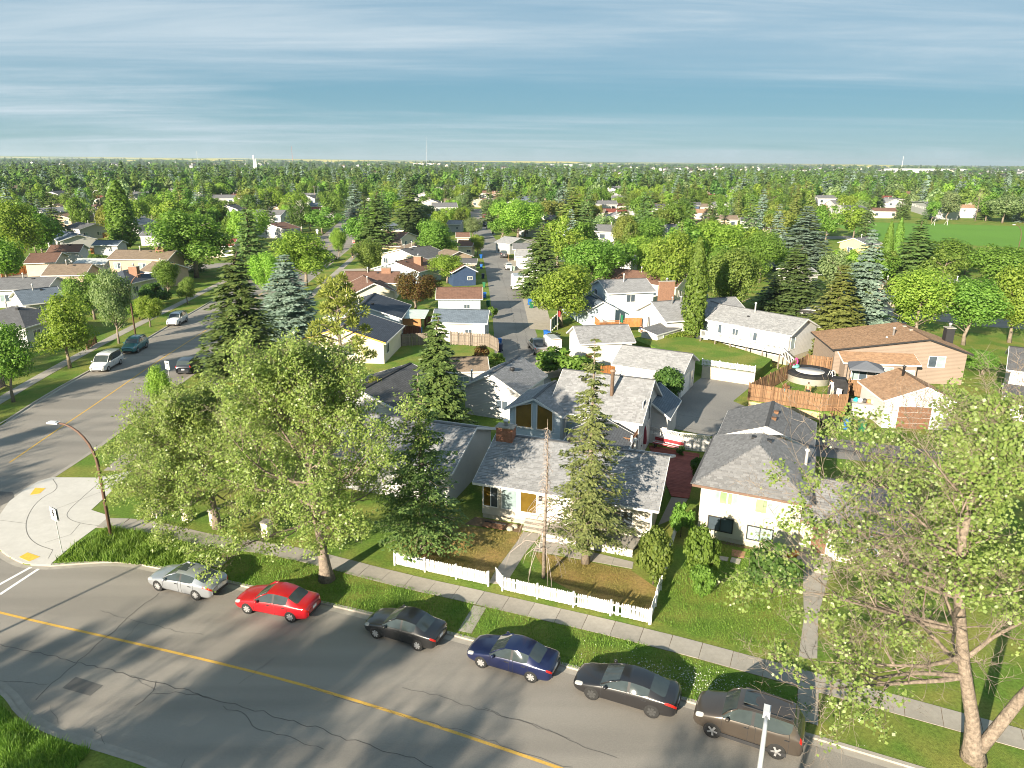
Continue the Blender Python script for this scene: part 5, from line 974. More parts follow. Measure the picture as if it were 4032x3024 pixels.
TREES = [
 ('H', (-51.2,68.9,8.2,5.6), 'mid', 'leafy boulevard tree at the far left edge of the left-hand street'),
 ('H', (-52.8,81.3,8.7,7.4), 'light', 'round bright green boulevard tree beside the white minivan'),
 ('H', (-53.3,93.3,9.7,5.3), 'grey', 'grey-green boulevard tree beside the curved street lamp'),
 ('H', (-54.0,103.4,4.6,4.3), 'yel', 'small yellow-green boulevard tree left of the white SUV'),
 ('H', (-56.1,120.9,4.6,3.8), 'olive', 'small olive boulevard tree just beyond the white SUV'),
 ('H', (-62.5,127.6,6.4,4.8), 'mid', 'young green tree on the lawn before the tan wing house'),
 ('H', (-64.9,108.1,7.1,8.0), 'olive', 'brownish-green bushy tree behind the round boulevard tree'),
 ('H', (-66.7,149.3,13.8,17.3), 'mid', 'big dense double-crowned green tree left of the brown-tipped spruce'),
 ('C', (-104.8,193.6,18.3,7.2), 'mid', 'broad columnar poplar rising among the left-hand houses'),
 ('H', (-108.5,156.9,14.6,11.6), 'light', 'large leafy tree at far left above the orange fence'),
 ('N', (-31.4,80.0,14.8,8.0), 'spr', 'big dense green spruce with brown-tipped top beside the left-hand street'),
 ('N', (-31.9,99.4,11.7,8.0), 'blue', 'blue spruce behind the cream house'),
 ('S', (-54.9,149.9,16.6,7.5), 'spr', 'tall drooping spruce behind the double-crowned tree'),
 ('H', (-43.3,124.4,8.5,6.3), 'light', 'light green tree between the two big spruces'),
 ('H', (-41.0,140.1,10.7,12.3), 'light', 'wide green boulevard tree above the blue spruce'),
 ('B', (-64.5,244.4,8.8,13.3), 'mid', 'round boulevard tree left of the distant parked cars'),
 ('H', (-43.9,180.3,7.5,4.4), 'light', 'thin young boulevard tree beside the stop sign'),
 ('N', (-35.5,188.2,16.9,10.1), 'spr', 'tall dense spruce behind the row of brown-roofed houses'),
 ('N', (-33.1,231.8,19.0,9.7), 'sprd', 'second dark spruce right of the tall dense one'),
 ('S', (-68.7,316.2,15.9,9.6), 'blue', 'slim bluish spruce beyond the boulevard'),
 ('H', (-30.7,151.2,7.8,6.9), 'olive', 'shaggy olive shrub-tree at the corner by the stop sign'),
 ('H', (-18.7,176.7,10.3,12.3), 'mid', 'big round green tree among the row houses'),
 ('H', (-13.4,144.9,5.6,8.7), 'light', 'domed bright green tree in front of the navy garage'),
 ('H', (-16.2,116.5,6.5,7.7), 'red', 'maple with reddish-brown top beside the brown-roofed garage'),
 ('H', (-13.4,237.8,6.3,7.0), 'grey', 'pale silvery willow-like tree beside the lane'),
 ('H', (-9.4,189.9,5.3,4.4), 'yel', 'small yellow-green tree at the lane edge'),
 ('H', (1.4,227.5,12.3,18.0), 'light', 'large bright green tree at the bend of the lane'),
 ('B', (-3.4,227.1,7.1,9.6), 'mid', 'green tree overhanging the far lane'),
 ('N', (5.2,131.1,13.7,7.6), 'spr', 'spruce standing beside the lane garages'),
 ('H', (7.4,105.6,9.4,10.8), 'yel', 'large yellow-green maple overhanging the lane behind the pickup'),
 ('H', (14.8,131.5,10.2,12.0), 'mid', 'mid green tree right behind the yellow-green maple'),
 ('S', (19.9,243.5,16.3,14.8), 'oliv_s', 'broad olive spruce beyond the lane houses'),
 ('C', (24.9,95.9,14.6,3.1), 'mid', 'tall slender columnar poplar beside the white shed'),
 ('H', (28.3,184.8,11.1,8.3), 'birch', 'weeping birch with golden leaves and white stem'),
 ('H', (27.9,127.5,12.4,9.9), 'yel', 'yellow-green tree behind the columnar poplar'),
 ('H', (33.8,108.5,11.4,9.2), 'olive', 'olive leafy tree behind the white bungalow roof'),
 ('H', (42.7,155.1,11.9,13.0), 'light', 'bright green tree behind the olive leafy tree'),
 ('H', (33.8,185.2,10.5,14.3), 'mid', 'green tree right of the weeping birch'),
 ('N', (67.4,166.7,15.2,11.8), 'blue', 'tall blue spruce in the right middle distance'),
 ('N', (47.6,119.9,11.3,9.4), 'sprd', 'dark bushy pine in front of the tall blue spruce'),
 ('N', (42.1,90.7,12.1,7.2), 'oliv_s', 'yellowish spruce with bare lower trunk right of the driveway'),
 ('N', (48.4,97.2,15.9,7.0), 'blue', 'blue-grey spruce leaning on the yellowish spruce'),
 ('N', (79.9,142.1,14.1,9.2), 'spr', 'full green spruce below the sports field'),
 ('C', (78.5,150.6,12.7,2.3), 'mid', 'left one of twin columnar poplars below the sports field'),
 ('C', (80.6,150.8,13.4,2.3), 'mid', 'right one of twin columnar poplars below the sports field'),
 ('H', (57.5,98.8,9.9,9.8), 'yel', 'bushy yellow-green tree behind the tan house'),
 ('H', (62.9,96.3,9.4,9.6), 'mid', 'dense green tree right behind the tan house chimney'),
 ('H', (70.4,97.9,11.7,9.0), 'yel', 'bright tree at the right edge above the charcoal roof'),
 ('H', (87.7,145.3,9.4,13.2), 'mid', 'dark green tree below the sports field edge'),
 ('H', (91.6,135.0,9.6,13.2), 'mid', 'spreading green tree at right below the sports field'),
 ('H', (56.2,81.5,3.1,5.0), 'mid', 'leafy tree between the tan house and the charcoal-roofed house'),
 ('H', (51.9,149.3,10.5,9.7), 'mid', 'green tree left of the dark bushy pine'),
 ('B', (194.0,325.4,13.0,13.2), 'grey', 'shaggy tree standing on the edge of the sports field'),
 ('B', (211.8,314.8,12.0,16.0), 'grey', 'wide shaggy tree at the right end of the sports field'),
 ('N', (-6.7,61.2,11.4,5.0), 'spr', 'spruce rising behind the left poplar at the lane-corner garden'),
 ('P', (-15.5,62.2,13.9,7.4), 'pine', 'scraggly open pine before the cream stucco house'),
 ('H', (-33.6,64.2,5.3,2.6), 'light', 'young leafy tree on the corner boulevard beside the parking sign'),
 ('U', (5.9,79.7,3.6,7.0), 'mid', 'green shrub mass beside the white garage and lane'),
 ('U', (8.4,79.2,2.5,4.3), 'mid', 'rounded green shrub left of the double garage fence'),
 ('U', (16.1,70.0,4.1,4.1), 'dark', 'dense dark green round bush in front of the double garage'),
 ('U', (-2.0,81.8,2.2,3.3), 'light', 'bright green bush at the end of the lane'),
 ('U', (-3.8,83.8,2.6,2.8), 'red', 'brownish shrub beside the weathered fence'),
 ('U', (8.5,36.8,3.9,2.6), 'olive', 'lilac-like olive shrub inside the picket fence corner'),
 ('U', (11.4,42.4,2.7,1.8), 'mid', 'small tree-like shrub between the two front houses'),
 ('U', (11.1,36.7,4.0,2.6), 'mid', 'leafy green shrub on the lawn right of the picket fence'),
 ('U', (11.0,35.5,2.3,1.6), 'mid', 'low leafy shrub nearest the pavement right of the picket fence'),
 ('U', (15.3,36.0,3.5,3.5), 'dark', 'large dark green rounded shrub before the cream house'),
 ('U', (14.5,56.2,1.0,0.9), 'dark', 'small clipped globe bush in a pot on the red deck'),
 ('U', (14.8,52.0,1.8,1.3), 'dark', 'low bush beside the red deck'),
 ('U', (27.8,100.6,1.7,2.7), 'olive', 'small flowering tree on the lawn before the raised deck'),
 ('U', (63.3,113.1,3.8,4.5), 'mid', 'shrub behind the tan garage'),
 ('U', (30.3,82.8,1.5,2.5), 'mid', 'sprawling bush above the concrete retaining wall'),
 ('U', (-61.0,119.4,4.0,6.3), 'dark', 'dark hedge shrub along the left pavement'),
 ('U', (-58.2,108.4,2.9,4.3), 'mid', 'mixed green shrub along the left pavement'),
 ('U', (-95.8,164.9,2.9,6.4), 'mid', 'leafy shrub before the tan bungalow'),
 ('U', (-3.3,110.5,2.2,2.3), 'mid', 'small potted bush beside the pale brown-roofed garage'),
]
for kd, (x, y, h, w_), mt, lab in TREES: tree(kd, x, y, h, w_, mt, lab, None, 'shrub' if kd == 'U' else 'tree')

# ---- the big poplars: grown branch by branch
def poplar(x, y, label, seed, stems, limbs, twig=1., leaf=.125, bare=.12, per=15, group=None, spread=5.5, lm='pop'):
    """stems: list of (points, base radius); limbs: (stem, height fraction, azimuth deg, elevation deg, length) or a count of random ones"""
    rd = random.Random(seed); root = empty('poplar_tree', (x, y, 0), 0, label, 'tree', group); tr = MB(); br = MB(); LP = []; LN = []
    def grow(p, d, ln, r, lev, leafy):
        n = (6, 5, 4, 3)[lev - 1]; pts = [Vector(p)]; dd = Vector(d).normalized(); st = ln / n; bend = Vector((rd.uniform(-1, 1), rd.uniform(-1, 1), rd.uniform(-.5, .9))) * .12
        for i in range(n):
            dd = (dd + bend + Vector((rd.gauss(0, 1), rd.gauss(0, 1), rd.gauss(0, .8))) * (.09, .14, .2, .26)[lev - 1] + Vector((0, 0, (.05, .04, .02, -.05)[lev - 1]))).normalized(); pts.append(pts[-1] + dd * st)
        rs = [r * (1 - .85 * (i / n) ** .9) for i in range(n + 1)]; (tr if lev == 1 else br).tube(pts, rs, (7, 5, 4, 3)[lev - 1], cap=False)
        if lev == 4:
            if leafy:
                m = int(per * rd.uniform(.6, 1.4))
                for _ in range(m):
                    t = rd.uniform(.25, 1.05) * n; i = min(int(t), n - 1); q = pts[i].lerp(pts[i + 1], min(t - i, 1)); g = Vector((rd.gauss(0, .14), rd.gauss(0, .14), rd.gauss(0, .12))); LP.append(q + g); LN.append(g + Vector((-.25, -.4, .55)))
            return
        kids = (9, 6, 5)[lev - 1]; az0 = rd.uniform(0, 6)
        for k in range(kids):
            t = (.22 + .78 * (k + rd.random()) / kids) if lev == 1 else (.3 + .7 * (k + rd.random()) / kids); t *= n; i = min(int(t), n - 1); q = pts[i].lerp(pts[i + 1], t - i); ax = (pts[i + 1] - pts[i]).normalized()
            sd = ax.cross(Vector((0, 0, 1)));
            if sd.length < .05: sd = Vector((1, 0, 0))
            sd.normalize(); up = sd.cross(ax); an = az0 + k * 2.4 + rd.uniform(-.5, .5); out = sd * math.cos(an) + up * (math.sin(an) * .8 + .25); nd = ax * rd.uniform(.45, .9) + out * rd.uniform(.6, 1)
            ln2 = (max(1.0, ln * .42), max(.6, ln * .5), rd.uniform(.4, .75) * twig)[lev - 1] * rd.uniform(.7, 1.15)
            grow(q, nd, ln2, max(.008, rs[i] * (.5, .5, .45)[lev - 1]), lev + 1, leafy and rd.random() > (bare if lev == 2 else .03))
        if lev < 3: grow(pts[-1], dd, ln * .4, rs[-1] * 1.1, lev + 1, leafy)
    for si, (pts, r) in enumerate(stems):
        P = [Vector((q[0] - x, q[1] - y, q[2])) for q in pts]; fine = []
        for i in range(len(P) - 1): fine += [P[i].lerp(P[i + 1], t / 3) for t in range(3)]
        fine.append(P[-1]); n = len(fine); rs = [r * ((1.75, 1.3, 1.1)[i] if i < 3 and si == 0 else 1) * (1 - .8 * i / n) for i in range(n)]; tr.tube(fine, rs, 11)
        ll = [l for l in limbs if not isinstance(l, int) and l[0] == si]
        cnt = [l for l in limbs if isinstance(l, int)][0]
        for k in range(cnt): t = .34 + .66 * (k + rd.random() * .8) / cnt; ll.append((si, t, k * 137.5 + rd.uniform(-30, 30), 12 + 55 * t + rd.uniform(-10, 10), spread * (1.12 - .72 * (t - .34) / .66) * rd.uniform(.75, 1.1)))
        for lim in ll:
            (_, t, az, el, ln) = lim[:5]
            f = t * (n - 1); i = min(int(f), n - 2); p = fine[i].lerp(fine[i + 1], f - i); a, e_ = R(az), R(el); grow(p, (math.cos(a) * math.cos(e_), math.sin(a) * math.cos(e_), math.sin(e_)), ln, max(.04, rs[i] * .48), 1, len(lim) == 5 and rd.random() > .08)
    link(bpy.data.objects.new('trunk', tr.mesh('trunk', m_pbark, True)), root); link(bpy.data.objects.new('branches', br.mesh('branches', m_pbark, False)), root)
    global rng
    rng = np.random.default_rng(seed); V, F = leaf_quads(np.array([tuple(v) for v in LP]), np.array([tuple(v) for v in LN]) * 2.2, leaf, .9, .8)
    link(bpy.data.objects.new('crown', np_mesh('crown', V, F, L_[lm])), root); return root, len(F)
lp, n1 = poplar(-11, 37, 'big poplar with light bark on the boulevard beside the red car', 5, [([(-11, 37.04, -.05), (-11.15, 37.1, 2.2), (-11.5, 37.3, 5.4), (-11.7, 37.4, 8.5), (-11.9, 37.5, 9.6), (-11.9, 37.5, 11.2)], .31)], [16, (0, .36, 175, 10, 6.2), (0, .45, 200, 12, 5.6), (0, .40, -20, 8, 5.2), (0, .3, -70, 12, 5), (0, .30, 215, -5, 4.6), (0, .30, 310, -6, 4.2), (0, .33, 20, -4, 4.4)], per=12, leaf=.125, bare=.26)
lp2, n2 = poplar(-20.0, 43.2, 'spreading poplar on the corner lawn left of the big light-barked poplar', 8, [([(-20.0, 43.2, -.05), (-20.1, 43.2, 2.0), (-20.3, 43.1, 4.0), (-20.6, 43.0, 5.8), (-20.7, 42.9, 7.2)], .22)], [17, (0, .40, 190, 8, 5.2), (0, .45, 230, 8, 5), (0, .5, 150, 14, 4), (0, .34, 200, -8, 4.6), (0, .36, 255, -8, 4.2), (0, .36, 320, -6, 4.2)], per=12, leaf=.125, bare=.2, spread=4.6)
rp, n3 = poplar(19.67, 24, 'huge twin-stemmed poplar with bare pale branches at the right edge', 21, [([(19.67, 23.97, -.05), (19.3, 24.1, 2), (18.6, 24.3, 4.4), (17.9, 24.5, 7.5), (17.6, 24.6, 10.0), (17.8, 24.9, 11.8), (18.2, 25, 13.4)], .31), ([(19.8, 23.9, .6), (20.8, 23.8, 3.2), (21.9, 23.6, 5.6), (23.6, 23.2, 8.6), (24.6, 23.3, 10.5), (25, 23.6, 12.4)], .26)],
  [9, (0, .42, 182, 2, 8.4, 'b'), (0, .30, 196, -3, 7.4, 'b'), (0, .54, 172, 12, 8, 'b'), (0, .62, 178, 22, 6.6, 'b'), (0, .8, 190, 45, 4.5, 'b'), (0, .92, 110, 65, 3.6, 'b'), (0, .48, 225, 0, 6, 'b'), (0, .30, 185, 8, 6.6), (0, .42, 165, 12, 6.8), (0, .5, 180, 5, 6.2), (0, .36, 205, 2, 6), (0, .62, 150, 30, 5), (0, .33, 120, 15, 5), (0, .55, 95, 20, 5), (0, .85, 100, 60, 3)], bare=.6, per=12, leaf=.125, spread=4.3, lm='pop2')
print('poplar leaves', n1, n2, n3)
# poplars across the avenue and street, out of frame: their shadows cross the road
for i, (x, y, rz, s) in enumerate(((-44.5, -4.5, 1.0, .95), (-33.5, -5.5, 2.2, 1.15), (-27, -10.5, 4.1, .95), (-13.5, -13.5, 5.0, 1.0), (-63, 33, 2.6, .8), (-66, 47, .4, .85), (-72, 62, 3.4, .8), (-57, 22, 5.2, .8))):
    o = copy_tree((rp, lp)[i % 2]); o.location = (x, y, 0); o.rotation_euler = (0, 0, rz); o.scale = (s, s, s)
    tag(o, 'poplar across the road whose shadow falls on the asphalt', 'tree', 'poplars across the road')
# front spruces and the dead larch
def front_spruce(x, y, h, w, label, seed, mat, low, dense=1.):
    o = empty('spruce_tree', (x, y, 0), .4, label, 'tree'); V, F = crown_spruce(seed, h, w / 2, int(25 * dense), 7, int(115 * dense), .21, .1, .14, low); link(bpy.data.objects.new('crown', np_mesh('crown', V, F, L_[mat])), o)
    t = MB(); t.tube([(0, 0, -.1), (0, 0, h * .1), (.05, 0, h * .5), (0, .03, h * .98)], [.3, .23, .14, .02], 9)
    rd = random.Random(seed)
    for k in range(110): z = h * (low + (.95 - low) * k / 110); l = w / 2 * (1 - k / 110) * .9 + .1; a = k * 2.4; t.tube([(0, 0, z), (math.cos(a) * l * .6, math.sin(a) * l * .6, z - .05 * l), (math.cos(a) * l, math.sin(a) * l, z - .1 * l)], [.035, .022, .008], 3, cap=False)
    link(bpy.data.objects.new('trunk', t.mesh('trunk', m_bark, True)), o)
front_spruce(4.7,39.1,14.8,5.1, 'open layered spruce standing before the grey bungalow porch', 301, 'spr2', .14, 1.2)
front_spruce(-5.6,40.3,12.2,6.1, 'tall dense spruce growing on the dry front lawn behind the left poplar', 302, 'spr', .10, 1.25)
def dead_tree(x, y, h, label):
    o = empty('dead_tree', (x, y, 0), 0, label, 'tree'); t = MB(); b = MB(); rd = random.Random(4); t.tube([(0, 0, -.1), (0, 0, h * .3), (.08, 0, h * .7), (.02, .02, h)], [.13, .09, .045, .01], 8)
    for k in range(100):
        z = h * (.16 + .80 * k / 100); l = (2.5 if z < h * .55 else .9) * rd.uniform(.4, 1) * (1.15 - z / h); a = k * 2.4 + rd.uniform(-.5, .5); c, s = math.cos(a), math.sin(a); pts = [(0, 0, z), (c * l * .5, s * l * .5, z + .1 * l), (c * l * .9, s * l * .9, z - .25 * l), (c * l * 1.05, s * l * 1.05, z - .75 * l)]
        b.tube(pts, [.03, .022, .015, .009], 3, cap=False)
        for j in range(4): q = Vector(pts[2]).lerp(Vector(pts[1]), rd.random()); b.tube([q, q + Vector((rd.uniform(-.3, .3), rd.uniform(-.3, .3), rd.uniform(-.4, .05)))], [.007, .003], 3, cap=False)
    t.build('trunk', m_pbark, o, True); b.build('branches', M('dead_twig', (.30, .25, .22), .95, .2), o)
dead_tree(*((2.0,37.4,10.2,1.6)[:3]), 'dead leafless larch beside the front walk of the grey bungalow')
def bare_tree(x, y, h, label, mat, seed, group=None):
    o = empty('dead_tree', (x, y, 0), 0, label, 'tree', group); b = MB(); rd = random.Random(seed); b.tube([(0, 0, -.1), (.1, 0, h * .4), (0, .1, h * .8), (.1, 0, h)], [.2, .15, .08, .02], 6); k2 = MB()
    for k in range(22):
        z = h * (.3 + .65 * k / 22); a = k * 2.4; l = h * .28 * (1.2 - z / h); e = Vector((math.cos(a) * l, math.sin(a) * l, z + l * .9)); k2.tube([(0, 0, z), Vector((math.cos(a) * l * .5, math.sin(a) * l * .5, z + l * .3)), e], [.06, .04, .01], 4, cap=False)
        for j in range(5): q = Vector((0, 0, z)).lerp(e, rd.uniform(.4, 1)); k2.tube([q, q + Vector((rd.uniform(-1, 1), rd.uniform(-1, 1), rd.uniform(.1, 1))) * h * .07], [.02, .006], 3, cap=False)
    b.build('trunk', mat, o, True); k2.build('branches', mat, o)
bare_tree(*((205.8,324.1,13.9,12.3)[:3]), 'bare dead tree at the edge of the sports field', m_pbark, 3)
bare_tree(*((-71.3,243.8,11.1,3.1)[:3]), 'bare white birch at the far boulevard corner', m_wbark, 5)
bare_tree(*((74.4,226.3,7.8,2.9)[:3]), 'bare white birch stems in front of the black-roofed bungalow', m_wbark, 6)

# ---------------------------------------------------------------- the suburb beyond
def seg_d(p, a, b):
    ax, ay, bx, by = a[0], a[1], b[0], b[1]; dx, dy = bx - ax, by - ay; t = max(0, min(1, ((p[0] - ax) * dx + (p[1] - ay) * dy) / (dx * dx + dy * dy + 1e-9))); return math.hypot(p[0] - ax - t * dx, p[1] - ay - t * dy)
ROADS = [([(-46, 100), (-49.5, 160), (-54, 215), (-61, 280), (-82, 400)], 8.5), (AL, 4.0), ([(-47, 226), (-30, 222), (40, 232), (130, 250)], 6), ([(-60, 232), (-120, 236), (-220, 220)], 6), ([(52, 128), (75, 112), (110, 100), (160, 92)], 6), ([(-14, 280), (-20, 380)], 4), ([(-150, 150), (-90, 152), (-66, 170)], 6), ([(62, 175), (100, 180), (125, 200), (140, 260)], 6)]
FIELD = [(113.43,268.10), (156.75,319.11), (225.12,306.71), (160.04,208.28), (140.18,219.63), (114.33,230.59)]
def inpoly(p, poly):
    r = False; n = len(poly)
    for i in range(n):
        a, b = poly[i], poly[i - 1]
        if (a[1] > p[1]) != (b[1] > p[1]) and p[0] < (b[0] - a[0]) * (p[1] - a[1]) / (b[1] - a[1]) + a[0]: r = not r
    return r
HC = [(h.pt(h.L / 2, d / 2)[0], h.pt(h.L / 2, d / 2)[1], max(h.L, d) * .56) for h, d in FOOT]
EX = [(q[1][0], q[1][1], q[1][3] * .4) for q in TREES]
rr = random.Random(99)
def infrust(x, y, m=12): return abs(x) < .735 * y + m
# houses
protoH = []
specs = [('brown', m_cream, 'x', 12, 8, 3, 1.5), ('grey', m_white, 'y', 9, 11, 3.2, 1.7), ('taupe', m_beige, 'x', 13, 8, 3, 1.5), ('dgrey', m_white, 'x', 11, 9, 5, 1.7), ('slate', m_greyw, 'x', 12, 9, 3, 1.4), ('tan', m_tanst, 'y', 10, 10, 3, 1.6), ('char', m_white, 'y', 9, 10, 5.2, 1.6), ('brown', m_white, 'y', 9, 11, 3.2, 1.6), ('red', m_cream, 'x', 11, 8, 3, 1.5)]
nm_ = {'brown': 'brown', 'grey': 'grey', 'taupe': 'taupe', 'dgrey': 'dark grey', 'slate': 'slate blue', 'tan': 'tan', 'char': 'charcoal', 'red': 'red-brown'}
for (rf, wl, ax, L, D, ze, rs) in specs:
    h = House('far_house', '', (0, 0), (L, 0)); h.block(D, ze, rs, ax, rf, wl, ov=.4); zs = ze - 1.9
    for k in range(2): h.win('f', 1.2 + k * (L - 4.5), zs, 1.5, 1.2, 'd', 1)
    h.win('r', D * .35, zs, 1.2, 1.1, 'd', 1).pipe(L * .4, D * .45, ze + rs - .3, .8, .09, m_trim); protoH.append([h.root, False, ('white' if wl is m_white else 'pale') + '-walled house with ' + nm_[rf] + (' gable facing the viewer' if ax == 'y' else ' roof broadside') + ' among the trees of the far suburb'])
cand = []
for gy in range(150, 1000, 27):
    for gx in range(-800, 800, 19):
        x, y = gx + rr.uniform(-4, 4) + (gy // 27 % 2) * 7, gy + rr.uniform(-5, 5)
        if not infrust(x, y, 5): continue
        if y < 240 and -68 < x < 22: continue
        if y < 190 and -68 < x < 75: continue
        if inpoly((x, y), FIELD) or any(seg_d((x, y), a, b) < w_ + 8 for line, w_ in ROADS for a, b in zip(line, line[1:])): continue
        if any(math.hypot(x - c[0], y - c[1]) < c[2] + 9 for c in HC): continue
        if x > .37 * y - 5 and y < 330: continue
        if rr.random() < (.22 if y < 400 else .35): continue
        cand.append((math.hypot(x, y), x, y))
cand.sort()
for d, x, y in cand[:170]:
    p = rr.choice(protoH); o = p[0] if not p[1] else copy_tree(p[0]); p[1] = True
    o.location = (x, y, 0); o.rotation_euler = (0, 0, rr.choice((0, 0, .12, -.15, .3, -.3)) + rr.uniform(-.1, .1)); tag(o, p[2], 'house', 'houses of the far suburb'); HC.append((x + 5, y + 4, 7.5))
rest = cand[170:]
# trees: everything that fits between roofs and roads
pts = []
def try_tree(x, y, gap):
    if inpoly((x, y), FIELD) or any(seg_d((x, y), a, b) < w_ for line, w_ in ROADS for a, b in zip(line, line[1:])): return
    if y < 900:
        for c in HC:
            if math.hypot(x - c[0], y - c[1]) < c[2] * .95: return
            dd = math.hypot(x, y); dc = math.hypot(c[0], c[1])       # keep some roofs in view: thin the gardens in front of houses
            if 0 < dc - dd < 26 + dc * .05 and abs(x * c[1] - y * c[0]) / dc < 5.5 and rr.random() < .82: return
    pts.append((math.hypot(x, y), x, y))
cell = {}
for k in range(5200):
    y = 100 + 520 * rr.random() ** .75; x = rr.uniform(-1, 1) * (.735 * y + 10)
    if -40 < x < 7 and y < 215: continue
    if y < 128 and -70 < x < 60: continue
    if x < -54 and y < 200 and rr.random() < .8: continue
    if 5 < x < 62 and y < 175 and rr.random() < .35: continue
    if x > 60 and y < 150 and rr.random() < .3: continue
    g = 5.8 if y < 300 else 6.8; key = (int(x // g), int(y // g))
    if key in cell or any(math.hypot(x - c[0], y - c[1]) < c[2] + 2.0 for c in EX): continue
    cell[key] = 1; try_tree(x, y, g)
pts.sort()
BM = ['mid', 'mid', 'light', 'light', 'yel', 'dark', 'olive', 'grey', 'mid', 'mid', 'light', 'mid', 'yel', 'olive', 'birch']; SM = ['spr', 'spr', 'sprd', 'sprd', 'blue', 'oliv_s']
BL = {'mid': 'mid green', 'light': 'bright green', 'yel': 'yellow-green', 'dark': 'dark green', 'olive': 'olive', 'grey': 'grey-green', 'birch': 'golden', 'spr': 'green', 'sprd': 'dark', 'blue': 'bluish', 'oliv_s': 'olive'}
nb = ns = 0; far_t = []
for d, x, y in pts:
    con = rr.random() < .40; cap_h = 99
    if x > .37 * y and y < 228:                       # the trees before the sports field are low
        cap_h = 24 - .113 * y
        if cap_h < 3.5: continue
        con = False
    if con and ns < 230:
        m = rr.choice(SM); h = rr.uniform(9.5, 17); tree('S', x, y, h, h * rr.uniform(.36, .46), m, BL[m] + ' spruce among the roofs of the suburb beyond', 'spruces of the suburb beyond'); ns += 1
    elif not con and nb < 285:
        m = rr.choice(BM); h = min(cap_h, rr.uniform(7, 13.0)); tree('B', x, y, h, h * rr.uniform(.7, 1.0), m, BL[m] + ' broadleaf tree among the roofs of the suburb beyond', 'broadleaf trees of the suburb beyond'); nb += 1
    else: far_t.append((x, y, con))
# the far wood: one mass of instanced trees
for k in range(5200):
    y = 560 + 4200 * rr.random() ** 1.7; x = rr.uniform(-1, 1) * (.735 * y + 20)
    if y > 1300 and rr.random() < .3: continue
    far_t.append((x, y, rr.random() < .38))
pcol = bpy.data.collections.new('far_tree_shapes')
def add_shape(col, i, name, me): o = bpy.data.objects.new('%s_%02d' % (name, i), me); col.objects.link(o)
idx = 0; nB = 0
for s, m in enumerate(('mid', 'light', 'dark', 'mid', 'olive', 'grey', 'mid', 'dark')):
    V, F = crown_broad(200 + s, 620, 1.0, 8.5, 7.5, 13, .0); add_shape(pcol, idx, 'far_tree_a', np_mesh('far_crown', V, F, L_[m])); idx += 1
nB = idx
for s, m in enumerate(('spr', 'sprd', 'sprd', 'blue')):
    V, F = crown_spruce(220 + s, 11.5, 2.4, 15, 6, 7, 1.3, 0, .28, .02); add_shape(pcol, idx, 'far_tree_b', np_mesh('far_crown', V, F, L_[m])); idx += 1
def scatter(name, P, S, RZ, I, col, label, cat):
    me = bpy.data.meshes.new(name); me.vertices.add(len(P)); me.vertices.foreach_set('co', np.array(P, np.float32).ravel())
    a = me.attributes.new('sc', 'FLOAT_VECTOR', 'POINT'); a.data.foreach_set('vector', np.array(S, np.float32).ravel()); a = me.attributes.new('rz', 'FLOAT_VECTOR', 'POINT'); a.data.foreach_set('vector', np.array(RZ, np.float32).ravel()); a = me.attributes.new('pi', 'INT', 'POINT'); a.data.foreach_set('value', np.array(I, np.int32))
    o = bpy.data.objects.new(name, me); link(o); tag(o, label, cat, None, 'stuff')
    ng = bpy.data.node_groups.new(name, 'GeometryNodeTree'); ng.interface.new_socket('Geometry', in_out='INPUT', socket_type='NodeSocketGeometry'); ng.interface.new_socket('Geometry', in_out='OUTPUT', socket_type='NodeSocketGeometry')
    gi, go = ng.nodes.new('NodeGroupInput'), ng.nodes.new('NodeGroupOutput'); ci = ng.nodes.new('GeometryNodeCollectionInfo'); ci.inputs['Collection'].default_value = col; ci.inputs['Separate Children'].default_value = True; ci.inputs['Reset Children'].default_value = True
    ip = ng.nodes.new('GeometryNodeInstanceOnPoints'); ip.inputs['Pick Instance'].default_value = True; mp_ = ng.nodes.new('GeometryNodeMeshToPoints')
    def att(nm, ty): n = ng.nodes.new('GeometryNodeInputNamedAttribute'); n.data_type = ty; n.inputs['Name'].default_value = nm; return n.outputs[0]
    lk = ng.links.new; lk(gi.outputs[0], mp_.inputs[0]); lk(mp_.outputs[0], ip.inputs['Points']); lk(ci.outputs[0], ip.inputs['Instance']); lk(att('pi', 'INT'), ip.inputs['Instance Index']); lk(att('rz', 'FLOAT_VECTOR'), ip.inputs['Rotation']); lk(att('sc', 'FLOAT_VECTOR'), ip.inputs['Scale']); lk(ip.outputs[0], go.inputs[0])
    md = o.modifiers.new('scatter', 'NODES'); md.node_group = ng; return o
P = []; S = []; Z = []; I = []
for x, y, con in far_t:
    d = math.hypot(x, y); s = rr.uniform(1.0, 1.75) * (1 if d < 1500 else 1 + (d - 1500) / 4500); P.append((x, y, -.3)); S.append((s * (1 if d < 1200 else 1.5), s * (1 if d < 1200 else 1.5), s * rr.uniform(.85, 1.15) * (1 if d < 1500 else .75))); Z.append((0, 0, rr.uniform(0, 6.28))); I.append(rr.randrange(nB, idx) if con else rr.randrange(0, nB))
scatter('far_trees', P, S, Z, I, pcol, 'continuous mass of treetops stretching to the horizon', 'trees')
hcol = bpy.data.collections.new('far_house_shapes')
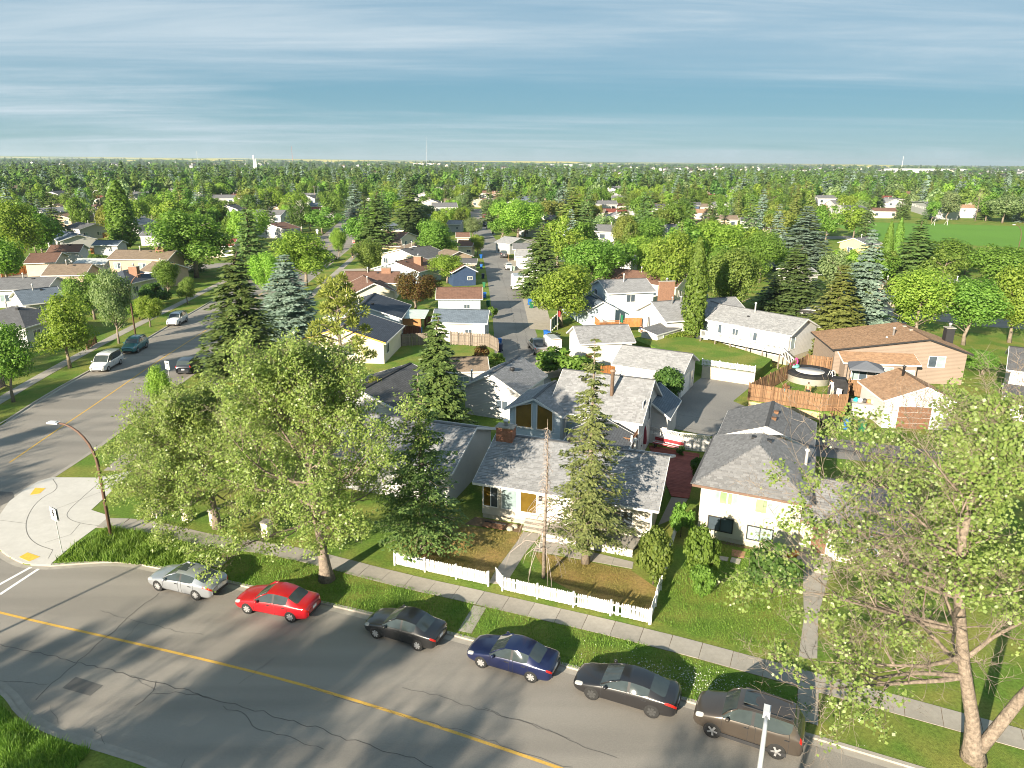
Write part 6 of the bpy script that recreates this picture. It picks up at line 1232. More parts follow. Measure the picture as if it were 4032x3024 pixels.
for i, (rf, wl) in enumerate((('brown', m_white), ('grey', m_white), ('taupe', m_cream), ('dgrey', m_white), ('tan', m_white), ('char', m_greyw))):
    L, D, ze, zr = 11, 8, 4.6, 6.6; mb = MB(); mb.prism([(-5.1, -3.7), (5.1, -3.7), (5.1, 3.7), (-5.1, 3.7)], 0, ze); mb.add([(-5.1, -3.7, ze), (-5.1, 3.7, ze), (-5.1, 0, zr - .1), (5.1, -3.7, ze), (5.1, 3.7, ze), (5.1, 0, zr - .1)], [(0, 2, 1), (3, 4, 5)])
    mb.add([(-5.5, -4.1, ze - .1), (5.5, -4.1, ze - .1), (5.5, 0, zr), (-5.5, 0, zr), (5.5, 4.1, ze - .1), (-5.5, 4.1, ze - .1)], [(0, 1, 2, 3), (4, 5, 3, 2)], 1)
    for k in (-3, 1.6): mb.box((k, -3.72, 2.9), (1.5, .06, 1.2), 0, 2)
    add_shape(hcol, i, 'far_house', mb.mesh('far_house', [wl, roofmat(rf), m_glass]))
P = []; S = []; Z = []; I = []
for d, x, y in rest: P.append((x, y, 0)); S.append((1, 1, 1)); Z.append((0, 0, rr.uniform(-.4, .4) + rr.choice((0, 1.57)))); I.append(rr.randrange(6))
for k in range(480):
    y = 950 + 3000 * rr.random() ** 1.15; x = rr.uniform(-1, 1) * (.735 * y + 20)
    if x < .18 * y and rr.random() < .72: continue
    s = rr.uniform(.9, 1.35); P.append((x, y, .4 + (y > 1800) * 1.5)); S.append((s * rr.uniform(.9, 1.6), s, s)); Z.append((0, 0, rr.uniform(-.5, .5) + rr.choice((0, 1.57)))); I.append(rr.randrange(6))
scatter('far_houses', P, S, Z, I, hcol, 'scattered tiny pale houses of the outer suburb below the horizon', 'houses')
# tree belts on the horizon
P = []; S = []; Z = []; I = []
for k in range(1500):
    y = rr.choice((5200, 6100, 7300, 8400, 9800, 12000)) + rr.uniform(-150, 150); x = rr.uniform(-1, 1) * .75 * y
    if math.sin(x / 900 + y) + math.sin(x / 370 + y * 1.7) < -.2: continue
    P.append((x, y, -.5)); s = rr.uniform(1.2, 2.0); S.append((s * 5, s * 3, s * 1.0)); Z.append((0, 0, 0)); I.append(rr.choice((2, 7, 0)))
scatter('shelterbelts', P, S, Z, I, pcol, 'dark lines of farm trees along the horizon', 'trees')
# towers on the skyline
def tower(name, label, x, y, mb, mat): o = mb.build(name, mat); o.location = (x, y, 0); tag(o, label, 'tower'); return o
t = MB(); t.box((-1.3, 0, 14), (1.5, 1.2, 28), 0, 0, 1.25); t.box((1.0, 0, 12), (1.1, 1.1, 24), 0, 0, 1.2); t.box((-.1, .3, 7), (2, .6, 1.0)); t.box((-.1, .3, 16), (1.5, .6, .8))
tower('church_tower', 'tall white twin-blade tower rising from the trees at left', -303, 870, t, m_trim)
for x, y, h, lab in ((-2000, 4700, 70, 'thin white mast on the left skyline'), (-1250, 4200, 95, 'red and white lattice mast on the left skyline'), (-281, 2400, 97, 'tall grey guyed mast in the middle of the skyline'), (1880, 3600, 62, 'short white mast on the right skyline')):
    t = MB(); t.tube([(0, 0, 0), (0, 0, h)], [1.6 if 'white mast' in lab else 1.0, .5], 5)
    if 'lattice' in lab:
        for k in range(8): t.box((0, 0, h * (k + .5) / 8), (2.6, 2.6, h / 20))
    tower('mast', lab, x, y, t, m_trim if 'white mast' in lab else M('mast_red' if 'red' in lab else 'mast_grey', (.4, .2, .17) if 'red' in lab else (.28, .31, .35), .7))
for x, y, a, b, h, lab in ((1130, 2100, 150, 30, 12, 'long white warehouse on the right skyline'), (1480, 2500, 70, 40, 10, 'flat white commercial building at far right'), (-420, 3600, 130, 30, 10, 'long low building with pink roof on the left skyline'), (300, 3900, 220, 40, 9, 'white sheds below the canola field')):
    t = MB(); t.box((0, 0, h / 2), (a, b, h)); o = empty('warehouse', (x, y, 0), 0, lab, 'building'); t.build('wall', m_trim, o); t = MB(); t.box((0, 0, h + .5), (a + 2, b + 2, 1)); t.build('roof', m_galv if 'pink' not in lab else M('pink_roof', (.5, .3, .26)), o)
    for k in range(6): MB().box((-a * .42 + k * a * .168, -b / 2 - .06, h * .45), (a * .06, .2, h * .4)).build('window', m_glass, o)

# ---------------------------------------------------------------- fences, decks and yard things
m_fw = M('white_fence_paint', (.66, .65, .63), .6, .08, 3, rnd=.07)
def board_fence(name, label, line, h, mat, bw=.14, gap=.012, z0=0, th=.022, rails=True, post=2.3, postmat=None, pointed=False, skip=0., cat='fence', wob=.015, rail_side=1):
    """a fence of single boards along a line; every board is a part"""
    o = empty(name, (line[0][0], line[0][1], z0), 0, label, cat); ox, oy = line[0]; bn = 'picket' if pointed else 'board'
    b = MB(); hw = bw / 2
    if pointed: b.prism([(-hw, -th / 2), (hw, -th / 2), (hw, th / 2), (-hw, th / 2)], .06, h - .06); b.add([(-hw, -th / 2, h - .06), (hw, -th / 2, h - .06), (hw, th / 2, h - .06), (-hw, th / 2, h - .06), (0, -th / 2, h), (0, th / 2, h)], [(0, 1, 4), (2, 3, 5), (1, 2, 5, 4), (3, 0, 4, 5)])
    else: b.box((0, 0, h / 2 + .03), (bw, th, h - .06))
    me = b.mesh(bn, mat); pb = MB()
    for a, c in zip(line, line[1:]):
        l = math.hypot(c[0] - a[0], c[1] - a[1]); ux, uy = (c[0] - a[0]) / l, (c[1] - a[1]) / l; n = int(l / (bw + gap)); an = math.atan2(uy, ux)
        for k in range(n):
            if random.random() < skip: continue
            t = (k + .5) * l / n; q = bpy.data.objects.new(bn, me); link(q, o); q.location = (a[0] - ox + ux * t, a[1] - oy + uy * t, random.uniform(-wob, wob)); q.rotation_euler = (random.gauss(0, .012), random.gauss(0, .012), an)
        if rails:
            for zz in (.25, .78): rb = MB(); rb.bar((a[0] - ox + uy * .035 * rail_side, a[1] - oy - ux * .035 * rail_side, h * zz), (c[0] - ox + uy * .035 * rail_side, c[1] - oy - ux * .035 * rail_side, h * zz), .045, .08); rb.build('rail', postmat or mat, o)
        m = max(1, round(l / post))
        for k in range(m + 1): pb.box((a[0] - ox + ux * l * k / m + uy * .06 * rail_side, a[1] - oy + uy * l * k / m - ux * .06 * rail_side, h / 2 + .05), (.1, .1, h + .1), an); pb.build('post', postmat or mat, o); pb = MB()
    return o
board_fence('picket_fence', 'white picket fence along the dry lawn left of the front walk', [(-7.16,38.71), (-1.28,36.52)], .92, m_fw, .085, .028, pointed=True)
board_fence('picket_fence', 'white picket fence with missing slats right of the front walk, turning back at its corner', [(-0.44,36.06), (7.59,33.00), (8.79,36.25), (10.43,40.90), (11.48,43.66)], .92, m_fw, .085, .028, pointed=True, skip=.03)
g = empty('gate', (*(-0.44,36.09), 0), 0, 'open white picket gate at the front walk', 'gate'); a, b = (-0.44,36.09), (-0.90,37.12)
for k in range(9): t = (k + .5) / 9; MB().box(((b[0] - a[0]) * t, (b[1] - a[1]) * t, .46), (.08, .022, .9), math.atan2(b[1] - a[1], b[0] - a[0])).build('picket', m_fw, g)
MB().bar((0, 0, .25), (b[0] - a[0], b[1] - a[1], .25), .04, .07).build('rail', m_fw, g); MB().bar((0, 0, .7), (b[0] - a[0], b[1] - a[1], .7), .04, .07).build('rail', m_fw, g)
# porch of the grey bungalow: concrete deck, lattice skirt, steps
pc_ = empty('porch', (*(7.74,39.81), 0), 0, 'concrete front porch with white lattice skirt before the grey bungalow', 'porch'); ox, oy = (7.74,39.81)
pa, pb_, pd, pe = (2.05,41.86), (7.74,39.81), (8.50,41.25), (3.02,43.47)
def rel(p): return (p[0] - ox, p[1] - oy)
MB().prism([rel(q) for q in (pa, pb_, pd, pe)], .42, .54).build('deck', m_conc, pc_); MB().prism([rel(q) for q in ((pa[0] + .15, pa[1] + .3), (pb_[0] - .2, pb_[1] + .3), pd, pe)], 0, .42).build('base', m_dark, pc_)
lt = MB(); A_, B_ = Vector((*rel(pa), 0)), Vector((*rel(pb_), 0)); n = 64
for k in range(-4, n):
    for s in (0, 1):
        t0, t1 = k / n, (k + 4) / n; q0, q1 = A_.lerp(B_, max(0, t0)), A_.lerp(B_, min(1, t1)); f0, f1 = (max(0, t0) - t0) / (t1 - t0), (min(1, t1) - t0) / (t1 - t0)
        z0_, z1_ = (f0 * .42, f1 * .42) if s == 0 else (.42 - f0 * .42, .42 - f1 * .42); lt.bar((q0.x, q0.y - .02 * s, z0_), (q1.x, q1.y - .02 * s, z1_), .03, .03)
lt.build('lattice', m_fw, pc_, kind='stuff'); MB().bar((A_.x, A_.y - .04, .45), (B_.x, B_.y - .04, .45), .06, .1).build('trim', m_fw, pc_)
st_ = (0.89,42.90); st2 = (2.08,42.47); ang = math.atan2(st2[1] - st_[1], st2[0] - st_[0])
for k in range(3): MB().box((rel(st_)[0] + .75 + .1 * k, rel(st_)[1] + .15 + .33 * k, .09 + .09 * k), (1.7, .36, .18 + .18 * k), ang).build('step', m_conc, pc_)
# raised pool yard
yard = [(24.24, 68.9), (30.3, 65.6), (32.8, 65.9), (35.6, 71.3), (39.5, 77.5), (37.2, 79.3), (34.6, 80.4)]
structure('raised_yard', MB().prism(yard, -.05, .8), m_lawn)
slp = MB(); sl = empty('retaining_wall', (24.2, 68.7, 0), 0, 'low timber sleeper wall below the pool fence', 'wall')
for k in range(4): MB().bar((-.02, -.06, .1 + .2 * k), (6.1, -3.4, .1 + .2 * k), .1, .19).build('sleeper', M('pale_sleeper', (.46, .33, .19), .9, .2, 3, rnd=.15), sl)
board_fence('wooden_fence', 'tall cedar fence around the above-ground pool', [(34.6, 80.4), (24.24, 68.95), (30.29, 65.6), (32.72, 65.75), (35.5, 71.35)], 1.8, m_cedar, .14, .01, .8, post=2.4, rail_side=1)
board_fence('wooden_fence', 'cedar fence panel between the pool yard and the tan garage', [(35.4, 71.3), (41.0, 69.2)], 1.8, m_cedar, .14, .01, .6)
board_fence('wooden_fence', 'cedar fence behind the pool next to the white bungalow', [(34.7, 80.5), (37.1, 79.4)], 1.8, m_cedar, .14, .01, .8)
tr_ = empty('staircase', (31.0, 65.4, 0), R(-25), 'wooden stair with railing down from the pool yard', 'stairs')
for k in range(5): MB().box((.2 + k * .28, -.2, .72 - k * .16), (.3, .9, .05)).build('step', m_wd, tr_)
for k in range(7): MB().bar((.1 + k * .22, -.65, .8 - k * .12), (.1 + k * .22, -.65, 1.6 - k * .12), .04, .04).build('baluster', m_wd, tr_)
MB().bar((0, -.65, 1.65), (1.6, -.65, .85), .06, .07).build('handrail', m_wd, tr_)
pl = empty('pool', (33.3, 76.2, .8), 0, 'round above-ground pool with black cover in the fenced yard', 'pool'); q = MB(); q.lathe((0, 0, 0), [(2.35, 0), (2.35, 1.0), (2.45, 1.02), (2.45, 1.1)], 36); q.build('wall', M('pool_wall_white', (.60, .57, .53), .5, .1), pl, True)
q = MB(); vs = [(0, 0, 1.08)]; q.lathe((0, 0, 0), [(2.5, .78), (2.52, 1.12), (2.2, 1.14), (1.2, 1.08), (.1, 1.05)], 40); q.build('cover', M('black_pool_cover', (.022, .022, .024), .85, .3, 2, .3, 6), pl, False)
ld = MB()
for xx in (-.25, .25): ld.tube([(xx, -3.1, 0), (xx, -2.75, 1.7), (xx, -2.5, 1.75), (xx, -2.3, 1.2)], .03, 6)
for k in range(4): ld.bar((-.25, -3.05 + .08 * k, .3 + .3 * k), (.25, -3.05 + .08 * k, .3 + .3 * k), .04, .08)
lo = ld.build('ladder', m_trim, pl); lo.rotation_euler = (0, 0, R(35))
fl = empty('inflatable_ring', (32.0, 77.7, 1.93), .5, 'pink flamingo inflatable lying on the pool cover', 'pool float'); q = MB()
q.tube([(.5 * math.cos(t * .5236), .5 * math.sin(t * .5236), .12) for t in range(13)], .17, 8, cap=False); q.build('ring', M('float_teal', (.15, .42, .38), .35, .1), fl, True); q = MB(); q.tube([(.45, 0, .15), (.62, 0, .5), (.5, 0, .85), (.28, 0, .95), (.12, 0, .82)], [.12, .1, .09, .1, .04], 8); q.build('neck', M('float_pink', (.68, .06, .24), .35, .08), fl, True); q = MB(); q.lathe((-.3, 0, .25), [(.02, -.05), (.3, 0), (.32, .12), (.1, .25)], 10); q.build('tail', MATS['float_pink'], fl, True)
def toy(label, x, y, z, col, kind):
    o = empty('garden_toy', (x, y, z), random.uniform(0, 3), label, 'toy'); m = M('toy_%d' % int(col[0] * 90 + col[1] * 900 + col[2] * 9000), col, .4, .08)
    q = MB(); q.box((0, 0, .25), (.7, .45, .4), 0, 0, .8); q.lathe((-.1, 0, .45), [(.2, 0), (.22, .1), (.08, .3)], 8); q.build('body', m, o); q = MB()
    for s in (-1, 1): q.lathe((.2 * s, -.27, .12), [(.12, 0), (.12, .06)], 10, 0, 'y'); q.lathe((.2 * s, .22, .12), [(.12, 0), (.12, .06)], 10, 0, 'y')
    q.build('wheel', m_plas, o)
toy('white plastic ride-on toy at the pool fence', 26.6, 70.0, .8, (.62, .60, .58), 0); toy('red ride-on toy by the pool fence', 27.3, 69.9, .8, (.5, .06, .04), 0); toy('teal inflatable heap by the pool fence', 28.3, 70.6, .8, (.04, .33, .42), 0); toy('brown toy wagon beside the pool wall', 29.4, 72.6, .8, (.16, .08, .04), 0)
gz = empty('gazebo', (38.6, 74.6, .8), R(-20), 'grey fabric gazebo canopy beside the tan house', 'gazebo'); q = MB(); q.add([(-1.7, -1.5, 2.1), (1.7, -1.5, 2.1), (1.7, 1.5, 2.1), (-1.7, 1.5, 2.1), (0, 0, 2.75)], [(0, 1, 4), (1, 2, 4), (2, 3, 4), (3, 0, 4)]); q.add([(-1.7, -1.5, 1.9), (1.7, -1.5, 1.9), (1.7, 1.5, 1.9), (-1.7, 1.5, 1.9), (-1.7, -1.5, 2.1), (1.7, -1.5, 2.1), (1.7, 1.5, 2.1), (-1.7, 1.5, 2.1)], [(0, 1, 5, 4), (1, 2, 6, 5), (2, 3, 7, 6), (3, 0, 4, 7)]); q.build('canopy', M('grey_canopy', (.12, .13, .15), .8, .1), gz)
for sx in (-1.6, 1.6):
    for sy in (-1.4, 1.4): MB().bar((sx, sy, -.2), (sx, sy, 2.1), .07, .07).build('post', m_dark, gz)
cv = empty('covered_swing', (34.4, 71.4, .8), R(-25), 'black-covered garden swing at the pool fence', 'furniture'); q = MB(); pr = [(-.95, 0), (.95, 0), (.95, 1.2), (.6, 1.75), (-.6, 1.75), (-.95, 1.2)]; q.add([(x, y, z) for y in (-.55, .55) for x, z in pr], [tuple(range(6)), tuple(reversed(range(6, 12)))] + [(i, 6 + i, 6 + (i + 1) % 6, (i + 1) % 6) for i in range(6)]); q.build('cover', MATS['black_pool_cover'], cv)
ch = empty('folding_chair', (33.7, 69.6, .8), R(-30), 'white garden chair before the covered swing', 'chair'); MB().box((0, 0, .42), (.5, .5, .05)).build('seat', m_trim, ch); MB().box((0, .24, .75), (.5, .05, .6)).build('backrest', m_trim, ch)
for sx in (-.22, .22):
    for sy in (-.22, .22): MB().bar((sx, sy, 0), (sx, sy, .42), .04, .04).build('leg', m_trim, ch)
cv2 = empty('covered_table', (33.2, 67.6, .8), R(-25), 'low black-covered table in the pool yard corner', 'furniture'); q = MB(); q.box((0, 0, .4), (1.5, 1.0, .75), 0, 0, 1.06); q.build('cover', MATS['black_pool_cover'], cv2); MB().box((0, 0, .8), (1.3, .8, .06)).build('top', MATS['black_pool_cover'], cv2)
# rubbish skip with contents and leaning boards
dm = empty('skip_bin', (34.9, 66.6, 0), R(-22), 'grey metal skip full of rubbish beside the pool fence', 'skip'); q = MB(); q.box((0, 0, .75), (2.2, 1.5, 1.4), 0, 0, .92); q.build('body', M('weathered_metal', (.40, .37, .33), .7, .2, 2), dm)
for k in range(5): MB().bar((-1 + k * .5, -.78, .15), (-1 + k * .5, -.8, 1.4), .06, .06).build('rib', MATS['weathered_metal'], dm)
MB().box((0, 0, 1.46), (2.3, 1.6, .06)).build('rim', MATS['weathered_metal'], dm)
for k, (cc, nmn) in enumerate((((.02, .35, .4), 'teal box'), ((.6, .6, .6), 'white bag'), ((.05, .05, .05), 'black bag'), ((.6, .25, .1), 'orange board'), ((.5, .5, .5), 'grey bag'))):
    o = empty('rubbish', (34.2 + k * .35, 66.9 - k * .16, 1.49), k, nmn + ' lying on top of the rubbish skip', 'rubbish'); q = MB(); q.lathe((0, 0, 0), [(.2, 0), (.3, .12), (.24, .3), (.06, .4)], 7 if k else 4); q.build('body', M('rubbish_%d' % k, cc, .6, .1), o)
for k in range(2): o = MB().box((0, 0, .7), (1.3, .05, 1.5)).build('leaning_board', m_trim); o.location = (36.9 + .4 * k, 66.6 + .3 * k, 0); o.rotation_euler = (R(-18), 0, R(-50)); tag(o, ('white' if k == 0 else 'second white') + ' panel leaning beside the rubbish skip', 'board')
# bins
def bin_(label, x, y, rz, col, z=.01):
    o = empty('wheelie_bin', (x, y, z), rz, label, 'bin', 'wheeled bins'); m = M('bin_' + col, {'blue': (.02, .12, .42), 'green': (.02, .13, .055), 'black': (.018, .018, .02), 'navy': (.02, .03, .08), 'paleg': (.35, .45, .38)}[col], .5, .08)
    q = MB(); q.box((0, 0, .5), (.56, .62, .92), 0, 0, .78); q.build('body', m, o); q = MB(); q.box((0, 0, 1.0), (.6, .7, .08)); q.box((0, .34, .96), (.5, .06, .06)); q.build('lid', m, o)
    for s in (-1, 1): q = MB(); q.lathe((s * .26, .26, .11), [(.11, -.03), (.11, .03)], 10, 0, 'x'); q.build('wheel', m_rub, o)
    MB().box((0, -.262, .6), (.24, .012, .2)).build('label_plate', m_trim, o)
for lab, p, c in (('black bin, left one of the two below the pool stair', (29.88, 63.9), 'black'), ('black bin, right one of the two below the pool stair', (30.75, 63.4), 'black'), ('blue bin standing next to the black bins below the pool fence', (31.66, 63.0), 'blue'), ('green bin in the grass right of the blue bin', (32.9, 62.5), 'green'),
 ('black bin against the tall house by the paved lot', (14.03,61.96), 'black'), ('blue bin in the middle of the trio by the paved lot', (14.52,62.26), 'blue'), ('green bin on the right of the trio by the paved lot', (14.96,62.57), 'green'),
 ('blue bin beside the lane by the brown-roofed garage', (-5.19,128.92), 'blue'), ('dark green bin alone at the lane edge', (-4.23,120.83), 'green'), ('dark green bin pair-front by the lane', (-5.70,140.26), 'green'), ('black-lidded bin by the lane near the navy garage', (-6.38,151.34), 'navy'), ('blue bin before the charcoal-roofed garage', (-7.37,165.82), 'blue'), ('black bin behind the blue bin by the charcoal-roofed garage', (-7.74,169.68), 'black'), ('blue bin farthest up the left lane edge', (-8.28,184.21), 'blue'),
 ('navy bin at the corner of the weathered fence', (-1.61,90.70), 'navy'), ('blue bin behind the navy bin at the weathered fence', (-1.78,93.61), 'blue'), ('blue bin under the yellow-green maple', (2.96,122.63), 'blue'), ('green bin under the yellow-green maple', (3.23,119.93), 'green'), ('pale green bin beside the white car in the lane', (-0.38,162.81), 'paleg'), ('pale bin right of the pale green one in the lane', (0.08,163.19), 'paleg'),
 ('blue bin left one beyond the pickup', (4.74,98.74), 'blue'), ('blue bin right one beyond the pickup', (5.11,98.06), 'blue'), ('blue bin far up the lane by the orange fence', (-3.80,219.58), 'blue'), ('black bin at the far lane edge', (-7.00,247.84), 'black')):
    bin_(lab, p[0], p[1], random.uniform(-.4, .4), c)
# fences round the lots
lf = board_fence('wooden_fence', 'white board fence with lattice top between the red deck and the paved lot', [(12.2, 59.2), (14.6, 57.6), (17.1, 56.9)], 1.25, m_fw, .16, .008, cat='fence')
q = MB(); base = Vector((0, 0, 1.27))
for a, b in (((0, 0), (2.4, -1.6)), ((2.4, -1.6), (4.9, -2.3))):
    A2, B2 = Vector((*a, 1.27)), Vector((*b, 1.27)); q.bar(A2 + Vector((0, 0, .33)), B2 + Vector((0, 0, .33)), .06, .05)
    for k in range(-2, 18):
        for s in (0, 1): t0, t1 = max(0, k / 18), min(1, (k + 2) / 18); p0, p1 = A2.lerp(B2, t0), A2.lerp(B2, t1); q.bar(p0 + Vector((0, 0, .3 * s)), p1 + Vector((0, 0, .3 * (1 - s))), .025, .025)
q.build('lattice', m_fw, lf, kind='stuff')
bn = empty('bench', (13.6, 57.4, .08), R(-33), 'long red and white garden bench against the white fence', 'bench')
for k in range(3): MB().box((0, -.2 + k * .16, .45), (2.6, .14, .04)).build('seat_slat', M('bench_red', (.28, .03, .04), .6, .1) if k != 1 else m_fw, bn)
for k in range(3): MB().box((0, .32, .62 + k * .15), (2.6, .04, .13)).build('back_slat', MATS['bench_red'] if k != 2 else m_fw, bn)
for s in (-1.1, 1.1): MB().box((s, 0, .22), (.08, .5, .44)).build('leg', m_dark, bn)
rd_ = empty('deck', (12.1, 48.4, 0), math.atan2(.9, .3) * 0, 'red-stained ground-level deck beside the grey bungalow', 'deck'); DA = [(12.12, 58.43), (16.22, 56.59), (13.27, 48.06), (12.11, 48.44)]
for k in range(34):
    t = (k + .5) / 34; pL = Vector((12.05 + .1 * t, 48.4 + 10 * t, 0)); pR = Vector((13.3 + 2.9 * t, 48.05 + 8.5 * t, 0)); MB().bar((pL.x - 12.1, pL.y - 48.4, .06), (pR.x - 12.1, pR.y - 48.4, .06), .25, .04).build('board', m_reddeck, rd_)
um = empty('parasol', (11.4, 56.6, .05), .3, 'closed dark red parasol beside the red deck', 'parasol'); q = MB(); q.lathe((0, 0, .9), [(.16, 0), (.2, .3), (.12, 1.2), (.03, 1.6)], 9); q.build('canopy', M('parasol_red', (.22, .03, .045), .8, .1), um); MB().tube([(0, 0, 0), (0, 0, 2.6)], .025, 6).build('pole', m_galv, um)
rw = empty('retaining_wall', (22.2, 79.6, 0), 0, 'stained concrete retaining wall at the back of the paved lot', 'wall'); MB().bar((0, 0, .7), (5.2, -2.95, .7), .25, 1.4).build('wall', m_stain, rw); MB().bar((0, 0, 1.42), (5.2, -2.95, 1.42), .3, .06).build('coping', m_conc, rw)
structure('raised_lawn', MB().prism([(22.3, 79.8), (27.5, 76.9), (31.5, 83), (27, 92), (20, 96), (16, 93)], -.04, 1.35), m_lawn)
board_fence('picket_fence', 'white picket fence on top of the concrete retaining wall', [(22.2, 79.8), (27.4, 76.85)], .75, m_fw, .10, .05, 1.45, pointed=True)
board_fence('wooden_fence', 'weathered grey board fence around the lane-corner garden', [(-8.4, 94.1), (-3.1, 92.9), (-1.9, 90.2), (-1.7, 88)], 1.8, m_grwd, .14, .015, wob=.06)
board_fence('wooden_fence', 'dark weathered fence behind the black grill', [(-15.5, 92.8), (-11.6, 93.8)], 1.7, m_grwd, .14, .015, wob=.05)
board_fence('wooden_fence', 'dark red fence between the lean-to and the lane garage', [(-13.2, 104.5), (-9.8, 104.3)], 1.7, m_redwd, .14, .01)
board_fence('wooden_fence', 'orange-stained fence curving behind the small white garage', [(9.0, 83.5), (11, 85.2), (13.8, 88.9)], 1.6, m_orange, .14, .01)
board_fence('wooden_fence', 'short orange-stained fence left of the double garage', [(10.2, 78.3), (12.3, 79.3)], 1.6, m_orange, .14, .01)
board_fence('wooden_fence', 'orange fence at far left below the large leafy tree', [(-106.75,147.80), (-104.93,152.53), (-106.09,161.28)], 1.7, m_orange, .16, .01, post=3)
board_fence('wooden_fence', 'orange fence below the grey gable house', [(-132.89,223.35), (-124.39,226.04)], 1.6, m_orange, .2, .01, post=3)
board_fence('wooden_fence', 'scalloped orange fence behind the tan two-storey house', [(-110.33,187.08), (-105.58,188.28)], 1.6, m_orange, .2, .01, post=3)
board_fence('wooden_fence', 'brown board fence beside the lane garages', [(-1.09,187.96), (-1.03,179.73)], 1.8, m_wd, .2, .01, post=3)
board_fence('wooden_fence', 'orange-brown fence at the lane by the far bins', [(-3.38,218.56), (-0.70,216.68)], 1.6, m_orange, .2, .01, post=3)
board_fence('wooden_fence', 'low brown fence behind the left pavement', [(-55.63,89.72), (-56.28,93.13)], 1.0, m_wd, .14, .02)
board_fence('wooden_fence', 'low grey fence at the left edge behind the pavement', [(-55.08,71.02), (-55.46,73.81)], 1.0, m_grwd, .14, .02)
board_fence('metal_fence', 'black iron fence beside the dark-roofed garage', [(25.2, 58.9), (29.6, 56.7), (34.0, 54.6)], 1.3, m_dark, .03, .10, th=.03)
# gate pillars by the corner lawn
for k, p in enumerate(((-24.85, 44.7), (-22.43, 44.1), (-20.3, 43.6), (-16.2, 42.0))):
    o = empty('gate_pillar', (*p, 0), R(-18), ('leftmost cream pillar', 'second cream pillar from the left', 'third cream pillar from the left', 'rightmost cream pillar behind the big poplar')[k] + ' on the corner lawn', 'pillar', 'cream pillars'); MB().box((0, 0, .55), (.5, .5, 1.1)).build('shaft', m_cream, o); MB().box((0, 0, 1.13), (.62, .62, .08)).build('cap', m_conc, o)
# white deck of the bungalow
d5 = empty('deck', h5.pt(.6, -1.9), h5.root.rotation_euler[2], 'long raised white deck on posts with stair on the white bungalow', 'deck'); d5.location.z = 0; DL = h5.L - .8
for k in range(12): MB().box((DL / 2, .1 + k * .18, 1.9), (DL, .165, .05)).build('board', m_fw, d5)
for xx in np.linspace(.1, DL - .1, 6): MB().bar((xx, .05, 0), (xx, .05, 1.88), .12, .12).build('post', m_grwd, d5); MB().bar((xx, .05, 1.9), (xx, .05, 2.9), .09, .09).build('post', m_fw, d5)
for k in range(int(DL / .16)): MB().box((.1 + k * .16, .05, 2.4), (.045, .045, .85)).build('baluster', m_fw, d5)
for zz in (2.0, 2.86): MB().bar((0, .05, zz), (DL, .05, zz), .07, .07).build('rail', m_fw, d5)
for zz in (2.0, 2.86): MB().bar((DL, .05, zz), (DL + 1.8, .05, zz - 1.3), .07, .07).build('rail', m_fw, d5)
for k in range(9): MB().box((DL + .1 + k * .2, .05, 2.4 - k * .145), (.04, .04, .85)).build('baluster', m_fw, d5); MB().box((DL + .1 + k * .2, .6, 1.85 - k * .16), (.24, 1.0, .04)).build('step', m_grwd, d5)
# orange deck behind the small garage
d6 = empty('deck', (12.6, 100.6, 0), R(8), 'orange wooden deck with railing and lattice screen behind the small white garage', 'deck'); MB().box((3.2, 1.5, 1.1), (6.4, 3, .12)).build('floor', m_orange, d6)
for k in range(26): MB().box((.1 + k * .14, 0, 1.6), (.04, .04, .9)).build('baluster', m_orange, d6)
for k in range(14): MB().box((0, .1 + k * .2, 1.6), (.04, .04, .9)).build('baluster', m_orange, d6)
MB().bar((0, 0, 2.05), (3.7, 0, 2.05), .08, .06).build('rail', m_orange, d6); MB().bar((0, 0, 2.05), (0, 3, 2.05), .08, .06).build('rail', m_orange, d6)
for k in range(13): MB().box((3.8 + k * .2, 0, 1.75), (.18, .04, 1.3)).build('screen_board', m_orange, d6)
for k in range(4): MB().box((6.5, .4, .9 - k * .22), (.3 + .0 * k, .9, .05)).build('step', m_wd, d6)
# clipped hedge
rng = np.random.default_rng(5); P = rng.uniform([-3.2, -1.1, .1], [3.2, 1.1, 1.5], (9000, 3)); ax_ = rng.integers(0, 3, 9000); P[ax_ == 0, 0] = np.sign(P[ax_ == 0, 0]) * 3.2; P[ax_ == 1, 1] = np.sign(P[ax_ == 1, 1]) * 1.1; P[ax_ == 2, 2] = 1.5; P += rng.normal(0, .09, P.shape)
V, F = leaf_quads(P, P * [.3, .6, .8], .16); hg = empty('hedge', (21.6, 94.9, 0), R(20), 'clipped golden-green hedge beside the grey shed', 'hedge'); link(bpy.data.objects.new('foliage', np_mesh('foliage', V, F, L_['yel'])), hg); MB().box((0, 0, .7), (6.0, 1.9, 1.3)).build('stems', m_dbark, hg)
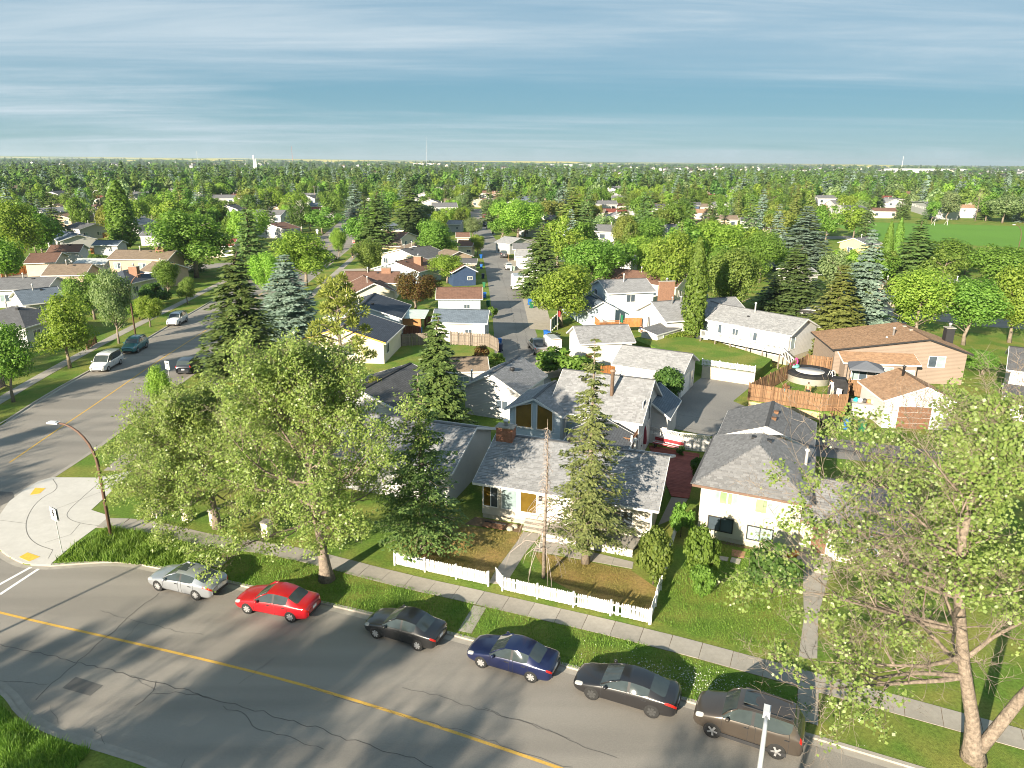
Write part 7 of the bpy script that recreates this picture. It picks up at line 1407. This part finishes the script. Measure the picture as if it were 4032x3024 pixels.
# lean-to, barrel and grill beside the navy-roofed house
ln = empty('lean_to', (*(-17.31,100.21), 0), R(-3), 'wooden lean-to with pale corrugated awning beside the navy-roofed house', 'lean-to')
for k in range(16): MB().box((.15 + k * .26, 0, .6), (.24, .03, 1.2)).build('board', m_redwd, ln)
MB().box((2.1, .05, 1.75), (4.2, .03, 1.0)).build('awning_curtain', M('tan_canvas', (.34, .17, .07), .9, .15, 3), ln)
for xx in (.1, 4.1):
    for yy in (0, 3.2): MB().bar((xx, yy, 0), (xx, yy, 2.5), .1, .1).build('post', m_wd, ln)
q = MB(); q.add([(-.3, -.4, 2.45), (4.8, -.4, 2.45), (4.8, 3.6, 2.9), (-.3, 3.6, 2.9), (-.3, -.4, 2.4), (4.8, -.4, 2.4), (4.8, 3.6, 2.85), (-.3, 3.6, 2.85)], [(0, 1, 2, 3), (7, 6, 5, 4), (0, 4, 5, 1), (1, 5, 6, 2)]); q.build('roof', M('pale_awning', (.45, .52, .48), .5, .1), ln)
gr = empty('covered_grill', (*(-15.46,95.26), 0), 0, 'black-covered grill on the small grey deck', 'grill'); q = MB(); q.lathe((0, 0, 0), [(.5, 0), (.55, .5), (.52, 1.0), (.35, 1.25), (.1, 1.3)], 12); q.build('cover', MATS['black_pool_cover'], gr, True); MB().box((0, 0, .05), (2.6, 1.8, .1)).build('deck', m_grwd, gr)
bl = empty('barrel', (*(-13.43,100.87), 0), 0, 'blue plastic barrel beside the lean-to', 'barrel'); q = MB(); q.lathe((0, 0, 0), [(.27, 0), (.31, .2), (.31, .7), (.27, .9)], 14); q.build('body', M('barrel_blue', (.02, .16, .5), .4, .08), bl, True); q = MB(); q.lathe((0, 0, .88), [(.28, 0), (.28, .05)], 14); q.build('lid', m_plas, bl)
# trellis at the lane
tl = empty('trellis', (*(5.80,102.72), 0), R(75), 'white-framed green panel fence beside the yellow-green maple', 'fence')
for k in range(6): MB().box((k * 1.3, 0, .95), (1.15, .03, 1.5)).build('panel', M('green_panel', (.02, .10, .07), .7, .15), tl)
for k in range(7): MB().bar((k * 1.3 - .65, 0, 0), (k * 1.3 - .65, 0, 1.95), .12, .1).build('post', m_fw, tl)
MB().bar((-.65, 0, 1.8), (7.15, 0, 1.8), .1, .14).build('rail', m_fw, tl)
for nm2, p, c, lab in (('flag', (13.86,89.86), (.02, .16, .08), 'green flag on a pole before the small white garage'), ('flag', (6.69,103.50), (.45, .05, .05), 'small red and white flag beside the green panel fence')):
    o = empty('flagpole', (*p, 0), .6, lab, 'flag'); hh = 5.4 if 'green' in lab and 'pole' in lab else 3.2; MB().tube([(0, 0, 0), (0, 0, hh)], .035, 6).build('pole', m_galv, o); q = MB(); n = 6
    q.add([(.04 + .12 * i, .05 * math.sin(i * 1.3), hh - .1 - .06 * i) for i in range(n)] + [(.04 + .1 * i, .05 * math.sin(i * 1.3), hh - 1.1 - .05 * i) for i in range(n)], [(i, i + 1, n + i + 1, n + i) for i in range(n - 1)]); q.build('cloth', M('flag_' + str(int(c[1] * 100)), c, .8), o)
rk = empty('toy_truck', (*(17.95,39.75), 0), .3, 'orange plastic toy on the step before the cream house', 'toy'); MB().box((0, 0, .2), (.7, .4, .3), 0, 0, .85).build('body', M('toy_orange', (.6, .22, .02), .4), rk); MB().box((.15, 0, .42), (.3, .36, .2)).build('cab', MATS['toy_orange'], rk)
for k, p in enumerate(((-0.07,43.22), (0.27,43.56))): o = MB().lathe((0, 0, 0), [(.22, -.05), (.26, .06), (.18, .18), (.05, .22)], 8).build('rock', m_found); o.location = (*p, 0); tag(o, ('flat tan' if k == 0 else 'rounded grey') + ' rock in the flower bed under the yellow curtains', 'rock')
ww = empty('window_well', (*(-1.17,43.63), 0), R(-18), 'rusty window well cover below the front windows', 'cover'); MB().box((0, 0, .08), (1.5, .7, .05)).build('cover', m_wd, ww); MB().box((0, .3, .1), (1.55, .06, .16)).build('frame', m_dark, ww)

# ---------------------------------------------------------------- street furniture
m_brownpole = M('brown_lamp_pole', (.13, .075, .055), .6, .15, 3)
def lamp(label, base, h, arm, az, mat, z=0, curved=True, headsize=1.):
    o = empty('street_lamp', (*base, z), R(az), label, 'street lamp'); pts = [(0, 0, 0), (0, 0, h * .62)]
    for k in range(1, 9): t = k / 8; pts.append((arm * (1 - math.cos(t * math.pi / 2)) if curved else arm * max(0, t - .5) * 2, 0, h * (.62 + .38 * math.sin(t * math.pi / 2)) if curved else h * (.62 + .38 * min(1, t * 2))))
    n = len(pts); MB().tube(pts, [.11 - .06 * i / n for i in range(n)], 9).build('pole', mat, o, True); q = MB(); s = headsize; q.box((arm + .32 * s, 0, h + .0), (.75 * s, .3 * s, .10)); q.box((arm + .34 * s, 0, h + .07), (.5 * s, .22 * s, .06)); q.build('head', M('lamp_head_grey', (.55, .56, .57), .4, .08), o); MB().box((arm + .36 * s, 0, h - .06), (.45 * s, .22 * s, .03)).build('lens', m_head, o)
    MB().box((0, 0, .06), (.34, .34, .14)).build('base_plate', m_galv, o)
lamp('brown curved-arm street lamp at the corner pavement, arm reaching over the left street', (-26.54, 41.87), 7.9, 2.3, 180 - 8, m_brownpole)
lamp('brown curved-arm street lamp on the left boulevard near the teal SUV', (-53.39, 97.9), 8.85, 2.6, 0, m_brownpole)
lamp('grey street lamp reaching up from the bottom edge near the brown SUV', (6.7, 15.0), 9.0, 1.55, 67, m_galv, 0, True, .65)
lamp('brown street lamp standing over the sports field trees', (134.56,191.43), 9, 2.2, 180, m_brownpole); lamp('street lamp on the far boulevard among the left trees', (-150, 260), 10, 2.4, 0, m_galv); lamp('second far street lamp among the left trees', (-190, 330), 10, 2.4, 0, m_galv)
lamp('street lamp off the left edge whose shadow crosses the avenue', (-37.3, 16.3), 9, 2, 60, m_brownpole)
m_sign = M('sign_white', (.66, .66, .64), .5, .05); m_ink = M('sign_black', (.02, .02, .022), .5, .05)
def sign_root(name, label, base, h, rz, z=0): o = empty(name, (*base, z), rz, label, 'sign'); MB().tube([(0, 0, 0), (0, 0, h)], .03, 7).build('post', m_galv, o); return o
o = sign_root('crosswalk_sign', 'white crosswalk sign with black walking figure on the corner pavement', (-28.53, 39.8), 2.9, R(-32))
MB().box((0, -.05, 2.75), (.72, .02, .85)).build('panel', m_sign, o); MB().box((0, .05, 2.75), (.72, .02, .85)).build('panel', m_galv, o); q = MB(); y_ = -.066
def seg(a, b, w_): q.bar((a[0], y_, 2.75 + a[1]), (b[0], y_, 2.75 + b[1]), .006, w_, 0, (0, 0, 1)) if abs(a[0] - b[0]) > abs(a[1] - b[1]) else q.bar((a[0], y_, 2.75 + a[1]), (b[0], y_, 2.75 + b[1]), w_, .006, 0, (0, 1, 0))
q.lathe((.0, y_, 3.01), [(.062, -.003), (.062, .003)], 12, 0, 'y')
for a, b, w_ in (((0, .19), (.0, -.04), .13), ((-.0, -.03), (-.14, -.27), .07), ((.0, -.03), (.1, -.16), .07), ((.1, -.15), (.12, -.29), .06), ((-.02, .18), (-.17, .0), .05), ((.02, .18), (.14, .04), .05), ((-.26, -.34), (.26, -.34), .035)): seg(a, b, w_)
q.build('walking_figure', m_ink, o)
o = sign_root('parking_sign', 'white parking restriction plate on a post by the corner boulevard tree', (-35.88, 70.98), 3.9, R(-25)); MB().box((0, -.04, 3.45), (.6, .02, .9)).build('panel', m_sign, o); q = MB(); q.lathe((.0, -.054, 3.25), [(.19, -.002), (.19, .002)], 16, 0, 'y'); q.build('ring', m_ink, o); q = MB(); q.lathe((0, -.058, 3.25), [(.13, -.002), (.13, .002)], 16, 0, 'y'); q.build('disc', m_sign, o); MB().box((0, -.055, 3.68), (.44, .004, .12)).build('lettering', m_ink, o)
o = sign_root('stop_sign', 'red octagonal stop sign at the far corner', (-44.05, 198.9), 2.4, R(-12)); q = MB(); q.lathe((0, -.05, 2.4), [(.42, -.01), (.42, .01)], 8, 0, 'y'); q.build('panel', M('sign_red', (.52, .03, .03), .5), o); q = MB(); q.lathe((0, -.045, 2.4), [(.46, -.008), (.46, .008)], 8, 0, 'y'); q.build('border', m_sign, o)
fc = bpy.data.curves.new('stop_text', 'FONT'); fc.body = 'STOP'; fc.size = .3; fc.align_x = 'CENTER'; fc.align_y = 'CENTER'; fc.extrude = .003; tt = bpy.data.objects.new('t', fc); COL.objects.link(tt); tm = bpy.data.meshes.new_from_object(tt.evaluated_get(bpy.context.evaluated_depsgraph_get())); bpy.data.objects.remove(tt); tm.materials.clear(); tm.materials.append(m_sign); to = bpy.data.objects.new('lettering', tm); link(to, o); to.location = (0, -.07, 2.4); to.rotation_euler = (R(90), 0, 0)
for p, lab in (((-62.32,229.61), 'round white traffic sign left of the far parked cars'), ((-54.23,226.09), 'white traffic sign stack beside the far parked cars')):
    o = sign_root('traffic_sign', lab, p, 2.6, R(-10)); q = MB(); q.lathe((0, -.05, 2.5), [(.45, -.01), (.45, .01)], 16, 0, 'y'); q.build('panel', m_sign, o); MB().box((0, -.06, 1.7), (.5, .02, .5)).build('plate', m_sign, o)
def upole(label, base, h):
    o = empty('utility_pole', (*base, 0), R(20), label, 'pole'); MB().tube([(0, 0, 0), (0, 0, h)], [.16, .11], 8).build('post', m_dbark if 'grey' not in label else m_grwd, o, True); MB().box((0, 0, h - .6), (2.2, .1, .12)).build('crossarm', m_grwd, o)
    for s in (-1, -.4, .4, 1): MB().tube([(s, 0, h - .55), (s, 0, h - .35)], .05, 6).build('insulator', m_galv, o)
upole('brown wooden utility pole beside the columnar poplar', (-108.02,194.57), 11); upole('grey wooden utility pole above the brown roofs at left', (-116.53,344.61), 11); upole('grey wooden utility pole near the bluish spruce', (-103.48,381.39), 11); upole('short brown utility pole at the left edge by the orange fence', (-106.95,148.35), 6)
gl = empty('goal_frame', (*(173.77,299.58), 0), R(10), 'white goal frame on the sports field', 'goal'); gx, gy = (173.77,299.58)
MB().tube([(0, 0, 0), (0, 0, 2.6), (6, 0, 2.6), (6, 0, 0)], .09, 6).build('frame', m_trim, gl); MB().tube([(0, 0, 2.6), (0, 1.8, 0)], .05, 5).build('stay', m_trim, gl); MB().tube([(6, 0, 2.6), (6, 1.8, 0)], .05, 5).build('stay', m_trim, gl)
# overhead wires along the lane
# ---------------------------------------------------------------- people
def person(label, loc, rz, pose, skin, shirt, trous, z=0, hair=(.05, .03, .02), bare=False, scale=1.):
    o = empty('person', (*loc, z), rz, label, 'person'); o.scale = (scale,) * 3
    J = {'pel': (0, 0, .92), 'ch': (0, 0, 1.28), 'nk': (0, .0, 1.47), 'hd': (0, -.02, 1.60), 'ht': (0, -.01, 1.72), 'hl': (.1, 0, .88), 'hr': (-.1, 0, .88), 'kl': (.12, -.04, .5), 'kr': (-.12, -.02, .5), 'al': (.13, .02, .09), 'ar': (-.13, .04, .09), 'fl': (.14, -.16, .04), 'fr': (-.14, -.14, .04), 'sl': (.19, 0, 1.40), 'sr': (-.19, 0, 1.40), 'el': (.26, .02, 1.13), 'er': (-.26, .02, 1.13), 'wl': (.27, -.1, .90), 'wr': (-.27, -.1, .90), 'pl': (.27, -.14, .80), 'pr': (-.27, -.14, .80)}
    J.update(pose); nm = list(J); E = [('pel', 'ch'), ('ch', 'nk'), ('nk', 'hd'), ('hd', 'ht'), ('pel', 'hl'), ('pel', 'hr'), ('hl', 'kl'), ('kl', 'al'), ('al', 'fl'), ('hr', 'kr'), ('kr', 'ar'), ('ar', 'fr'), ('ch', 'sl'), ('sl', 'el'), ('el', 'wl'), ('wl', 'pl'), ('ch', 'sr'), ('sr', 'er'), ('er', 'wr'), ('wr', 'pr')]
    rad = {'pel': .15, 'ch': .15, 'nk': .06, 'hd': .095, 'ht': .075, 'hl': .1, 'hr': .1, 'kl': .062, 'kr': .062, 'al': .042, 'ar': .042, 'fl': .04, 'fr': .04, 'sl': .062, 'sr': .062, 'el': .043, 'er': .043, 'wl': .03, 'wr': .03, 'pl': .032, 'pr': .032}
    me = bpy.data.meshes.new('b'); me.from_pydata([J[k] for k in nm], [(nm.index(a), nm.index(b)) for a, b in E], []); ob = bpy.data.objects.new('b', me); COL.objects.link(ob); sk = ob.modifiers.new('s', 'SKIN')
    if not me.skin_vertices: ob.modifiers.clear(); bpy.context.view_layer.objects.active = ob; bm = bmesh.new(); bm.from_mesh(me); bm.verts.layers.skin.verify(); bm.to_mesh(me); bm.free(); ob.modifiers.new('s', 'SKIN')
    for i, k in enumerate(nm): sv = me.skin_vertices[0].data[i]; sv.radius = (rad[k], rad[k] * (.75 if k in ('ch', 'pel') else 1)); sv.use_root = (k == 'pel')
    ss = ob.modifiers.new('u', 'SUBSURF'); ss.levels = 2; ss.render_levels = 2; dg = bpy.context.evaluated_depsgraph_get(); ev = bpy.data.meshes.new_from_object(ob.evaluated_get(dg)); bpy.data.objects.remove(ob); ev.materials.clear()
    for m in (M('skin_tone', skin, .6, .05), M('cloth_%d' % int(sum(shirt) * 1000), shirt, .9, .1), M('cloth_%d' % int(sum(trous) * 1000 + 7), trous, .9, .1), M('hair', hair, .8, .1)): ev.materials.append(m)
    sit = 'kl' in pose and pose['kl'][2] > .4 and pose.get('pel', (0, 0, .92))[2] < .7
    for p in ev.polygons:
        c = p.center; ax = abs(c.x); top = J['nk'][2]; i = 0
        if c.z > top + .19 or (c.z > top + .08 and c.y > J['hd'][1] + .03): i = 3
        elif c.z > top - .02: i = 0
        elif c.z > J['pel'][2] + .02 and (ax < .2 or c.z > J['el'][2]): i = 0 if bare else 1
        elif c.z <= J['pel'][2] + .02 and c.z > (J['kl'][2] if trous[0] < .5 else 0) and ax < .22: i = 2
        p.material_index = i; p.use_smooth = True
    link(bpy.data.objects.new('body', ev), o)
    f = MB(); hx, hy, hz = J['hd']
    for s in (-1, 1): f.lathe((hx + s * .035, hy - .088, hz + .02), [(.012, -.006), (.012, .006)], 6, 0, 'y'); f.lathe((hx + s * .095, hy, hz), [(.02, -.02), (.025, .02)], 6, 0, 'y')
    f.box((hx, hy - .1, hz - .01), (.022, .03, .04)); f.box((hx, hy - .088, hz - .05), (.05, .012, .012)); f.build('face', MATS['skin_tone'], o)
    for s, k in ((1, 'pl'), (-1, 'pr')):
        h_ = MB(); p = Vector(J[k])
        for j in range(4): h_.tube([p + Vector((-.03 + .02 * j, 0, 0)), p + Vector((-.03 + .02 * j, -.02, -.05)), p + Vector((-.03 + .02 * j, -.0, -.085 - .01 * (j in (1, 2)))),], .009, 5)
        h_.tube([p + Vector((0, -.02, .03)), p + Vector((-.02 * s, -.06, .0)), p + Vector((-.02 * s, -.075, -.02))], .01, 5); h_.build('hand', MATS['skin_tone'], o, True)
person('shirtless person in dark shorts standing on the pool lawn', (30.6, 69.9), R(160), {'kl': (.13, -.1, .5), 'al': (.14, -.02, .09)}, (.50, .27, .17), (.5, .3, .2), (.03, .03, .035), .8, bare=True)
person('person in a white shirt bending beside the pool ladder', (33.6, 70.9), R(200), {'ch': (0, -.14, 1.24), 'nk': (0, -.24, 1.4), 'hd': (0, -.3, 1.5), 'ht': (0, -.33, 1.6), 'sl': (.19, -.16, 1.34), 'sr': (-.19, -.16, 1.34), 'el': (.25, -.22, 1.08), 'er': (-.25, -.24, 1.08), 'wl': (.2, -.36, .92), 'wr': (-.2, -.38, .92), 'pl': (.18, -.42, .85), 'pr': (-.18, -.44, .85)}, (.48, .27, .18), (.62, .61, .6), (.62, .58, .5), .8)
person('person in dark clothes walking on the far pavement', (-41.01,182.49), R(170), {'kl': (.1, -.16, .5), 'al': (.1, -.24, .1), 'fl': (.1, -.4, .06), 'kr': (-.1, .06, .5), 'ar': (-.1, .26, .12), 'fr': (-.1, .12, .04), 'wl': (.26, .12, .92), 'wr': (-.26, -.22, .95), 'pl': (.26, .1, .83), 'pr': (-.26, -.27, .87)}, (.42, .25, .17), (.03, .03, .035), (.025, .025, .03), .02, scale=1.05)
person('person in dark top sitting on the orange deck stair', (18.4, 99.6), R(150), {'pel': (0, 0, .48), 'ch': (0, -.03, .86), 'nk': (0, -.05, 1.04), 'hd': (0, -.07, 1.17), 'ht': (0, -.06, 1.29), 'hl': (.1, -.02, .46), 'hr': (-.1, -.02, .46), 'kl': (.13, -.42, .50), 'kr': (-.13, -.42, .50), 'al': (.13, -.46, .09), 'ar': (-.13, -.46, .09), 'fl': (.13, -.62, .04), 'fr': (-.13, -.62, .04), 'sl': (.19, -.03, .98), 'sr': (-.19, -.03, .98), 'el': (.24, -.1, .72), 'er': (-.24, -.1, .72), 'wl': (.15, -.32, .60), 'wr': (-.15, -.32, .60), 'pl': (.13, -.4, .58), 'pr': (-.13, -.4, .58)}, (.45, .26, .17), (.02, .02, .05), (.03, .03, .06), .45)

# ---------------------------------------------------------------- grass and flowers
def grass(name, label, poly, n, hgt, mat, wid=.035):
    xs = [p[0] for p in poly]; ys = [p[1] for p in poly]; Q = []
    while len(Q) < n:
        p = (random.uniform(min(xs), max(xs)), random.uniform(min(ys), max(ys)))
        if inpoly(p, poly): Q.append(p)
    Q = np.array(Q); rg = np.random.default_rng(3); a = rg.uniform(0, 6.28, n); h = hgt * rg.uniform(.4, 1.4, n) * (.6 + .8 * np.abs(np.sin(Q[:, 0] * 1.7) * np.cos(Q[:, 1] * 2.1))); u = np.stack([np.cos(a), np.sin(a), 0 * a], 1) * wid; b = np.concatenate([Q, np.zeros((n, 1))], 1); tip = b + np.stack([rg.normal(0, .35, n) * h, rg.normal(0, .35, n) * h, h], 1)
    V = np.stack([b - u, b + u, tip], 1).reshape(-1, 3); o = bpy.data.objects.new(name, np_mesh(name, V, np.arange(3 * n).reshape(-1, 3), mat)); link(o); tag(o, label, 'grass', None, 'stuff')
m_blade = Mleaf('grass_blade', (.07, .15, .02), (.17, .26, .045), .3); m_dblade = Mleaf('dry_blade', (.13, .13, .03), (.30, .24, .08), .3)
blvd = FK[:13] + [(14, 26.8), (12.9, 28.3), (7.2, 31.2), (-2.4, 34.9), (-6.7, 36.6), (-14.9, 39.7), (-20, 42.2), (-27.35,43.23), (-28.41,41.04), (-28.32,38.54)]
grass('grass', 'short tufty grass along the boulevard', blvd, 30000, .10, m_blade, .02)
grass('weeds', 'tall weedy grass on the corner boulevard behind the silver car', [(-28.23,38.74), (-25.15,38.79), (-21.89,38.25), (-18.61,39.29), (-22.36,41.58), (-27.28,43.11), (-28.18,41.04)], 9000, .34, m_blade, .03)
grass('weeds', 'tall grass at the near left corner', [(-23.33,26.53), (-22.00,25.60), (-19.67,24.45), (-17.74,23.91), (-17.88,22.94), (-20.71,22.74)], 9000, .30, m_blade, .03)
grass('grass', 'patchy grass of the open front lawn', [(7.80,33.25), (9.01,35.80), (12.96,42.87), (18.06,40.06), (16.82,35.75), (14.67,30.27), (12.30,31.21), (11.12,31.27)], 16000, .09, m_blade, .02)
grass('dry_grass', 'dry grass of the fenced front lawns', [(-6.94,38.99), (-1.38,36.81), (0.84,42.73), (-4.6, 44)], 7000, .07, m_dblade, .02)
grass('dry_grass', 'thin grass beneath the front spruce', [(1.45,40.38), (7.43,38.32), (7.74,34.02), (2.40,37.17)], 6000, .07, m_dblade, .02)
rg = np.random.default_rng(8); n = 900; c0 = np.array([9.2, 28.4]); Q = np.stack([rg.normal(0, 2.2, n), rg.normal(0, .55, n)], 1) @ np.array([[.93, -.36], [.36, .93]]) + c0; P3 = np.concatenate([Q, rg.uniform(.08, .14, (n, 1))], 1); V, F = leaf_quads(P3, np.tile([0, 0, 1.], (n, 1)), .05); o = bpy.data.objects.new('clover_flowers', np_mesh('clover_flowers', V, F, M('clover_white', (.62, .62, .58), .8))); link(o); tag(o, 'white clover flowers in the boulevard grass', 'flowers', None, 'stuff')

# ---------------------------------------------------------------- air
hz = MB(); hz.box((0, 7800, 49.5), (33000, 16600, 101.4)); hzm = bpy.data.materials.new('haze_air'); hzm.use_nodes = True; t = hzm.node_tree; t.nodes.clear(); oo = N(t, 'ShaderNodeOutputMaterial'); pv = N(t, 'ShaderNodeVolumePrincipled'); pv.inputs['Color'].default_value = (.64, .78, .88, 1); pv.inputs['Density'].default_value = .00009; pv.inputs['Anisotropy'].default_value = .2; t.links.new(pv.outputs[0], oo.inputs['Volume'])
ho = hz.build('haze', hzm); tag(ho, 'thin blue-grey summer haze over the suburb', 'haze', None, 'stuff')
